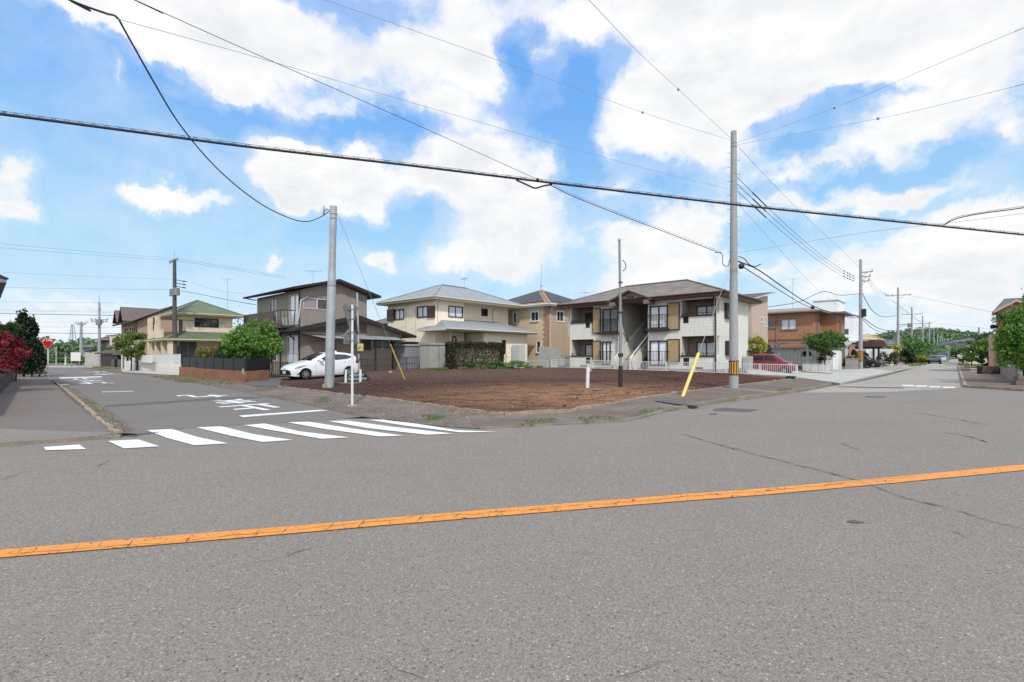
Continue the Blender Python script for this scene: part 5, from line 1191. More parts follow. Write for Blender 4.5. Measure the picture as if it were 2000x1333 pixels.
# thin service post in the lot
pp = gp(1212, 757, .06); ph = zt(471, pp[1])
t = empty('service_post', (*pp, H(*pp)+.04), 'thin grey steel post with hanging cables standing in the bare lot', 'post')
mb = MB(); mb.tube([(0, 0, 0), (0, 0, 1.3), (0, 0, 3.0), (-.05, 0, ph-.1)], [.075, .07, .06, .05], 12); mb.build('shaft', plain('post_grey', C(158, 160, 160), .5, .4, .2), t, smooth=40)
MB().cyl(0, 0, .05, .95, .1, .095, 12).build('sleeve', M['dkbrown'], t, smooth=40); MB().cyl(-.05, 0, ph-.1, ph, .07, .055, 10).build('cap', M['thin'], t)
zz2 = lambda py: zt(py, pp[1])-H(*pp)-.04
MB().tube(crom([(.08, 0, zz2(508)), (.2, 0, zz2(515)), (.22, 0, zz2(524)), (.1, 0, zz2(530))]), .018, 5).tube(crom([(.08, 0, zz2(610)), (.12, -.04, zz2(640)), (.33, -.04, zz2(664)), (.3, -.04, zz2(668)), (.1, -.04, zz2(650))]), .018, 5).tube(crom([(-.1, 0, zz2(575)), (-.14, 0, zz2(620)), (-.12, 0, zz2(665)), (-.3, 0, zz2(658)), (-.42, 0, zz2(672))]), .01, 4).build('cable', M['cable'], t)
MB().box(-.09, .09, -.1, .1, zz2(697), zz2(690)).cyl(0, 0, zz2(612), zz2(609), .095, None, 10).cyl(0, 0, zz2(553), zz2(551), .095, None, 10).build('clamp', M['dkbrown'], t)
MB().box(-.4, -.05, -.1, .1, -.02, .03).build('foot_plate', M['grey'], t)
# white standpipe
pp = gp(1147, 759, .05); t = empty('standpipe', (*pp, H(*pp)+.03), 'short white square standpipe with a tap in the middle of the bare lot', 'standpipe', R(10))
MB().box(-.065, .065, -.065, .065, 0, .9).box(-.072, .072, -.072, .072, .88, .92).build('post', M['white'], t, bevel=.01, rot=(0, R(1.5), 0))
MB().tube([(.06, 0, .78), (.15, -.02, .78), (.17, -.02, .73)], .022, 8).cyl(.13, -.02, .79, .83, .012, None, 6).bar((.09, -.02, .835), (.17, -.02, .835), .02).build('tap', M['alu'], t)
tag(MB().box(-.2, .2, -.13, .13, 0, .02).build('cover_plate', M['grey'], loc=(*gp(1166, 763, .05), H(*gp(1166, 763))+.075)), 'small grey cover plate in the soil right of the standpipe', 'cover plate')
# white sign post with the backs of two signs
sp0 = gp(688, 793, .02); t = empty('road_sign', (*sp0, .02), 'white sign post seen from behind with a triangular and a five sided grey plate', 'road sign', R(77))
hS = zt(597, sp0[1]); MB().cyl(0, 0, 0, hS, .036, None, 14).build('post', M['white'], t, smooth=40); MB().cyl(0, 0, -.01, .03, .16, .14, 10).build('base', M['edging'], t)
plg = plain('sign_back', C(150, 150, 148), .45, .4, .3)
def plate(poly, y, parent, m, front, th=.02):
    mb = MB(); mb.extr(poly, 'y', y, y+th, 0); mb.extr([(p[0]*.99, p[1]*1.0) for p in poly], 'y', y+th, y+th+.004, 1); return mb.build('sign_plate', [m, front], parent)
red = plain('sign_red', C(200, 30, 40), .35, .5); blue = plain('sign_blue', C(30, 90, 180), .35, .5)
def rp_(pts): return pts
za = hS-.02
plate([(-.36, za), (.36, za), (.4, za-.05), (.05, za-.66), (-.05, za-.66), (-.4, za-.05)], .045, t, plg, red)
zb = zt(643, sp0[1]); plate([(0, zb+.03), (.34, zb-.2), (.34, zb-.46), (-.34, zb-.46), (-.34, zb-.2)], .045, t, plg, blue)
mb = MB()
for z in (za-.12, za-.4, zb-.12, zb-.36): mb.cyl(0, 0, z-.015, z+.015, .045, None, 10); mb.bar((-.2, .035, z), (.2, .035, z), .03)
mb.build('bracket', M['grey'], t)
# meter pole behind
P0 = gp(702, 736, 0); P0 = (P0[0], P0[1]); 
t = empty('meter_pole', (*P0, H(*P0)), 'grey pole with a yellow meter box behind the white sign post', 'post', rot=(0, R(-1.6), 0)); mh = zt(579, P0[1])
MB().cyl(0, 0, 0, mh, .07, .055, 12).build('shaft', M['galv'], t, smooth=40)
zb = lambda py: zt(py, P0[1])-H(*P0)
MB().box(-.02, .33, -.2, -.06, zb(686.5), zb(672)).build('meter_box', plain('box_yellow', C(206, 190, 120), .5, .4), t, bevel=.02)
MB().box(-.06, .02, -.15, -.05, zb(690), zb(670)).box(.12, .17, -.215, -.2, zb(681), zb(677)).box(.02, .07, -.215, -.2, zb(683), zb(680)).build('bracket', M['dkbrown'], t)
MB().tube(crom([(.05, -.1, zb(688)), (.12, -.12, zb(694)), (.05, -.12, zb(704)), (-.15, -.1, zb(708)), (-.2, -.1, zb(700))]), .025, 6).tube(crom([(-.1, -.08, zb(630)), (-.03, -.1, zb(640)), (-.05, -.08, zb(655))]), .03, 6).build('cable', M['cable'], t)
MB().box(-.0, .14, -.09, -.03, zb(652), zb(648)).build('label_plate', plain('tag_red', C(130, 90, 88)), t)
# two white bollards with grey pipes on the ground
for px, lb in ((675, 'white bollard in front of the rear wheel of the white car, left of the pair'), (703.5, 'white bollard right of the sign post with a chipped top')):
    P = gp(px, 749, .03); tag(MB().box(-.05, .05, -.05, .05, 0, .66).box(-.055, .055, -.055, .055, .62, .67).build('bollard', M['white'], loc=(*P, H(*P)+.03), rot=(0, R(1), R(20))), lb, 'bollard', 'white bollards in front of the car')
P = gp(680, 746, .05); Pb = gp(716, 744, .05)
for k, (dy, dz) in enumerate(((0, .08), (.22, .08), (.11, .25))):
    o = MB().tube([(P[0], P[1]+dy, H(*P)+.06+dz), (Pb[0]-.1*k, Pb[1]+dy, H(*Pb)+.06+dz)], .085, 12).build('plastic_pipe', plain('pipe_grey', C(128, 134, 140), .4, .4), smooth=40)
    tag(o, 'grey plastic pipe lying in the small stack behind the white bollards', 'pipe', 'grey pipes stacked behind the bollards')
for k, (px, py) in enumerate(((711, 741), (714.5, 745))):
    P = gp(px, py, .03); mb = MB()
    for r_ in (.06, .1, .14): mb.tube([(.25*0+r_*math.cos(a*PI/8), 0.02*a, .15+r_*math.sin(a*PI/8)) for a in range(17)], .025, 5)
    tag(mb.build('hose_coil', M['black'], loc=(*P, H(*P)+.03)), ('black coiled hose behind the right bollard', 'smaller black coil lying right of the pipes')[k], 'hose')
tag(MB().box(-.5, .5, -.06, .06, 0, .04).build('plank', M['grey'], loc=(*gp(680, 751, .05), H(*gp(680, 751))+.08), rot=(0, 0, .1)), 'flat grey plank lying below the white bollards', 'plank')
# guy wires with yellow guards
def guy(p_top, p_mid, p_bot, label1, label2, r=.055):
    a, pym, b = Vector(p_top), p_mid, Vector(p_bot); m_ = next((b+(a-b)*(q/200) for q in range(1, 200) if CY-F*((b+(a-b)*(q/200)).z-CH)/(b+(a-b)*(q/200)).y < pym), b)
    d = (m_-b).normalized(); mb = MB(); mb.tube([b-d*.1, m_], r, 12); t = mb.build('guy_wire_guard', M['yellow'], smooth=40); tag(t, label2, 'guy guard', 'yellow guy wire guards')
    MB().tube([m_-d*.02, m_+d*.04], r*.8, 10).build('cap', plain('guard_cap', C(140, 130, 70)), t)
    MB().tube([m_-d*.1, m_+d*.12], r*1.08, 10).build('band', plain('guard_band', C(206, 172, 90)), t) if r < .054 else None
    tag(MB().tube([m_, a], .009, 5).build('guy_wire', M['thin']), label1, 'guy wire')
tp = (mp[0]-.1, mp[1]-.05, zt(515, mp[1])); g0_ = gp(1334, 774, .09)
guy(tp, 691, (*g0_, .1), 'stay wire running from the tall concrete pole down to the yellow guard', 'bright yellow guard tube leaning on the pavement edge, in front of the apartment block', .06)
g1_ = gp(791, 741, .05); tl = (lp[0]+.3, lp[1], zt(412, lp[1]))
guy(tl, 679, (*g1_, H(*g1_)), 'stay wire running from the steel pole down to the back of the lot', 'slim yellow guard tube leaning in front of the dark fence', .036)
ballm = plain('insulator_grey', C(150, 150, 150))
# ---------------------------------------------------------------- cables
def cable(pts, r, label, m=None, n=10, k=5, extra=None, name='cable', group='overhead cables'):
    P = [p if isinstance(p, Vector) else Vector(at(*p)) for p in pts]
    out_ = lambda p: not isinstance(p, Vector) and (p[0] < 0 or p[0] > 2000 or p[1] < 0)
    if out_(pts[0]): P = [P[0]+(P[0]-P[1]).normalized()*14]+P
    if out_(pts[-1]): P = P+[P[-1]+(P[-1]-P[-2]).normalized()*14]
    mb = MB(); Q = crom(P, n); mb.tube(Q, r, k)
    if extra: extra(mb, Q)
    o = mb.build(name, m or M['cable'], smooth=60, norm=False); return tag(o, label, 'cable', group)
mt = (mp[0], mp[1])
def onmp(py, dx=.15): return Vector((mp[0]+dx, mp[1], zt(py, mp[1])))
def lasher(mb, Q):
    # support strand above the thick cable with hanging loops
    S = [q+Vector((0, 0, .075)) for q in Q]; mb.tube(S, .006, 4)
    acc = 0
    for a, b in zip(Q[:-1], Q[1:]):
        seg_ = (b-a); n_ = max(1, int(seg_.length/.42))
        for k in range(n_):
            p = a+seg_*(k/n_); q = a+seg_*((k+.8)/n_); m_ = (p+q)/2+Vector((0, 0, .075))
            mb.tube([p, (p*.6+m_*.4), m_, (q*.6+m_*.4), q], .007, 3)
cable([(-150, 205, 11.0), (0, 223, 12), (250, 256, 13.2), (500, 289, 14.4), (800, 323.5, 15.6), (1040, 353, 16.6), (1430, 399.5, 18.3), (1700, 428, 19.3), (2000, 459, 20.4), (2200, 478, 21)], .036, 'thick black telephone cable with looped lashing crossing the whole view', extra=lasher, k=8)
cable([(60, -40, 7.6), (140, 2, 8.4), (205, 26, 9.2), (228, 34, 9.6), (245, 62, 10), (300, 160, 11.6), (350, 242, 13.2), (410, 315, 15.2), (465, 366, 17.2), (520, 405, 19.2), (570, 428, 20.6), (600, 433, 21.3), (625, 425, 21.8), (643, 413, lp[1])], .02, 'black cable drooping from the top left down to the top of the steel pole', k=6)
cable([(225, 36, 9.6), (500, 112, 12), (760, 188, 14.5), (1080, 280, 18), (1300, 340, 20.5), (1430, 371, mp[1])], .006, 'long thin wire from the kinked cable at the top left to the concrete pole', M['thin'])
cable([(200, -30, 9.5), (265, 1, 10), (520, 115, 12), (800, 238, 14.5), (1048, 350, 16.6)], .008, 'wire from the top left joining the thick cable near the centre', M['cable'])
bead = lambda px, py, Y: (lambda mb, Q: mb.blob(at(px, py, Y), .055, 1, 1, 0))
cable([(560, -25, 11), (635, 0, 11.8), (950, 110, 15.5), (1255, 220, 19.5), (1433, 276, mp[1])], .006, 'thin stay wire with a small insulator from the top centre to the pole top', M['thin'], extra=bead(1255, 220, 19.5))
cable([(1120, -30, 9), (1150, 0, 10), (1250, 105, 14.5), (1325, 175, 18), (1433, 276, mp[1])], .006, 'steep thin stay wire with an insulator above the right pole', M['thin'], extra=bead(1325, 175, 18))
cable([(2120, 8, 12.5), (2000, 55, 13.5), (1820, 130, 16), (1630, 211, 19), (1437, 280, mp[1])], .006, 'upper thin stay wire from the pole top to the right edge', M['thin'], extra=bead(1630, 211, 19))
cable([(2120, 140, 13), (2000, 165, 14), (1850, 202, 16), (1715, 232, 18), (1437, 284, mp[1])], .006, 'lower thin stay wire from the pole top to the right edge', M['thin'], extra=bead(1715, 232, 18))
def joint(mb, Q):
    mb.blob(at(1050, 351, 16.6), .06, 2, 1, .2); mb.blob(at(1075, 360, 16.8), .05, 5, 1, .2)
cable([(1008, 352, 16.5), (1030, 362, 16.55), (1045, 368, 16.6), (1060, 364, 16.7), (1078, 361, 16.8)], .03, 'slack black loop hanging under the thick cable near the centre', extra=joint)
def ticks(mb, Q):
    for i in range(2, len(Q)-2): mb.bar(Q[i], Q[i]+Vector((0, 0, .09)), .007)
    mb.tube([q+Vector((0, 0, .08)) for q in Q], .004, 3)
cable([(1075, 362, 16.8), (1120, 384, 17.6), (1200, 416, 19), (1300, 454, 20.8), (1410, 496, mp[1]-.2)], .014, 'thin lashed cable from the centre joint down to the concrete pole', extra=ticks, n=14)
p2 = gp(1680, 723); p2 = (p2[0], p2[1])
def on2(py, dx=0): return Vector((p2[0]+dx, p2[1], zt(py, p2[1])))
for k, (a, b) in enumerate(((347, 541), (360, 545.5), (374, 550.5))):
    pa_, pb_ = Vector(onmp(a)), Vector(on2(b, -.5)); mid = [pa_+(pb_-pa_)*t-Vector((0, 0, 4*.5*t*(1-t))) for t in (0, .2, .4, .6, .8, 1)]
    def ex(mb, Q, pa_=pa_, pb_=pb_):
        for t in (.8, .85, .9, .95): p = Q[int(len(Q)*t)]; mb.blob(tuple(p), .07, 1, 1, 0)
        p, q = Q[3], Q[6]; mb.tube([p, q], .028, 5)
    cable(mid, .013, ('top', 'middle', 'bottom')[k]+' of the three power lines between the first and second right poles', k=4, extra=ex)
cable([onmp(285), (1515, 365, 26), (1580, 430, 33), (1640, 485, 41), on2(525)], .008, 'thin wire from the pole top to the top of the second right pole', M['thin'])
cable([onmp(398), (1470, 430, 24), (1520, 485, 28), (1590, 560, 36), (1640, 600, 42)], .007, 'faint wire descending from the first right pole towards the brick house', M['thin'])
cable([onmp(511, .2), (1480, 527, 25), (1525, 558, 29), (1570, 588, 34), (1605, 605, 39), (1640, 613, 44), on2(619)], .03, 'upper thick black cable between the first and second right poles', k=6)
cable([onmp(519, .3), (1480, 540, 25), (1530, 572, 29), (1580, 600, 35), (1640, 618, 44), on2(622)], .022, 'lower thick black cable between the first and second right poles', k=6)
tag(MB().blob(at(1587.5, 601, 35), .14, 3, 2, .1).build('splice_case', M['black']), 'small black splice case hanging on the lower thick cable before the brick house', 'splice case')
cable([onmp(494), (1560, 475, 24), (1700, 453, 22), (1850, 436, 20), (2100, 405, 17)], .008, 'thin wire running right from the middle of the concrete pole', M['thin'])
cable([(2150, 380, 18.5), (2000, 406, 19.2), (1920, 417, 19.5), (1870, 427, 19.7), (1843, 440, 19.8)], .022, 'black cable branching off the thick cable at the right edge', k=6)
cable([(1846, 437, 19.8), (1870, 424, 19.7), (1930, 413, 19.4), (2000, 403, 19.2), (2150, 378, 18.5)], .01, 'thin strand above the branching cable at the right edge')
p3 = gp(1754, 713.5)
def on3(py, dx=0): return Vector((p3[0]+dx, p3[1], zt(py, p3[1])))
cable([on2(619, .2), (1700, 632, 53), (1717, 642, 60), (1735, 646, 66), on3(646)], .04, 'upper thick cable between the second and third right poles', k=5)
cable([on2(623, .2), (1700, 639, 53), (1717, 648, 60), (1735, 651, 66), on3(649)], .03, 'lower thick cable between the second and third right poles', k=5)
for k in range(3): cable([on2(541+5*k, .8), (1715, 565+4*k, 60), on3(580+2*k, -1.2+k*1.2)], .014, ('upper', 'middle', 'lower')[k]+' power line between the second and third right poles', M['thin'])
cable([on2(572, .2), (1690, 585, 50), (1705, 608, 54), (1725, 619, 60), (1750, 617, 66)], .03, 'sagging service cable right of the second pole', k=5)
cable([(1500, 600, 40), (1560, 590, 42), (1607, 570, 44), (1640, 577, 46), on2(574)], .024, 'service cable from the second pole dipping over the brick house', k=5)
cable([on3(576, 1.2), (1850, 592, 62), (1950, 612, 54), (2060, 622, 45)], .018, 'wire crossing the far street to the gabled house', M['thin'])
cable([on3(620), (1850, 634, 110), (1950, 645, 100)], .02, 'lower wire crossing the far street', M['thin'])
cable([on3(586, -1.0), (1781, 617, 85), (1802, 633, 110), (1815, 645, 140), (1830, 660, 190)], .03, 'power line receding above the far poles', M['thin'])
cable([on3(648), (1765, 658, 82), (1780, 663, 92), (1802, 670, 120), (1830, 683, 200)], .05, 'thick cable receding along the far poles')
# left side wires
kp_ = gp(341, 724.5); kY = kp_[1]; kX = kp_[0]
def onk(py, dx=0): return Vector((kX+dx, kY, zt(py, kY)))
for k, (a, b, nm) in enumerate(((476, 505, 'topmost'), (484, 509, 'second'), (532, 546, 'third'), (561, 566, 'fourth'))):
    cable([(-80, a-8, 40), (0, a, 41), (170, (a+b)/2+1, 44), onk(b)], .014 if k != 2 else .01, nm+' thin wire from the left edge to the dark pole', M['thin'])
    if k < 2: cable([onk(b), (430, b+14, 50), (560, b+36, 56)], .016, nm+' thin wire running right from the dark pole', M['thin'])
cable([onk(568, .6), (400, 577, 43), (450, 587, 40), (500, 596, 36)], .02, 'dark service cable from the dark pole to the beige house')
cable([onk(552, 1.6), (420, 566, 43), (474, 574, 38)], .012, 'thin service wire below the crossarm of the dark pole', M['thin'])
cable([onk(622, -1.5), onk(624, 0), (380, 627, 46), (440, 632, 45)], .035, 'dark cable passing in front of the green roofed house')
hl = [(607, 611, .016), (612, 617, .035), (604, 609, .012), (628, 630, .012), (650, 652, .03), (590, 592, .015), (638, 640, .02)]
for k, (a, b, r_) in enumerate(hl): cable([(-60, a-1, 66), (100, (a+b)/2, 68), (250, b, 70)], r_, ['dark wire under the topmost far lines at the left', 'thickest of the far left wires above the conifer', 'faint wire just above the thickest far left wire', 'faint wire behind the conifer top', 'thick low wire above the far woods', 'thin wire reaching the pole top at the far left', 'faint low wire through the far pole'][k], M['cable'] if r_ > .028 else M['thin'])
# ================================================================ MORE PROPS
t = empty('garage_wall', (31.0, 47.0, 0), 'pale grey garage wall with a white door behind the short white fence', 'garage', -TH)
GW = House('garage', (31.0, 47.0), 'low pale grey garage with a white door behind the short white fence', 'garage'); bpy.data.objects.remove(t)
f = GW.f(); a0 = f.a(1503); mb = MB(); wall(f, a0, 0, 0, 2.2, [], mb); wall(GW.s(), 0, 5, 0, 2.15, [], mb); wall(GW.s(a0), 0, 5, 0, 2.2, [], mb); mb.face([(a0, 0, 2.2), (0, 0, 2.2), (0, 5, 2.15), (a0, 5, 2.15)])
mb.build('wall', mat('corrugated_grey', lambda T, oc, b: T.mix(T.math('GREATER_THAN', T.math('FRACT', T.math('MULTIPLY', T.math('ADD', T.n('ShaderNodeSeparateXYZ', {0: oc}).outputs[0], T.n('ShaderNodeSeparateXYZ', {0: oc}).outputs[1]), 3.0)), .85), C(238, 238, 238, .9), C(205, 205, 206, .9)), .6, .3), GW.root, norm=False)
r_ = f.rect(1512, 686, 1523, 706); mb = MB(); f.box(mb, r_[0], r_[1], 0, r_[3], -.06, -.01); mb.build('door', M['white'], GW.root); MB().box(a0-.1, .1, -.15, .02, 2.15, 2.27).box(.0, .14, -.1, 5.1, 2.1, 2.27).build('coping', M['alu'], GW.root)
tag(MB().cyl(0, 0, 0, .12, .09, None, 10).build('wall_lamp', M['grey'], loc=GW.w(f.a(1552.5), -.1, f.z(684, f.a(1552.5))), rot=(R(90), 0, -TH)), 'small round grey lamp on the garage wall', 'lamp')
TRL = leafmat('translucent_sheet', C(214, 214, 212), C(206, 206, 206), .6)
cpt = House('carport', (28.8, 43.6), 'light grey carport with thin posts and flat roof in front of the garage', 'carport'); f = cpt.f()
x0, x1 = f.a(1470), f.a(1588); zr = f.z(672, (x0+x1)/2)
rf_ = MB(); rf_.face([(x0, -.1, zr), (x1+.8, -.1, zr), (x1+.8, 4.2, zr), (x0, 4.2, zr)]); rf_.box(x0, x1+.8, -.18, -.1, zr-.07, zr+.09); rf_.box(x1+.8, x1+.88, -.18, 4.2, zr-.1, zr+.09); rf_.build('roof', TRL, cpt.root)
for px, y in ((1484, .3), (1521, .3), (1577.5, .1)): a = cpt.f(y).a(px); MB().box(a-.09, a+.09, y-.06, y+.06, 0, zr).build('post', M['alu'], cpt.root)
for px, y in ((1603, 3.9),): a = cpt.f(y).a(px); MB().box(a-.12, a+.12, y-.06, y+.06, 0, zr).build('post', M['alu'], cpt.root)
MB().bar((x1, .1, zr-.45), (x1+.8, 2.4, zr-.03), .06).build('brace', M['alu'], cpt.root)
P_ = gp(1651, 723); bw = House('block_wall', P_, 'grey concrete block wall with a pale coping beside the second right pole', 'wall')
f = bw.f(); a1 = f.a(1676); MB().box(0, a1, 0, .15, 0, 1.08).build('wall', bricks('block_pale', C(188, 186, 176), C(168, 166, 156), C(130, 128, 120), .4, .2), bw.root); MB().box(-.02, a1+.02, -.03, .18, 1.08, 1.16).build('coping', M['concrete'], bw.root)
P_ = at(1664, 694, 52); t = prop('brick_pillar', 'slim salmon brick gate pillar behind the block wall', 'pillar', P_); MB().box(-.22, .22, -.22, .22, 0, 2.5).box(-.27, .27, -.27, .27, 2.5, 2.62).build('pillar', plain('salmon', C(206, 158, 132), .85, .2), t)
cb = House('carport', (41.5, 60.5), 'brown pergola like carport with dark posts over the black cars', 'carport'); f = cb.f(); x1 = f.a(1722); x0 = f.a(1655); zr = f.z(681, x1)
mb = MB(); mb.box(x0, x1, 0, 5, zr, zr+.14); mb.extr([(x0, zr+.14), (x1, zr+.14), (x1-.6, zr+.75), (x0+.5, zr+.75)], 'y', 0.0, 4); mb.build('roof', rBk, cb.root)
MB().extr([(x1-3, zr+.2), (x1+.6, zr+.2), (x1+.2, zr+.9), (x1-2.4, zr+.9)], 'y', -.5, 1.5).build('tiled_canopy', tiles('roof_redbrown2', C(112, 82, 78), .14, .2), cb.root)
for px in (1659, 1706, 1716): a = f.a(px); MB().box(a-.1, a+.1, 0, .2, 0, zr).build('post', M['dkbrown'], cb.root)
gwp = at(1740, 694, 69); gw_ = House('garage', (gwp[0], 69.0), 'white garage with three shutter doors behind the black cars', 'garage'); f = gw_.f(); x0 = f.a(1690); mb = MB(); mb.box(x0, 0, 0, 4, 0, 2.4); mb.build('wall', M['white'], gw_.root)
for k in range(4): a = x0*(k+.1)/4; b_ = x0*(k+.9)/4; MB().box(b_, a, -.05, 0, .05, 2.1).build('shutter_door', siding('shutter_white', C(222, 224, 226), .12, .8), gw_.root)
# right side planter, pillar, wall
P_ = gp(1935.5, 731, .1); t = prop('stone_planter', 'stacked dark brown stone planter on the right pavement', 'planter', P_, z=.1, th=R(10)); wdt = 30*P_[1]/F/1.0
mb = MB(); random.seed(5)
for r_ in range(6):
    x = -wdt/2
    while x < wdt/2: l = random.uniform(.25, .5); mb.box(x, min(x+l-.02, wdt/2), -.03*random.random(), .5, r_*.1, r_*.1+.088); x += l
mb.build('stones', plain('stone_brown', C(112, 92, 88), .9, .2, amt=.4, scale=4), t); MB().box(-wdt/2-.02, wdt/2+.02, 0, .48, .02, .56).build('core', plain('planter_core', C(60, 50, 48)), t)
P_ = at(1943.5, 694, 42); t = prop('gate_pillar', 'tall pink beige gate pillar with a dark grille right of the street trees', 'pillar', P_, z=.1, th=R(20))
MB().box(-.33, .05, -.25, .25, 0, 3.15).build('pillar', mR, t); MB().box(.05, .5, -.08, .08, .3, 3.1).build('panel', plain('panel_mauve', C(140, 112, 104)), t)
mb = MB(); [mb.box(.12, .3, -.13, -.09, 1.9+.22*k, 2.02+.22*k) for k in range(5)]; mb.build('grille', M['dkbrown'], t)
a, b = gp(1954, 730, .1), gp(1987, 747, .1); b = (b[0]-1.2, b[1]-1.3)
t = empty('block_wall', (*a, .1), 'pale block wall with raised white panels and dark rails along the right pavement', 'wall', math.atan2(b[1]-a[1], b[0]-a[0])); LL = math.dist(a, b)
MB().box(0, LL, -.08, .08, 0, .75).build('wall', bricks('block_pale2', C(184, 178, 172), C(168, 162, 156), C(120, 114, 110), .5, .25), t)
for k in range(6): x = LL*(k+.3)/6; MB().box(x, x+.9, -.1, .1, .75, 1.5).build('panel', M['concrete_slab'], t)
MB().bar((0, 0, 1.0), (LL, 0, 1.0), .04).bar((0, 0, 1.25), (LL, 0, 1.25), .04).build('rail', M['dkbrown'], t)
a = gp(1985, 753, .1); tag(MB().box(0, 3, 0, .3, 0, .22).box(.1, 3, .02, .3, .23, .42).build('kerb_block', plain('block_brownish', C(128, 112, 104), .9, .2, amt=.3), loc=(*a, .1), rot=(0, 0, R(-8))), 'brown stone step at the foot of the bush at the right edge', 'stone step')
P_ = gp(1883, 709.5); t = prop('street_sign', 'pale T shaped sign on the right verge of the far street', 'road sign', P_, R(30)); hh = zt(687, P_[1]); MB().cyl(0, 0, 0, hh, .13, None, 8).build('post', M['offwhite'], t); MB().extr([(-.55, hh), (.55, hh), (.35, hh-.3), (.2, hh-.5), (-.2, hh-.5), (-.35, hh-.3)], 'y', -.08, .08).build('plate', M['offwhite'], t)
# left: give way / stop sign and sign posts
P_ = gp(94, 741, .05); t = prop('stop_sign', 'red inverted triangle stop sign with white characters on a white post', 'road sign', P_, R(-32), z=.05); hs = zt(662, P_[1])-.05
MB().cyl(0, 0, 0, hs-.02, .038, None, 12).build('post', M['white'], t, smooth=40)
tri = [(-.36, hs), (.36, hs), (.385, hs-.04), (.03, hs-.6), (-.03, hs-.6), (-.385, hs-.04)]; ins = [(p[0]*.95, (p[1]-(hs-.22))*.95+hs-.22) for p in tri]
mb = MB(); mb.extr(tri, 'y', -.075, -.055, 0); mb.extr(ins, 'y', -.078, -.0752, 1)
plt_ = mb.build('sign_plate', [M['white'], red], t)
tx = ground_text('止まれ', (0, 0), 0, .92, .92, plt_, .17, 0, M['mark']); tx.name = 'lettering'; tx.location = (0, -.082, hs-.15); tx.rotation_euler = (R(90), 0, 0)
P_ = gp(58, 720); t = prop('road_sign', 'small red and blue road sign at the far left junction', 'road sign', P_, R(-20)); hs = zt(692, P_[1]); MB().cyl(0, 0, 0, hs, .06, None, 8).build('post', M['white'], t)
MB().extr([(-.45, hs), (.45, hs), (0, hs-.8)], 'y', -.1, -.06).build('sign_plate', red, t); MB().box(-.45, .45, -.1, -.06, hs-1.5, hs-.95).build('sign_plate', blue, t)
P_ = gp(245, 722.5); t = prop('street_sign', 'white sign post with a blank arm beside the small tree on the left', 'road sign', P_, R(-20)); hs = zt(674, P_[1]); MB().cyl(0, 0, 0, hs, .09, None, 8).build('post', M['white'], t); MB().box(-.1, .8, -.03, .03, hs-.35, hs-.02).build('arm', plain('sign_pale', C(200, 206, 208)), t)
tag(MB().box(-.09, .09, -.06, .06, 0, .14).build('stone_block', M['concrete'], loc=(*gp(763, 729, .05), .36)), 'small pale block at the foot of the dark fence', 'block')
cbx = House('water_heater', (.35, 37.6), 'tall off white water heater cabinet at the right corner of the cream house', 'water heater'); MB().box(-.5, .28, 0, .7, 0, 1.85).build('cabinet', M['offwhite'], cbx.root, bevel=.02); MB().box(.29, .33, .1, .5, .5, .6).tube([(-.6, .1, 0), (-.6, .1, 1.7)], .03, 6).build('pipe', M['grey'], cbx.root)
cbx = House('storage_box', (2.95, 40.2), 'pale grey concrete block enclosure left of the peach house door', 'storage box'); MB().box(-.95, .45, 0, 1.2, 0, 1.75).build('box', mat('block_enclosure', worn(C(190, 188, 180), .15, 2, 20), .9, .2), cbx.root)
ac_unit((3.95, 40.6, .62), -TH, 'grey outdoor unit beside the concrete enclosure at the peach house', 1.15, M['alu'])
tag(MB().box(-.5, .5, -.2, .2, 0, .25).build('stand', M['dkbrown'], loc=(3.95, 40.6, .4), rot=(0, 0, -TH)), 'dark base under the outdoor unit at the peach house', 'stand')
fence((-.2, 39.6), (2.9, 39.5), .6, 'faded low railing between the cream house and the long white fence', M['alu'], 1.6, .14, .014, .08, mid=True, group='low railings')
stk = gp(987, 713, .1); tag(MB().cyl(0, 0, 0, 1.25, .03, None, 6).bar((-.02, 0, 1.0), (.35, 0, 1.02), .025).build('water_tap_stake', M['dkbrown'], loc=(-.45, 36.9, .36)), 'thin rusty stake with a short arm right of the hedge', 'stake')
# ================================================================ VEGETATION
def quads(C_, S, nrm=None, aspect=1.6):
    n = len(C_); a = rng.normal(size=(n, 3)); a /= np.linalg.norm(a, axis=1)[:, None]
    b = rng.normal(size=(n, 3)); b -= (a*b).sum(1)[:, None]*a; b /= np.linalg.norm(b, axis=1)[:, None]
    s = (S*rng.uniform(.5, 1.6, n))[:, None]
    c = np.cross(a, b)
    return np.stack([C_-a*s*aspect/2, C_+b*s/2+c*s*.12, C_+a*s*aspect/2, C_-b*s/2+c*s*.12], 1).reshape(-1, 3)
def leafmesh(name, C_, S, m, parent=None, aspect=1.6):
    v = quads(np.asarray(C_, float), S, aspect=aspect); n = len(v)//4
    me = bpy.data.meshes.new(name); me.vertices.add(len(v)); me.vertices.foreach_set('co', v.ravel())
    me.loops.add(len(v)); me.loops.foreach_set('vertex_index', np.arange(len(v), dtype=np.int32))
    me.polygons.add(n); me.polygons.foreach_set('loop_start', np.arange(0, len(v), 4, dtype=np.int32)); me.polygons.foreach_set('loop_total', np.full(n, 4, dtype=np.int32))
    me.materials.append(m); me.update(calc_edges=True); me.validate()
    o = bpy.data.objects.new(name, me); COL.objects.link(o)
    if parent: o.parent = parent
    return o
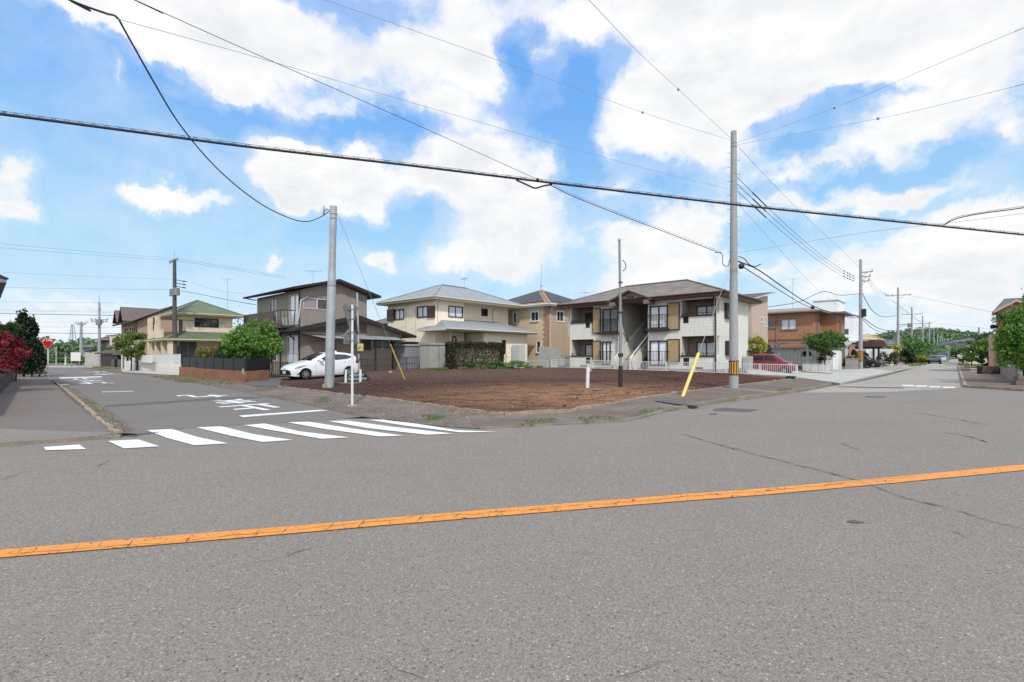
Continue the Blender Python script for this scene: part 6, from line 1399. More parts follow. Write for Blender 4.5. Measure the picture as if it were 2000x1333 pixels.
def clumps(rad, ncl, nleaf, csize=.32, surf=.55, low=-1.0, shape=None, flat=1.0):
    rad = np.array(rad); out = []; cl = []
    while len(cl) < ncl:
        d = rng.normal(size=3); d /= np.linalg.norm(d); r = surf+(1-surf)*rng.random()**.6
        p = d*r
        if p[2] < low: continue
        if shape == 'cone':
            h = rng.random()**1.2; w = (1-h)**.55; ang = rng.random()*6.283; p = np.array([math.cos(ang)*w*.85, math.sin(ang)*w*.85, h*2-1])
        cl.append(p)
    for p in cl:
        k = int(nleaf/ncl*rng.uniform(.5, 1.5)); g = rng.normal(size=(k, 3)); g /= np.linalg.norm(g, axis=1)[:, None]
        rr = csize*rng.uniform(.6, 1.35)*(.45+.55*rng.random(k)**.5)
        if shape == 'cone': rr = rr*(1.15-.75*(p[2]*.5+.5))
        out.append((p+g*rr[:, None]*np.array([1, 1, flat]))*rad)
    o_ = np.concatenate(out); k = len(o_)//9; j = rng.integers(0, len(o_), k); o_[j] *= rng.uniform(1.02, 1.22, (k, 1))
    return o_
bark = mat('bark', lambda T, oc, b: (bump(T, b, T.noise(oc, 20, 5), .6, .03), T.mix(T.noise(oc, 8, 5), C(70, 58, 48), C(124, 108, 92)))[1], .95, .1)
GREEN = leafmat('leaf_fresh', C(144, 191, 79, 0.72), C(91, 137, 59, 0.72)); DARK = leafmat('leaf_dark', C(79, 114, 61, 0.72), C(52, 79, 47, 0.72)); MID = leafmat('leaf_mid', C(114, 158, 75, 0.72), C(72, 110, 56, 0.72))
CONI = leafmat('leaf_conifer', C(54, 79, 47, 0.72), C(35, 54, 35, 0.72), .1); REDL = leafmat('leaf_red', C(176, 54, 54, 0.75), C(84, 36, 38, 0.7)); YEL = leafmat('leaf_yellowgreen', C(216, 214, 84, 0.87), C(123, 147, 59, 0.72))
OLIVE = leafmat('leaf_olive', C(170, 147, 77, 0.72), C(114, 121, 59, 0.72)); GRASS = leafmat('grass_blades', C(132, 158, 88, 0.8), C(96, 116, 66, 0.72)); DRYG = leafmat('grass_dry', C(176, 168, 124, 0.8), C(132, 138, 92, 0.72))
PINK = leafmat('petal_pink', C(236, 190, 186, .7), C(246, 135, 135, 0.87)); FARG = leafmat('leaf_far', C(146, 172, 122, 0.9), C(104, 134, 98, 0.85), .2)  # far leaf tone is lightened, distance haze painted into its colour
def tree(name, label, P, z0, crown, rad, m, n=2500, s=.1, trunk=.09, ncl=26, cat='tree', csize=.32, low=-1, surf=.5, shape=None, group=None, part='crown', limbs=6, lean=(0, 0), core=True):
    t = empty(name, (P[0], P[1], z0), label, cat, 0, group)
    cz = crown-z0
    pts = clumps(rad, ncl, n, csize, surf, low, shape)+np.array([lean[0], lean[1], cz])
    leafmesh(part, pts, s, m, t)
    mb = MB(); top = Vector((lean[0]*.6, lean[1]*.6, cz*.75))
    if trunk:
        mb.tube(crom([(0, 0, -.1), (lean[0]*.2+.05, 0, cz*.35), top], 4), [trunk*(1-.4*k/8) for k in range(9)], 8)
        for k in range(limbs):
            a = 2*PI*k/limbs+random.random(); e = Vector((lean[0]+math.cos(a)*rad[0]*.65, lean[1]+math.sin(a)*rad[1]*.65, cz+rad[2]*random.uniform(-.2, .6))); b0 = Vector((lean[0]*.4, lean[1]*.4, cz*random.uniform(.35, .7)))
            mb.tube([b0, (b0+e)/2+Vector((0, 0, .1*rad[2])), e], [trunk*.5, trunk*.3, trunk*.12], 5)
        mb.build('trunk', bark, t, smooth=60)
    return t
P = at(496, 700, 30.5); tree('garden_tree', 'bright green bushy tree rising over the black fence, left of the white car', P[:2], .1, zt(668, 30.5)-.05, (1.55, 1.4, 1.45), GREEN, 9000, .085, .1, 46, csize=.3, group='garden trees')
P = at(530, 700, 30.9); tree('garden_tree', 'small lower lobe of bright foliage at the right of the bushy tree', P[:2], .1, zt(665, 30.9), (.75, .8, .9), GREEN, 2500, .085, .05, 18, group='garden trees')
P = at(458, 700, 31.5); tree('shrub', 'dark green shrub at the left of the bushy tree behind the black fence', P[:2], .1, zt(680, 31.5), (.85, .8, 1.0), DARK, 2600, .08, .04, 16, 'shrub')
def hedge(label, P, w, d, h, m, n, s, rz=-TH, z=None, stems=0, name='hedge', rnd=.0, low=0.0, cat='hedge'):
    z = H(*P) if z is None else z; t = empty(name, (P[0], P[1], z), label, cat, rz)
    q = rng.random((n, 3)); face = rng.integers(0, 5, n); dep = rng.random(n)**1.2*.3
    x = (q[:, 0]-.5)*w; y = (q[:, 1]-.5)*d; zz_ = low+q[:, 2]**.8*(h-low)
    x = np.where(face == 0, -w/2+dep, np.where(face == 1, w/2-dep, x)); y = np.where(face == 2, -d/2+dep, np.where(face == 3, d/2-dep, y)); zz_ = np.where(face == 4, h-dep, zz_)
    zz_ = zz_+.06*np.sin(x*5)+.05*rng.normal(size=n)
    if rnd: zz_ = np.where(zz_ > h*.5, zz_-rnd*(np.abs(x)/(w/2))**4*h*.5, zz_)
    leafmesh('foliage', np.stack([x, y, zz_], 1), s, m, t)
    if stems:
        mb = MB()
        for k in range(stems):
            x0 = (random.random()-.5)*w*.95; y0 = -d/2+.06+random.random()*.1
            for j in range(4): mb.tube([(x0, y0+.1, 0), (x0+random.uniform(-.12, .12), y0, h*.35), (x0+random.uniform(-.35, .35), y0-.04, h*random.uniform(.6, .9))], [.03, .018, .006], 4)
        mb.build('stems', plain('stems_pale', C(132, 122, 108)), t)
    return t
pc = ((-4.9+.0)+0, 0)
hA = gp(878, 721.5, 0); hB = gp(981, 719.5, 0)
hc = ((hA[0]+hB[0])/2, (hA[1]+hB[1])/2); hc = (-2.85, 37.0)
hedge('dark clipped hedge with bare pale stems in front of the cream house', (-2.75, 37.1), 5.4, .9, 1.98, leafmat('leaf_hedge', C(93, 91, 63, 0.72), C(63, 68, 49, 0.72)), 15000, .07, -TH+PI/2, stems=46, low=.15)
hedge('rounded rust and green hedge behind the black fence', at(408, 700, 33.5)[:2], 2.3, 1.2, 1.95, OLIVE, 6000, .07, -TH, z=0, rnd=.5)
hedge('dark green hedge behind the black fence beside the bushy tree', at(440, 700, 32.4)[:2], 1.5, 1.0, 1.9, DARK, 3500, .07, -TH, z=0, rnd=.5)
P = at(256, 700, 45); tree('garden_tree', 'small green and rust tinted tree above the white wall', P[:2], 0, zt(674, 45), (1.25, 1.2, 1.15), leafmat('leaf_mixed', C(149, 168, 72, 0.72), C(84, 135, 66, 0.72)), 4200, .1, .07, 26, group='garden trees')
P = at(46, 700, 33); tree('conifer', 'tall dark conifer behind the red hedge at the left', P[:2], 0, zt(667, 33), (1.0, .9, 1.7), CONI, 16000, .09, .08, 110, csize=.3, shape='cone', group='conifers')
P = at(62, 700, 33.4); tree('conifer', 'shorter dark conifer lobe right of the tall conifer', P[:2], 0, zt(668, 33.4), (.62, .6, 1.5), CONI, 7000, .09, .05, 60, csize=.34, shape='cone', group='conifers')
for k, (px, Y, py, rx, rz_, lb) in enumerate(((-22, 18.5, 690, .85, .66, 'red leaved hedge shrub cut by the left edge'), (4, 22.5, 690, .5, .75, 'second red leaved shrub from the left edge'), (30, 27, 686, .5, .85, 'red leaved shrub next to the dark conifer'))):
    P = at(px, 700, Y); tree('red_shrub', lb, P[:2], 0, zt(py, Y), (rx, rx*1.2, rz_), REDL, 3200, .065, .05, 24, 'shrub', csize=.34, surf=.6, group='red leaved shrubs')
P = at(12, 700, 27); tree('shrub', 'dark green shrub under the red hedge by the left wall', P[:2], 0, zt(712, 27), (.8, .7, .55), DARK, 2000, .07, 0, 14, 'shrub')
P = at(-4, 700, 25); tree('garden_tree', 'pale green tree crown at the left edge above the red hedge', P[:2], 0, zt(642, 25), (.65, .7, .6), MID, 2200, .08, .05, 18, group='garden trees')
P = at(20, 700, 36); tree('garden_tree', 'dull green tree between the left edge and the conifer', P[:2], 0, zt(655, 36), (1.2, 1, 1.1), MID, 2200, .1, .07, 20, group='garden trees')
for px, py, Y, r, lb in ((161, 708, 74, 1.2, 'bright green round shrub near the far left junction'), (192, 690, 76, 1.6, 'loose green shrub beside the far utility pole'), (275, 700, 46, .5, 'small dark plant inside the white wall')):
    P = at(px, 700, Y); tree('shrub', lb, P[:2], 0, zt(py, Y), (r, r, r*.85), GREEN if r < 1.5 else MID, 1200, .14, .0, 12, 'shrub')
# far woods on the left, far hedge, wooded hill
def wood(name, label, cx0, cx1, Y, tops, m, n, s, kind='stuff', step=6, base=0.0):
    pts = []; px = cx0
    while px < cx1:
        h = zt(tops(px)+rng.uniform(-4, 4), Y)-base; r = h*.32+rng.uniform(0, 1)
        X_ = (px-CX)*Y/F+rng.uniform(-2, 2); yy = Y+rng.uniform(0, Y*.08)
        c = clumps((r*1.1, r, h*.5), 16, n, .36, .4)+np.array([X_, yy, base+h*.52]); pts.append(c); px += step
    o = leafmesh(name, np.concatenate(pts), s, m); o['kind'] = kind; return tag(o, label, 'woods')
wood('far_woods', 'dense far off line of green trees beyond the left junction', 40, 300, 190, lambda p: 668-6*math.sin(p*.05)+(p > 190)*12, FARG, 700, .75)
wood('far_hedge', 'long low hedge along the road at the far left', 44, 150, 92, lambda p: 704, MID, 350, .3, step=3.5)
def hill(px):
    d = (px-1850)/80; e = (px-1925)/60
    return 697-46*math.exp(-d*d)-36*math.exp(-e*e)*.7-14*math.exp(-((px-1780)/40)**2)
mb = MB(); hv = []
Yh = 520
g = []
for j in range(10):
    for i in range(61):
        px = 1600+i*9; top = zt(hill(px), Yh+j*0); t_ = j/9; yy = Yh+t_*160-80; zz_ = top*math.sin(PI*min(1, .5*t_*1.15+.0) ) if j < 9 else top*.9
        mb.v.append(((px-CX)*Yh/F, yy, zz_-1.5)); 
for j in range(9):
    for i in range(60): mb.f.append([j*61+i, j*61+i+1, (j+1)*61+i+1, (j+1)*61+i]); mb.m.append(0)
hl_ = mb.build('wooded_hill', plain('hill_green', C(89, 114, 75, 0.72), .95, .1), norm=False, smooth=True); hl_['kind'] = 'structure'
pts = []
for v in mb.v:
    for q in range(3):
        r = rng.uniform(3, 6); c = clumps((r, r, r*.8), 7, 70, .4, .3)+np.array([v[0]+rng.uniform(-4, 4), v[1]+rng.uniform(-8, 8), v[2]+r*.2]); pts.append(c)
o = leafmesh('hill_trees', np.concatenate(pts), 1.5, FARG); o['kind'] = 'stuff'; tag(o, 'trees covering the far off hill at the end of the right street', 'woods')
# distant blue ridge line
mb = MB(); n = 120
for i in range(n+1):
    a = -1.1+2.2*i/n; d = 3400; h = 26+34*abs(noise.noise(Vector((i*.09, 2, 0))))+10*noise.noise(Vector((i*.4, 5, 0))); mb.v += [(d*math.sin(a), d*math.cos(a), -5), (d*math.sin(a), d*math.cos(a), h)]
for i in range(n): mb.f.append([2*i, 2*i+2, 2*i+3, 2*i+1]); mb.m.append(0)
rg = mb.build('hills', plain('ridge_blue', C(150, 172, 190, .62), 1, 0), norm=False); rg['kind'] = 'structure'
# right street vegetation
P = at(1610, 700, 44.5); tree('garden_tree', 'broad dark green tree over the grey carport, in front of the brick house', P[:2], 0, zt(668, 44.5), (1.45, 1.3, .8), MID, 6500, .1, .07, 44, csize=.4, group='garden trees')
P = at(1600, 700, 46.5); tree('shrub', 'sparse low branches of green leaves against the grey garage wall', P[:2], 0, zt(694, 46.5), (1.3, .8, .55), DARK, 900, .1, .04, 10, 'shrub')
P = at(1474, 700, 41.5); tree('shrub', 'yellow green shrub between the apartment block and the carport', P[:2], 0, zt(683, 41.5), (.95, .8, .95), YEL, 4200, .08, .05, 26, 'shrub')
P = at(1500, 700, 43); tree('shrub', 'small dark green shrub right of the yellow green one', P[:2], 0, zt(687, 43), (.35, .4, .55), DARK, 900, .08, .03, 10, 'shrub')
P = at(1668, 700, 50); tree('conifer', 'small clipped brownish cone shrub behind the block wall', P[:2], 1.0, zt(694, 50), (.4, .4, .6), leafmat('leaf_bronze', C(128, 114, 59, 0.72), C(82, 82, 49, 0.72)), 1500, .06, .04, 24, shape='cone', csize=.3, group='conifers')
P = at(1688, 700, 56); tree('topiary', 'round dark clipped topiary ball above the black car', P[:2], 0, zt(696, 56), (.42, .42, .4), CONI, 1300, .06, .05, 30, 'shrub', csize=.22, surf=.8)
FV = [(1742, 688, 78, 1.6, 1.2, MID, 'dark green bush behind the third right pole'), (1758, 690, 84, 2.6, 2.2, MID, 'dark green tree right of the third right pole'), (1776, 686, 92, 2.4, 2.6, MID, 'tall green tree between the third and fourth right poles'), (1790, 688, 100, 2.6, 2.4, MID, 'green tree behind the fourth right pole'),
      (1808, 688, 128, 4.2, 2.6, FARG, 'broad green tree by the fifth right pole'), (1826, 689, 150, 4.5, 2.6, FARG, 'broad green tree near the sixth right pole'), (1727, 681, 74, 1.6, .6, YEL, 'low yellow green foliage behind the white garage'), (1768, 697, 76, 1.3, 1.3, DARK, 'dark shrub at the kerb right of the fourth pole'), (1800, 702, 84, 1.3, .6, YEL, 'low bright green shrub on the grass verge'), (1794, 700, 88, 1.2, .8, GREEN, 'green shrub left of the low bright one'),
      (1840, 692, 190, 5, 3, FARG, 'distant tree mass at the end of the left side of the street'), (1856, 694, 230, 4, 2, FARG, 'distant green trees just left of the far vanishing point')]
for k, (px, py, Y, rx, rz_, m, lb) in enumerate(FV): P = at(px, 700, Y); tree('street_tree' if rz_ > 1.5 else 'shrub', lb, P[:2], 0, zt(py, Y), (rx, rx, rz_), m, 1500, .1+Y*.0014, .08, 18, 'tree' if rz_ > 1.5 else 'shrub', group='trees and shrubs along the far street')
for px, py, Y, rx, rz_, m, n, s, lb in ((1918, 691, 52, 1.25, 1.35, GREEN, 5200, .11, 'bright green rounded street tree left of the pink pillar'), (1932, 704, 47, .8, .75, DARK, 2000, .1, 'dark shrub beside the pink pillar'), (1881, 691, 86, 1.7, 1.3, MID, 2200, .16, 'green tree behind the T shaped sign'), (1897, 698, 66, 1.0, .6, MID, 1400, .12, 'low green shrub between the far trees on the right'), (1948, 662, 62, 3.4, 1.0, DARK, 1500, .2, 'dark tree crown behind the flat roof on the right')):
    P = at(px, 700, Y); tree('street_tree' if rz_ > .9 else 'shrub', lb, P[:2], .05, zt(py, Y), (rx, rx, rz_), m, n, s, .07, 24, 'tree' if rz_ > .9 else 'shrub', group='trees and shrubs along the far street')
P = at(2004, 700, 24.2); tree('garden_bush', 'large glossy green bush cut by the right edge', P[:2], .1, zt(676, 24.2), (1.0, 1.0, 1.6), GREEN, 13000, .085, .1, 60, 'shrub', csize=.26, surf=.6)
P = at(2025, 700, 25.5); tree('garden_bush', 'part of the tall hedge just outside the right edge', P[:2], .1, zt(650, 25.5), (1.0, 1.0, 1.9), GREEN, 5000, .09, .1, 30, 'shrub', csize=.3, surf=.6)
# roses in front of the white garage
for px, lb in ((1722, 'white and pink rose bush left of the third right pole'), (1736, 'dense pink rose bush beside the third right pole'), (1750, 'pink rose bush right of the third right pole')):
    P = at(px, 700, 66); t = tree('rose_bush', lb, P[:2], 0, zt(699, 66), (.8, .6, .7), DARK, 900, .1, .03, 12, 'shrub', group='rose bushes')
    leafmesh('blossom', clumps((.8, .55, .55), 16, 260, .18, .8)+np.array([0, -.05, 1.15]), .1, PINK, t, 1.0)
tg = prop('red_bin', 'dark red bin in front of the rose bushes', 'bin', gp(1748, 712), TH); MB().box(-.45, .45, -.3, .3, 0, 1.1).box(-.5, .5, -.35, .35, 1.1, 1.2).build('bin', plain('bin_red', C(120, 44, 46), .6, .3), tg)
for k, (px, py) in enumerate(((1700, 716), (1722, 716))): P = gp(px, py); tree('shrub', ('brown dry shrub in front of the first black car', 'brown dry shrub in front of the second black car')[k], P, 0, .35, (1.0, .5, .35), leafmat('leaf_brown', C(165, 137, 105, 0.87), C(114, 100, 72, 0.72)), 900, .09, .0, 10, 'shrub', group='dry kerbside shrubs')
# palm on the gabled house
n_ = 42; pts = []
for k in range(n_):
    a = rng.random()*6.28; e = rng.uniform(-.2, 1.2)
    for r in np.linspace(.1, .75, 12): pts.append((math.cos(a)*r*math.cos(e), math.sin(a)*r*math.cos(e), r*math.sin(e)-.25*r*r+.25))
leafmesh('fronds', np.array(pts), .07, MID, dsh, 2.2); MB().cyl(0, 0, -.15, .22, .12, .16, 10).build('pot', plain('pot_clay', C(170, 104, 80)), dsh)
P = at(1958, 700, 33); 
P = at(740, 700, 1); 
# grass and weeds
def grass(label, poly, n, h, m=GRASS, off=.01, name='grass', w=.012, clump=.0):
    xs = [p[0] for p in poly]; ys = [p[1] for p in poly]; mb = MB(); k = 0; tr = 0
    while k < n and tr < n*40:
        tr += 1; x, y = random.uniform(min(xs), max(xs)), random.uniform(min(ys), max(ys))
        if not inside((x, y), poly): continue
        if clump and noise.noise(Vector((x*clump, y*clump, 1))) < .05: continue
        z = H(x, y)+off; a = random.random()*6.28; l = h*random.uniform(.4, 1.2); t_ = random.uniform(.1, .7)*l; c, s = math.cos(a), math.sin(a)
        mb.add([(x-s*w, y+c*w, z), (x+s*w, y-c*w, z), (x+c*t_*.5+s*w*.6, y+s*t_*.5-c*w*.6, z+l*.6), (x+c*t_, y+s*t_, z+l)], [(0, 1, 2), (0, 2, 3)]); k += 1
    o = leafobj = mb.build(name, m, norm=False); o['kind'] = 'stuff'; return tag(o, label, 'grass')
PX = lambda L_, off=.0: [gp(*p, off) for p in L_]
grass('thin dry grass along the edge of the side street by the retaining wall', PX([(292, 736), (350, 734), (440, 744), (470, 750), (420, 754), (340, 746)]), 3800, .1, DRYG, .015, clump=1.2)
grass('fresh green tuft on the verge left of the sign post', PX([(612, 782), (635, 778), (650, 783), (640, 789), (618, 789)]), 240, .045, GRASS, .015)
grass('green weeds on the verge behind the crossing', PX([(815, 815), (850, 810), (872, 816), (860, 824), (828, 822)]), 260, .05, GRASS, .015, clump=1.5)
grass('weeds along the kerb left of the tar patch', PX([(985, 836), (1045, 818), (1180, 812), (1215, 820), (1150, 828), (1050, 832)], .05), 420, .05, GRASS, .05, clump=2.0)
grass('tufts along the kerb in the middle of the pavement', PX([(1235, 806), (1290, 797), (1300, 803), (1245, 814)], .08), 130, .05, GRASS, .085, clump=2)
grass('yellowish tufts on the pavement beyond the concrete pole', PX([(1515, 762), (1545, 759), (1550, 764), (1525, 767)], .08), 300, .06, DRYG, .085)
grass('thin tufts near the foot of the yellow guard', PX([(1415, 777), (1440, 776), (1445, 780), (1420, 783)], .08), 160, .06, DRYG, .085)
grass('green grass growing at the foot of the hedge', [(-6.2, 34.2), (-1, 38.4), (2.5, 38.7), (1.2, 36.2), (-1.2, 35.4), (-4.2, 33.4)], 9000, .16, GRASS, .06, w=.02, clump=.9)
grass('dry grass strip in front of the rose bushes', PX([(1768, 712), (1800, 710.5), (1812, 713), (1780, 717)]), 2500, .2, DRYG, .03, w=.04)
grass('grass verge on the right of the far street', PX([(1884, 713), (1925, 712), (1930, 719), (1884, 720)], .1), 2600, .12, DRYG, .11, w=.03)
grass('dry grass island at the end of the left pavement', PX([(30, 727), (85, 724), (92, 731), (28, 733)]), 3500, .16, DRYG, .02, w=.03)
grass('dry grass by the far utility pole on the left', PX([(180, 718), (225, 718), (235, 722), (190, 722)]), 1500, .15, DRYG, .02, w=.03)
P = (.4, 36.6); t = tree('shrub', 'low weeds with leafy stems right of the hedge', P, H(*P), H(*P)+.35, (.8, .5, .35), GREEN, 900, .07, .0, 10, 'shrub')
P = (-1.9, 36.0); t = tree('shrub', 'low green weeds with pink flowers at the foot of the hedge', P, H(*P), H(*P)+.3, (1.4, .4, .28), MID, 1300, .07, 0, 12, 'shrub')
leafmesh('blossom', clumps((.22, .15, .12), 5, 90, .3, .5)+np.array([-.15, -.3, .25]), .07, PINK, t, 1.0)
grass('sparse weeds in the gutter and along the left kerb', PX([(240, 845), (200, 812), (150, 775), (160, 774), (215, 810), (262, 848)], .06), 250, .06, DRYG, .06)
# ================================================================ CARS
def interp(tab, x):
    if x <= tab[0][0]: return tab[0][1]
    for (a, va), (b, vb) in zip(tab[:-1], tab[1:]):
        if x <= b: return va+(vb-va)*(x-a)/(b-a)
    return tab[-1][1]
def smooth_tab(tab, n=60):
    xs = [tab[0][0]+(tab[-1][0]-tab[0][0])*k/n for k in range(n+1)]; v = [interp(tab, x) for x in xs]
    for _ in range(2): v = [v[0]]+[(v[k-1]+2*v[k]+v[k+1])/4 for k in range(1, n)]+[v[-1]]
    return list(zip(xs, v))
carglass = mat('car_glass', lambda T, oc, b: (.012, .014, .016, 1), .05, .7)
chrome = plain('wheel_silver', C(190, 192, 196), .3, .5, .6, amt=.05)
def paintm(name, c, metal=0.0): 
    def fn(T, oc, b):
        b.inputs['Coat Weight'].default_value = .6; b.inputs['Coat Roughness'].default_value = .05
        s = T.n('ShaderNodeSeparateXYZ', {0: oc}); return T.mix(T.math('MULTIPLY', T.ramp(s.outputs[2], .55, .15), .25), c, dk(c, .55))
    return mat(name, fn, .35, .5, metal)
def make_car(label, loc, rz, L, W, top, belt, wins, shield, rear, paint, wheels, wr=.3, pitch=0, name='parked_car', group=None, zb=.2, detail=True, plate=None):
    t = empty(name, loc, label, 'car', rz, group, rot=(0, pitch, rz)); top = smooth_tab(top)
    roof = max(v for _, v in top)
    plan = [(0, .62), (.04, .76), (.12, .87), (.25, .94), (.45, .985), (.8, 1), (L-.9, 1), (L-.4, .97), (L-.15, .92), (L-.04, .85), (L, .74)]
    def side(z, x):
        b = belt(x)
        if z < .45: return .95+.05*max(0, (z-.15))/.3
        if z < b: return 1-.03*((z-.45)/(b-.45))**2
        return .97-.19*(z-b)/(roof-b)
    def Wd(x, z): return W/2*interp(plan, x)*side(z, x)
    def Tz(x, y):
        w = max(.05, Wd(x, interp(top, x))); q = min(1, abs(y)/w); c = .035
        return interp(top, x)+c*(1-q*q)
    xs = [0, .02, .05, .1, .17, .26, .38]+[.38+(L-.76)*k/26 for k in range(1, 26)]+[L-.38, L-.26, L-.17, L-.1, L-.05, L-.02, L]
    ring = []; vs = []
    for x in xs:
        zt1 = interp(top, x)-.05; zbb = zb+.06*max(0, 1-x/.3)+.1*max(0, 1-(L-x)/.4)
        half = [(Wd(x, zbb+(zt1-zbb)*j/11), zbb+(zt1-zbb)*j/11) for j in range(12)]
        w = Wd(x, zt1); half += [(w*.96, Tz(x, w*.95)-.022), (w*.86, Tz(x, w*.86)), (w*.5, Tz(x, w*.5)), (w*.2, Tz(x, w*.2))]
        pts = [(x, -a, b) for a, b in half]+[(x, a, b) for a, b in reversed(half)]; ring.append(len(pts)); vs += pts
    n = ring[0]; fs = [(i*n+j, i*n+(j+1) % n, (i+1)*n+(j+1) % n, (i+1)*n+j) for i in range(len(xs)-1) for j in range(n)]+[tuple(range(n)), tuple((len(xs)-1)*n+j for j in range(n))]
    mb = MB().add(vs, fs); body = mb.build('body', paint, t, smooth=50)
    cm = MB()
    for wx in wheels:
        for s in (-1, 1): cm.tube([(wx, s*(W/2-.3), wr), (wx, s*(W/2+.3), wr)], wr+.055, 24)
    cut = cm.build('cutter', M['black'])
    md = body.modifiers.new('arch', 'BOOLEAN'); md.operation = 'DIFFERENCE'; md.object = cut; md.solver = 'EXACT'
    cut.parent = t; bpy.context.view_layer.update(); dg = bpy.context.evaluated_depsgraph_get(); me = bpy.data.meshes.new_from_object(body.evaluated_get(dg)); body.modifiers.clear(); body.data = me
    me.materials.clear(); me.materials.append(paint); bpy.data.objects.remove(cut)
    def patch(poly, nm, m, parent=None, fn=None, sides=(-1, 1), off=.006):
        outs = []
        for s in sides:
            bm = bmesh.new(); vv = [bm.verts.new((p[0], 0, p[1])) for p in poly]; bm.faces.new(vv)
            for ax, lo, hi in ((0, min(p[0] for p in poly), max(p[0] for p in poly)), (2, min(p[1] for p in poly), max(p[1] for p in poly))):
                k = math.ceil(lo/.07)
                while k*.07 < hi:
                    co = [0, 0, 0]; co[ax] = k*.07+1e-4; no = [0, 0, 0]; no[ax] = 1; bmesh.ops.bisect_plane(bm, geom=bm.verts[:]+bm.edges[:]+bm.faces[:], plane_co=co, plane_no=no); k += 1
            for v in bm.verts: v.co = fn(v.co.x, v.co.z, s) if fn else Vector((v.co.x, s*(Wd(v.co.x, v.co.z)+off), v.co.z))
            me = bpy.data.meshes.new(nm); bm.to_mesh(me); bm.free(); me.materials.append(m); me.shade_smooth() if hasattr(me, 'shade_smooth') else None
            o = bpy.data.objects.new(nm, me); COL.objects.link(o); o.parent = parent or t; outs.append(o)
        return outs
    for w_ in wins: patch(w_, 'side_window', carglass)
    x0, x1 = shield; topfn = lambda a, b, s: Vector((a, b, Tz(a, b)+.012))
    w0, w1 = Wd(x0, interp(top, x0))*.9, Wd(x1, interp(top, x1))*.82
    patch([(x0, -w0), (x1, -w1), (x1, w1), (x0, w0)], 'windscreen', carglass, fn=topfn, sides=(1,))
    x0, x1 = rear; w0, w1 = Wd(x0, interp(top, x0))*.82, Wd(x1, interp(top, x1))*.85
    patch([(x0, -w0), (x1, -w1), (x1, w1), (x0, w0)], 'rear_window', carglass, fn=topfn, sides=(1,))
    # wheels
    for wx in wheels:
        for s in (-1, 1):
            y = s*(W/2-.105); mb = MB(); prof = [(.05, -.09), (wr*.62, -.095), (wr*.9, -.1), (wr, -.07), (wr, .07), (wr*.9, .1), (wr*.62, .095)]
            k = 28; vs = [(wx+r*math.cos(2*PI*j/k), y+a*s, wr+r*math.sin(2*PI*j/k)) for r, a in prof for j in range(k)]
            mb.add(vs, [(i*k+j, i*k+(j+1) % k, (i+1)*k+(j+1) % k, (i+1)*k+j) for i in range(len(prof)-1) for j in range(k)]); wh = mb.build('wheel', M['rubber'], t, smooth=50)
            rm = MB(); yo = y+s*.085; rm.tube([(wx+wr*.66*math.cos(2*PI*j/24), yo, wr+wr*.66*math.sin(2*PI*j/24)) for j in range(25)], .012, 6)
            for j in range(7):
                a = 2*PI*j/7+.2; b = a+.28
                for q in (a, b): rm.bar((wx+.05*math.cos(q), yo+s*.012, wr+.05*math.sin(q)), (wx+wr*.66*math.cos((q+a+.14)/2), yo, wr+wr*.66*math.sin((q+a+.14)/2)), .034, .02)
            rm.tube([(wx, yo-s*.01, wr), (wx, yo+s*.025, wr)], .055, 12); rm.build('rim', chrome, wh)
            MB().tube([(wx, y-s*.02, wr), (wx, y+s*.05, wr)], wr*.63, 20).build('brake_disc', M['black'], wh)
            MB().tube([(wx, s*(W/2-.29), wr), (wx, s*(W/2-.27), wr)], wr+.05, 20).build('wheel_liner', M['black'], wh)
    return t, dict(patch=patch, Wd=Wd, Tz=Tz, top=top, plan=plan)
WHITE = paintm('car_white', C(242, 242, 242, .82)); REDP = paintm('car_red', C(138, 34, 50, .75)); BLK = paintm('car_black', C(36, 38, 44, .7)); BLU = paintm('car_blue', C(110, 146, 168, .8)); SIL = paintm('car_silver', C(190, 194, 198, .75))
def frontx(plan, W, y):  # x of the nose surface at lateral y
    q = abs(y)/(W/2)
    pl = [(v, x) for x, v in plan if x < .9]; return interp(pl, q) if q > pl[0][0] else -.001
fwx, fwy = -11.17, 26.4; rzc = PI/2-TH; cxd = (math.cos(rzc), math.sin(rzc))
r0 = (fwx-.78*cxd[0]-.85*cxd[1], fwy-.78*cxd[1]+.85*cxd[0])
topW = [(0, .56), (.06, .66), (.25, .77), (.6, .88), (.95, .955), (1.1, .99), (1.5, 1.22), (1.9, 1.38), (2.3, 1.445), (2.7, 1.45), (3.2, 1.41), (3.6, 1.345), (3.82, 1.27), (3.95, 1.05), (4.0, .85), (4.05, .6)]
beltW = lambda x: .86+.055*max(0, x-1)
win1 = [(1.42, .985), (2.42, 1.02), (2.44, 1.345), (2.25, 1.33), (1.95, 1.25)]; win2 = [(2.5, 1.02), (3.25, 1.06), (3.52, 1.14), (3.58, 1.2), (3.2, 1.315), (2.8, 1.345), (2.5, 1.35)]
pt = -math.atan2(.07, 2.55)
wc, F_ = make_car('white compact hatchback parked on the lot behind the steel pole', (r0[0], r0[1], H(fwx, fwy)+.02), rzc, 4.05, 1.7, topW, beltW, [win1, win2], (1.13, 1.95), (3.72, 3.93), WHITE, (.78, 3.33), .3, pt)
pa_ = F_['patch']; lampm = mat('headlamp', lambda T, oc, b: C(170, 176, 182), .1, .7)
hl1 = pa_([(.16, .66), (.3, .62), (.75, .76), (.88, .83), (.6, .8), (.3, .73)], 'headlight', lampm, off=.008)
pa_([(.35, .645), (.5, .69), (.62, .745), (.42, .72)], 'lamp_lens', M['grey'], hl1[0], off=.012, sides=(-1,))
nose = lambda a, b, s: Vector((frontx(F_['plan'], 1.7*.96, a)-.012, a, b))
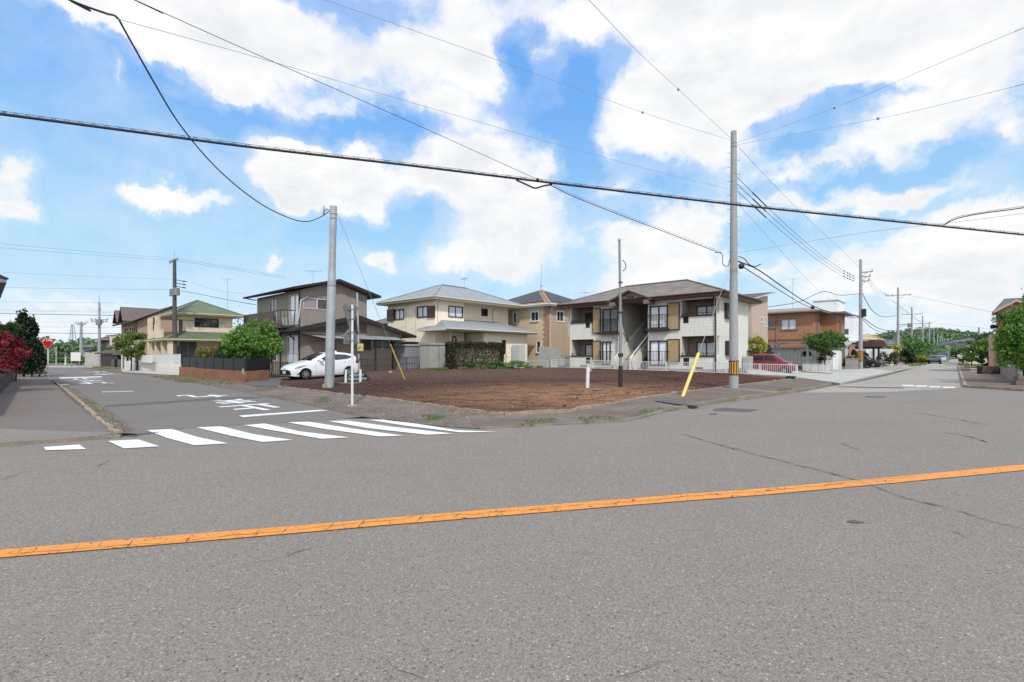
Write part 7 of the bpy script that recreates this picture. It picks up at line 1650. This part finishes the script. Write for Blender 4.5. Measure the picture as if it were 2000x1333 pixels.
pa_([(-.62, .28), (.62, .28), (.72, .35), (.6, .52), (.45, .57), (-.45, .57), (-.6, .52), (-.72, .35)], 'grille', M['black'], fn=nose, sides=(1,))
pa_([(.3, .3), (.36, .28), (.55, .5), (.5, .5)], 'fog_lamp_slot', M['black'], off=.007)
MB().box(-.04, -.028, -.17, .17, .36, .52).build('number_plate', M['white'], wc)
MB().cyl(-.02, 0, .62, .66, .04, None, 10).build('badge', chrome, wc)
for s in (-1, 1):
    m_ = MB().blob((1.62, s*(.85+.1), 1.02), .12, 2, 2, .05, sq=(.9, 1.1, .65)); m_.bar((1.62, s*.82, .99), (1.62, s*.9, 1.0), .05); m_.build('mirror', WHITE, wc, smooth=60)
    sm = MB()
    for x, z0_, z1_ in ((2.46, .3, 1.35), (1.35, .32, .95), (3.3, .62, 1.08)):
        P1 = [(x+(.1*math.sin((z-z0_)*2) if x > 3 else 0), s*(F_['Wd'](x, z)+.003), z) for z in np.linspace(z0_, z1_, 8)]; sm.tube(P1, .006, 4)
    sm.tube([(x, s*(F_['Wd'](x, .3)+.003), .3) for x in np.linspace(1.35, 3.0, 9)], .006, 4)
    sm.build('door_seam', M['grey'], wc)
    for x in (2.2, 3.05): y = s*(F_['Wd'](x, .88)+.01); MB().bar((x-.09, y, .88+.01*x), (x+.09, y, .885+.01*x), .025).build('door_handle', WHITE, wc)
    MB().box(1.1, 3.0, s*.8-.03, s*.8+.03, .17, .235).build('side_skirt', plain('skirt_grey', C(150, 152, 156)), wc)
pa_([(3.78, .82), (3.98, .78), (3.95, 1.02), (3.84, 1.1)], 'tail_light', plain('lamp_red', C(150, 40, 44), .2, .6), off=.012)
MB().blob((2.95, 0, 1.5), .06, 1, 2, 0, sq=(1.6, .4, .8)).build('roof_antenna_fin', WHITE, wc, smooth=60)
# red kei hatchback
rzr = math.atan2(E1[1], E1[0])+PI
topR = [(0, .58), (.05, .8), (.2, .92), (.5, .98), (.68, 1.02), (.9, 1.2), (1.2, 1.42), (1.45, 1.52), (2.4, 1.54), (3.0, 1.5), (3.15, 1.42), (3.3, 1.1), (3.38, .9), (3.4, .6)]
winr = [[(1.05, 1.02), (1.95, 1.03), (1.95, 1.38), (1.4, 1.37)], [(2.06, 1.04), (2.95, 1.06), (2.88, 1.36), (2.06, 1.38)]]
rc, F2 = make_car('red boxy small hatchback parked behind the white fence beside the apartment block', (21.55, 37.0, .04), rzr, 3.4, 1.475, topR, lambda x: .93, winr, (.74, 1.28), (3.06, 3.25), REDP, (.62, 2.85), .28)
F2['patch']([(.06, .68), (.2, .68), (.36, .8), (.2, .86), (.08, .82)], 'headlight', lampm, off=.01); nose2 = lambda a, b, s: Vector((frontx(F2['plan'], 1.475*.96, a)-.012, a, b))
F2['patch']([(-.5, .3), (.5, .3), (.5, .5), (-.5, .5)], 'grille', M['black'], fn=nose2, sides=(1,)); MB().box(-.04, -.02, -.17, .17, .34, .5).build('number_plate', M['offwhite'], rc)
for s in (-1, 1): MB().blob((1.42, s*.84, 1.05), .1, 2, 2, .05, sq=(.8, 1, .7)).build('mirror', M['black'], rc, smooth=60); MB().box(.95, 2.5, s*.68-.05, s*.68+.05, .16, .3).build('side_skirt', M['black'], rc)
# distant cars
sed = [(0, .5), (.05, .68), (.5, .82), (1.1, .92), (1.7, 1.3), (2.2, 1.42), (2.9, 1.4), (3.5, 1.15), (3.9, .98), (4.2, .85), (4.25, .6)]
wins_s = [[(1.5, .98), (2.3, 1.0), (2.3, 1.32), (1.85, 1.27)], [(2.38, 1.0), (3.3, 1.03), (2.95, 1.27), (2.38, 1.32)]]
def simple_car(label, P, rz, paint, group='cars parked far down the street', sc_=1.0):
    return make_car(label, (P[0], P[1], .02), rz, 4.25, 1.68, sed, lambda x: .92, wins_s, (1.12, 1.75), (3.0, 3.6), paint, (.85, 3.4), .3, group=group)[0]
c1 = simple_car('black car under the brown carport, nearer to the second right pole', (44.2, 58.0), rzr, BLK, 'black cars under the carport')
F_c = at(1729, 694, 61.5); c2 = copy_tree(c1, (F_c[0], 61.5, .02), rzr, 'second black car under the brown carport, nearer to the roses')
e2rz = math.atan2(E2[1], E2[0])
for px, py, lb, pn, gr in ((1825, 711.5, 'dark car parked on the left of the far street', BLK, None), (1838, 707.2, 'white car parked just beyond the dark one on the far street', SIL, None), (1853, 703.4, 'pale car far down the street near the vanishing point', SIL, None), (1860, 702.2, 'last tiny white car before the end of the street', WHITE, None)):
    P = gp(px, py); simple_car(lb, P, e2rz+(0 if px < 1850 else .4), pn)
P = gp(1843, 706.6); t = prop('box_van', 'pale blue boxy van parked beyond the white car on the far street', 'van', P)
MB().extr([(0, .3), (0, 1.2), (.3, 2.0), (4.2, 2.0), (4.3, 1.0), (4.3, .3)], 'y', -.85, .85).build('body', BLU, t, bevel=.06, rot=(0, 0, 0)); MB().extr([(-.01, 1.2), (.28, 1.95), (.27, 1.95), (-.02, 1.2)], 'y', -.75, .75).build('windscreen', carglass, t)
for x in (.8, 3.4):
    for s in (-1, 1): MB().tube([(x, s*.7, .3), (x, s*.87, .3)], .3, 16).build('wheel', M['rubber'], t)
MB().box(.9, 4.0, -.86, .86, 1.25, 1.8).build('side_window', carglass, t)
t.rotation_euler = (0, 0, e2rz)
# ================================================================ SKY, LIGHT, CAMERA
sun_el, sun_az = R(46), R(168)      # azimuth clockwise from the viewing direction
w = bpy.data.worlds.new('World'); sc.world = w; w.use_nodes = True; T = NT(w.node_tree)
bgn = w.node_tree.nodes['Background']; bgn.inputs[1].default_value = SKY_STR
gen = T.n('ShaderNodeTexCoord').outputs['Generated']
sky = T.n('ShaderNodeTexSky'); sky.sky_type = 'NISHITA'; sky.sun_disc = False; sky.sun_elevation = sun_el; sky.sun_rotation = sun_az; sky.air_density = 1.0; sky.dust_density = .6; sky.ozone_density = 1.2
sp = T.n('ShaderNodeSeparateXYZ', {0: gen})
az = T.math('ARCTAN2', sp.outputs[0], sp.outputs[1]); el = T.math('ARCSINE', sp.outputs[2])
v0 = T.n('ShaderNodeCombineXYZ', {0: az, 1: el, 2: 0.0}).outputs[0]
def vn(scale, det, amp, seed):
    m_ = T.n('ShaderNodeMapping', {'Vector': gen, 'Location': (seed, 0, 0)}).outputs[0]
    c_ = T.n('ShaderNodeTexNoise', {'Vector': m_, 'Scale': scale, 'Detail': det, 'Roughness': .6}).outputs['Color']
    return T.n('ShaderNodeVectorMath', {0: T.n('ShaderNodeVectorMath', {0: c_, 1: (.5, .5, .5)}, operation='SUBTRACT').outputs[0], 1: (amp, amp, 0)}, operation='MULTIPLY').outputs[0]
vd = T.n('ShaderNodeVectorMath', {0: T.n('ShaderNodeVectorMath', {0: v0, 1: vn(5.5, 6, .13, 3)}, operation='ADD').outputs[0], 1: vn(17, 6, .07, 8)}, operation='ADD').outputs[0]
def azel(px, py):
    x, z = (px-CX)/F, (CY-py)/F; return math.atan(x), math.atan(z/math.sqrt(1+x*x))
BL = [(130, -30, 190, 60, 1), (250, 40, 150, 45, .9), (400, 75, 170, 75, 1.1), (520, 40, 120, 60, .8), (620, 100, 200, 70, .8), (430, 165, 90, 45, .8), (540, 195, 130, 28, .55), (860, 110, 110, 90, .8), (945, 120, 70, 110, .8), (1110, 60, 60, 50, .5), (820, 200, 90, 30, .5), (660, 200, 90, 30, .5), (700, -60, 420, 70, .9), (880, 215, 120, 30, .45),
      (20, 312, 52, 30, 1.0), (22, 382, 52, 40, 1.2), (345, 392, 80, 22, 1.25), (320, 370, 40, 22, 1.0), (240, 140, 18, 14, .4), (400, 325, 40, 25, .35),
      (590, 320, 100, 68, 1.5), (690, 350, 120, 72, 1.5), (560, 370, 70, 45, 1.0), (700, 400, 70, 30, .8), (960, 320, 125, 75, 1.3), (900, 330, 80, 60, .9), (970, 455, 120, 75, 1.1), (900, 520, 90, 28, .8), (1040, 400, 60, 60, .7), (545, 507, 26, 11, .9), (735, 520, 34, 16, .9),
      (1230, 20, 220, 70, 1.0), (1420, 120, 240, 110, 1.6), (1330, 220, 150, 80, 1.4), (1600, 90, 260, 110, 1.5), (1850, 70, 250, 120, 1.4), (1260, 280, 120, 50, 1.0), (1420, 300, 100, 60, 1.0), (1560, 350, 90, 28, .9), (1730, 280, 130, 40, .9), (1850, 210, 190, 45, 1.0), (1960, 260, 80, 40, .8), (1620, 400, 160, 30, .9), (1800, 378, 120, 22, .9), (1200, 370, 90, 26, .6),
      (1260, 480, 140, 70, 1.2), (1380, 420, 90, 50, .9), (1340, 530, 160, 28, .7), (1800, 490, 220, 60, 1.3), (1950, 440, 120, 60, 1.1), (1640, 560, 200, 45, .8), (1900, 570, 220, 50, .9), (1500, 540, 60, 22, .5), (1700, 640, 300, 18, .6), (130, 600, 260, 26, .7), (100, 645, 260, 22, .8), (1180, 560, 120, 16, .4), (420, 545, 110, 20, .3), (640, 600, 160, 16, .35), (800, 590, 90, 18, .35)]
HOLES = [(1018, 105, 26, 60, .9), (1130, 190, 30, 50, .8), (1080, 250, 30, 35, .7), (1560, 290, 70, 24, 1.0), (1490, 250, 30, 24, .5), (1125, 320, 34, 60, 1.2), (1290, 370, 60, 18, .6), (1230, 420, 40, 18, .5), (1480, 130, 60, 20, .5), (1420, 480, 40, 40, .6), (1700, 190, 90, 20, .5), (640, 260, 60, 30, .5), (1620, 365, 60, 14, .5), (1750, 330, 170, 20, .9), (1500, 470, 60, 26, .6), (1640, 470, 50, 16, .4), (1500, 390, 40, 16, .4), (330, 150, 60, 30, .4), (520, 250, 160, 30, .7), (760, 260, 80, 26, .6), (800, 430, 40, 60, .8), (700, 470, 120, 25, .6)]
def blob(px, py, rx, ry, wgt):
    a, e = azel(px, py); a1, _ = azel(px+rx, py); _, e1 = azel(px, py-ry); ra, re = abs(a1-a), abs(e1-e)
    g_ = T.n('ShaderNodeTexGradient', {0: vd}, gradient_type='SPHERICAL'); k_ = .72/1.06
    g_.texture_mapping.scale = (k_/ra, k_/re, 0.0); g_.texture_mapping.translation = (-a/ra*k_, -e/re*k_, 0)
    return T.math('MULTIPLY_ADD', g_.outputs['Fac'], wgt*1.35, acc)
acc = 0.0
for b_ in BL: acc = blob(*b_)
for b_ in HOLES: acc = blob(*b_[:4], -b_[4])
# generic cloud cover outside the view
nz = T.noise(T.n('ShaderNodeMapping', {'Vector': gen, 'Scale': (1, 1, 2.2)}).outputs[0], 2.6, 7, .6)
outside = T.math('MAXIMUM', T.ramp(T.math('ABSOLUTE', az), .9, 1.2), T.ramp(el, .66, .85))
acc = T.math('ADD', acc, T.math('MULTIPLY', outside, T.math('MULTIPLY', T.math('SUBTRACT', nz, .42), 7)))
fine = T.noise(gen, 13, 8, .62); fine2 = T.noise(T.n('ShaderNodeMapping', {'Vector': gen, 'Scale': (1, 1, 2.5), 'Location': (4, 2, 1)}).outputs[0], 4.5, 7, .62)
dens = T.math('ADD', acc, T.math('MULTIPLY_ADD', T.math('SUBTRACT', fine, .5), 1.5, T.math('MULTIPLY', T.math('SUBTRACT', fine2, .52), .9)))
alpha = T.n('ShaderNodeMapRange', {0: dens, 1: .1, 2: 1.15, 3: 0.0, 4: 1.0}, interpolation_type='SMOOTHSTEP', clamp=True).outputs[0]
wisp = T.math('MULTIPLY', T.ramp(dens, -.35, .3), .24)
alpha = T.math('MAXIMUM', alpha, wisp)
K_ = 1/SKY_STR
shade = T.math('MULTIPLY', T.ramp(dens, .5, 1.3), T.ramp(T.noise(T.n('ShaderNodeMapping', {'Vector': gen, 'Scale': (1, 1, 2.2), 'Location': (0, 0, .06)}).outputs[0], 6.5, 7, .62), .40, .64))
cloud = T.mix(shade, (1.02*K_, 1.02*K_, 1.02*K_, 1), (.84*K_, .86*K_, .89*K_, 1))
cloud = T.mix(1.0, cloud, T.n('ShaderNodeCombineXYZ', {k: T.math('MULTIPLY_ADD', outside, .8, 1.0) for k in range(3)}).outputs[0], 'MULTIPLY')
tint = T.n('ShaderNodeValToRGB', {0: T.ramp(el, 0.0, .75)}); cr = tint.color_ramp
cr.elements[0].position = 0; cr.elements[0].color = (.60*K_, .83*K_, 1.0*K_, 1); cr.elements[1].position = 1; cr.elements[1].color = (.15*K_, .40*K_, .93*K_, 1)
e_ = cr.elements.new(.25); e_.color = (.44*K_, .74*K_, 1.0*K_, 1); e_ = cr.elements.new(.6); e_.color = (.20*K_, .48*K_, .97*K_, 1)
skyc = T.mix(SKY_MIX, sky.outputs[0], tint.outputs[0])
col = T.mix(alpha, skyc, cloud)
haze = T.ramp(el, .11, 0.0); col = T.mix(T.math('MULTIPLY', haze, .7), col, (.86*K_, .92*K_, .98*K_, 1))
T.nt.links.new(col, bgn.inputs[0])
sl = bpy.data.lights.new('sun', 'SUN'); sl.energy = SUN_STR; sl.angle = R(4); sl.color = (1, .965, .9); so = bpy.data.objects.new('sun', sl); COL.objects.link(so)
d = Vector((math.sin(sun_az)*math.cos(sun_el), math.cos(sun_az)*math.cos(sun_el), math.sin(sun_el))); so.rotation_euler = d.to_track_quat('Z', 'Y').to_euler()
cd = bpy.data.cameras.new('camera'); co = bpy.data.objects.new('camera', cd); COL.objects.link(co)
co.location = (0, 0, CH); co.rotation_euler = (R(90), 0, 0); cd.sensor_width = 36; cd.lens = 36*F/2000; cd.shift_y = (CY-666.5)/2000; cd.clip_start = .05; cd.clip_end = 9000
sc.camera = co; sc.view_settings.view_transform = 'Standard'; sc.view_settings.look = 'None'; sc.view_settings.exposure = 0
sc.render.resolution_x = 1024; sc.render.resolution_y = 682
sc.cycles.max_bounces = 6; sc.cycles.diffuse_bounces = 3; sc.cycles.glossy_bounces = 3; sc.cycles.transparent_max_bounces = 8; sc.cycles.use_denoising = True
w.cycles.sampling_method = 'MANUAL'; w.cycles.sample_map_resolution = 512
bpy.context.view_layer.update()
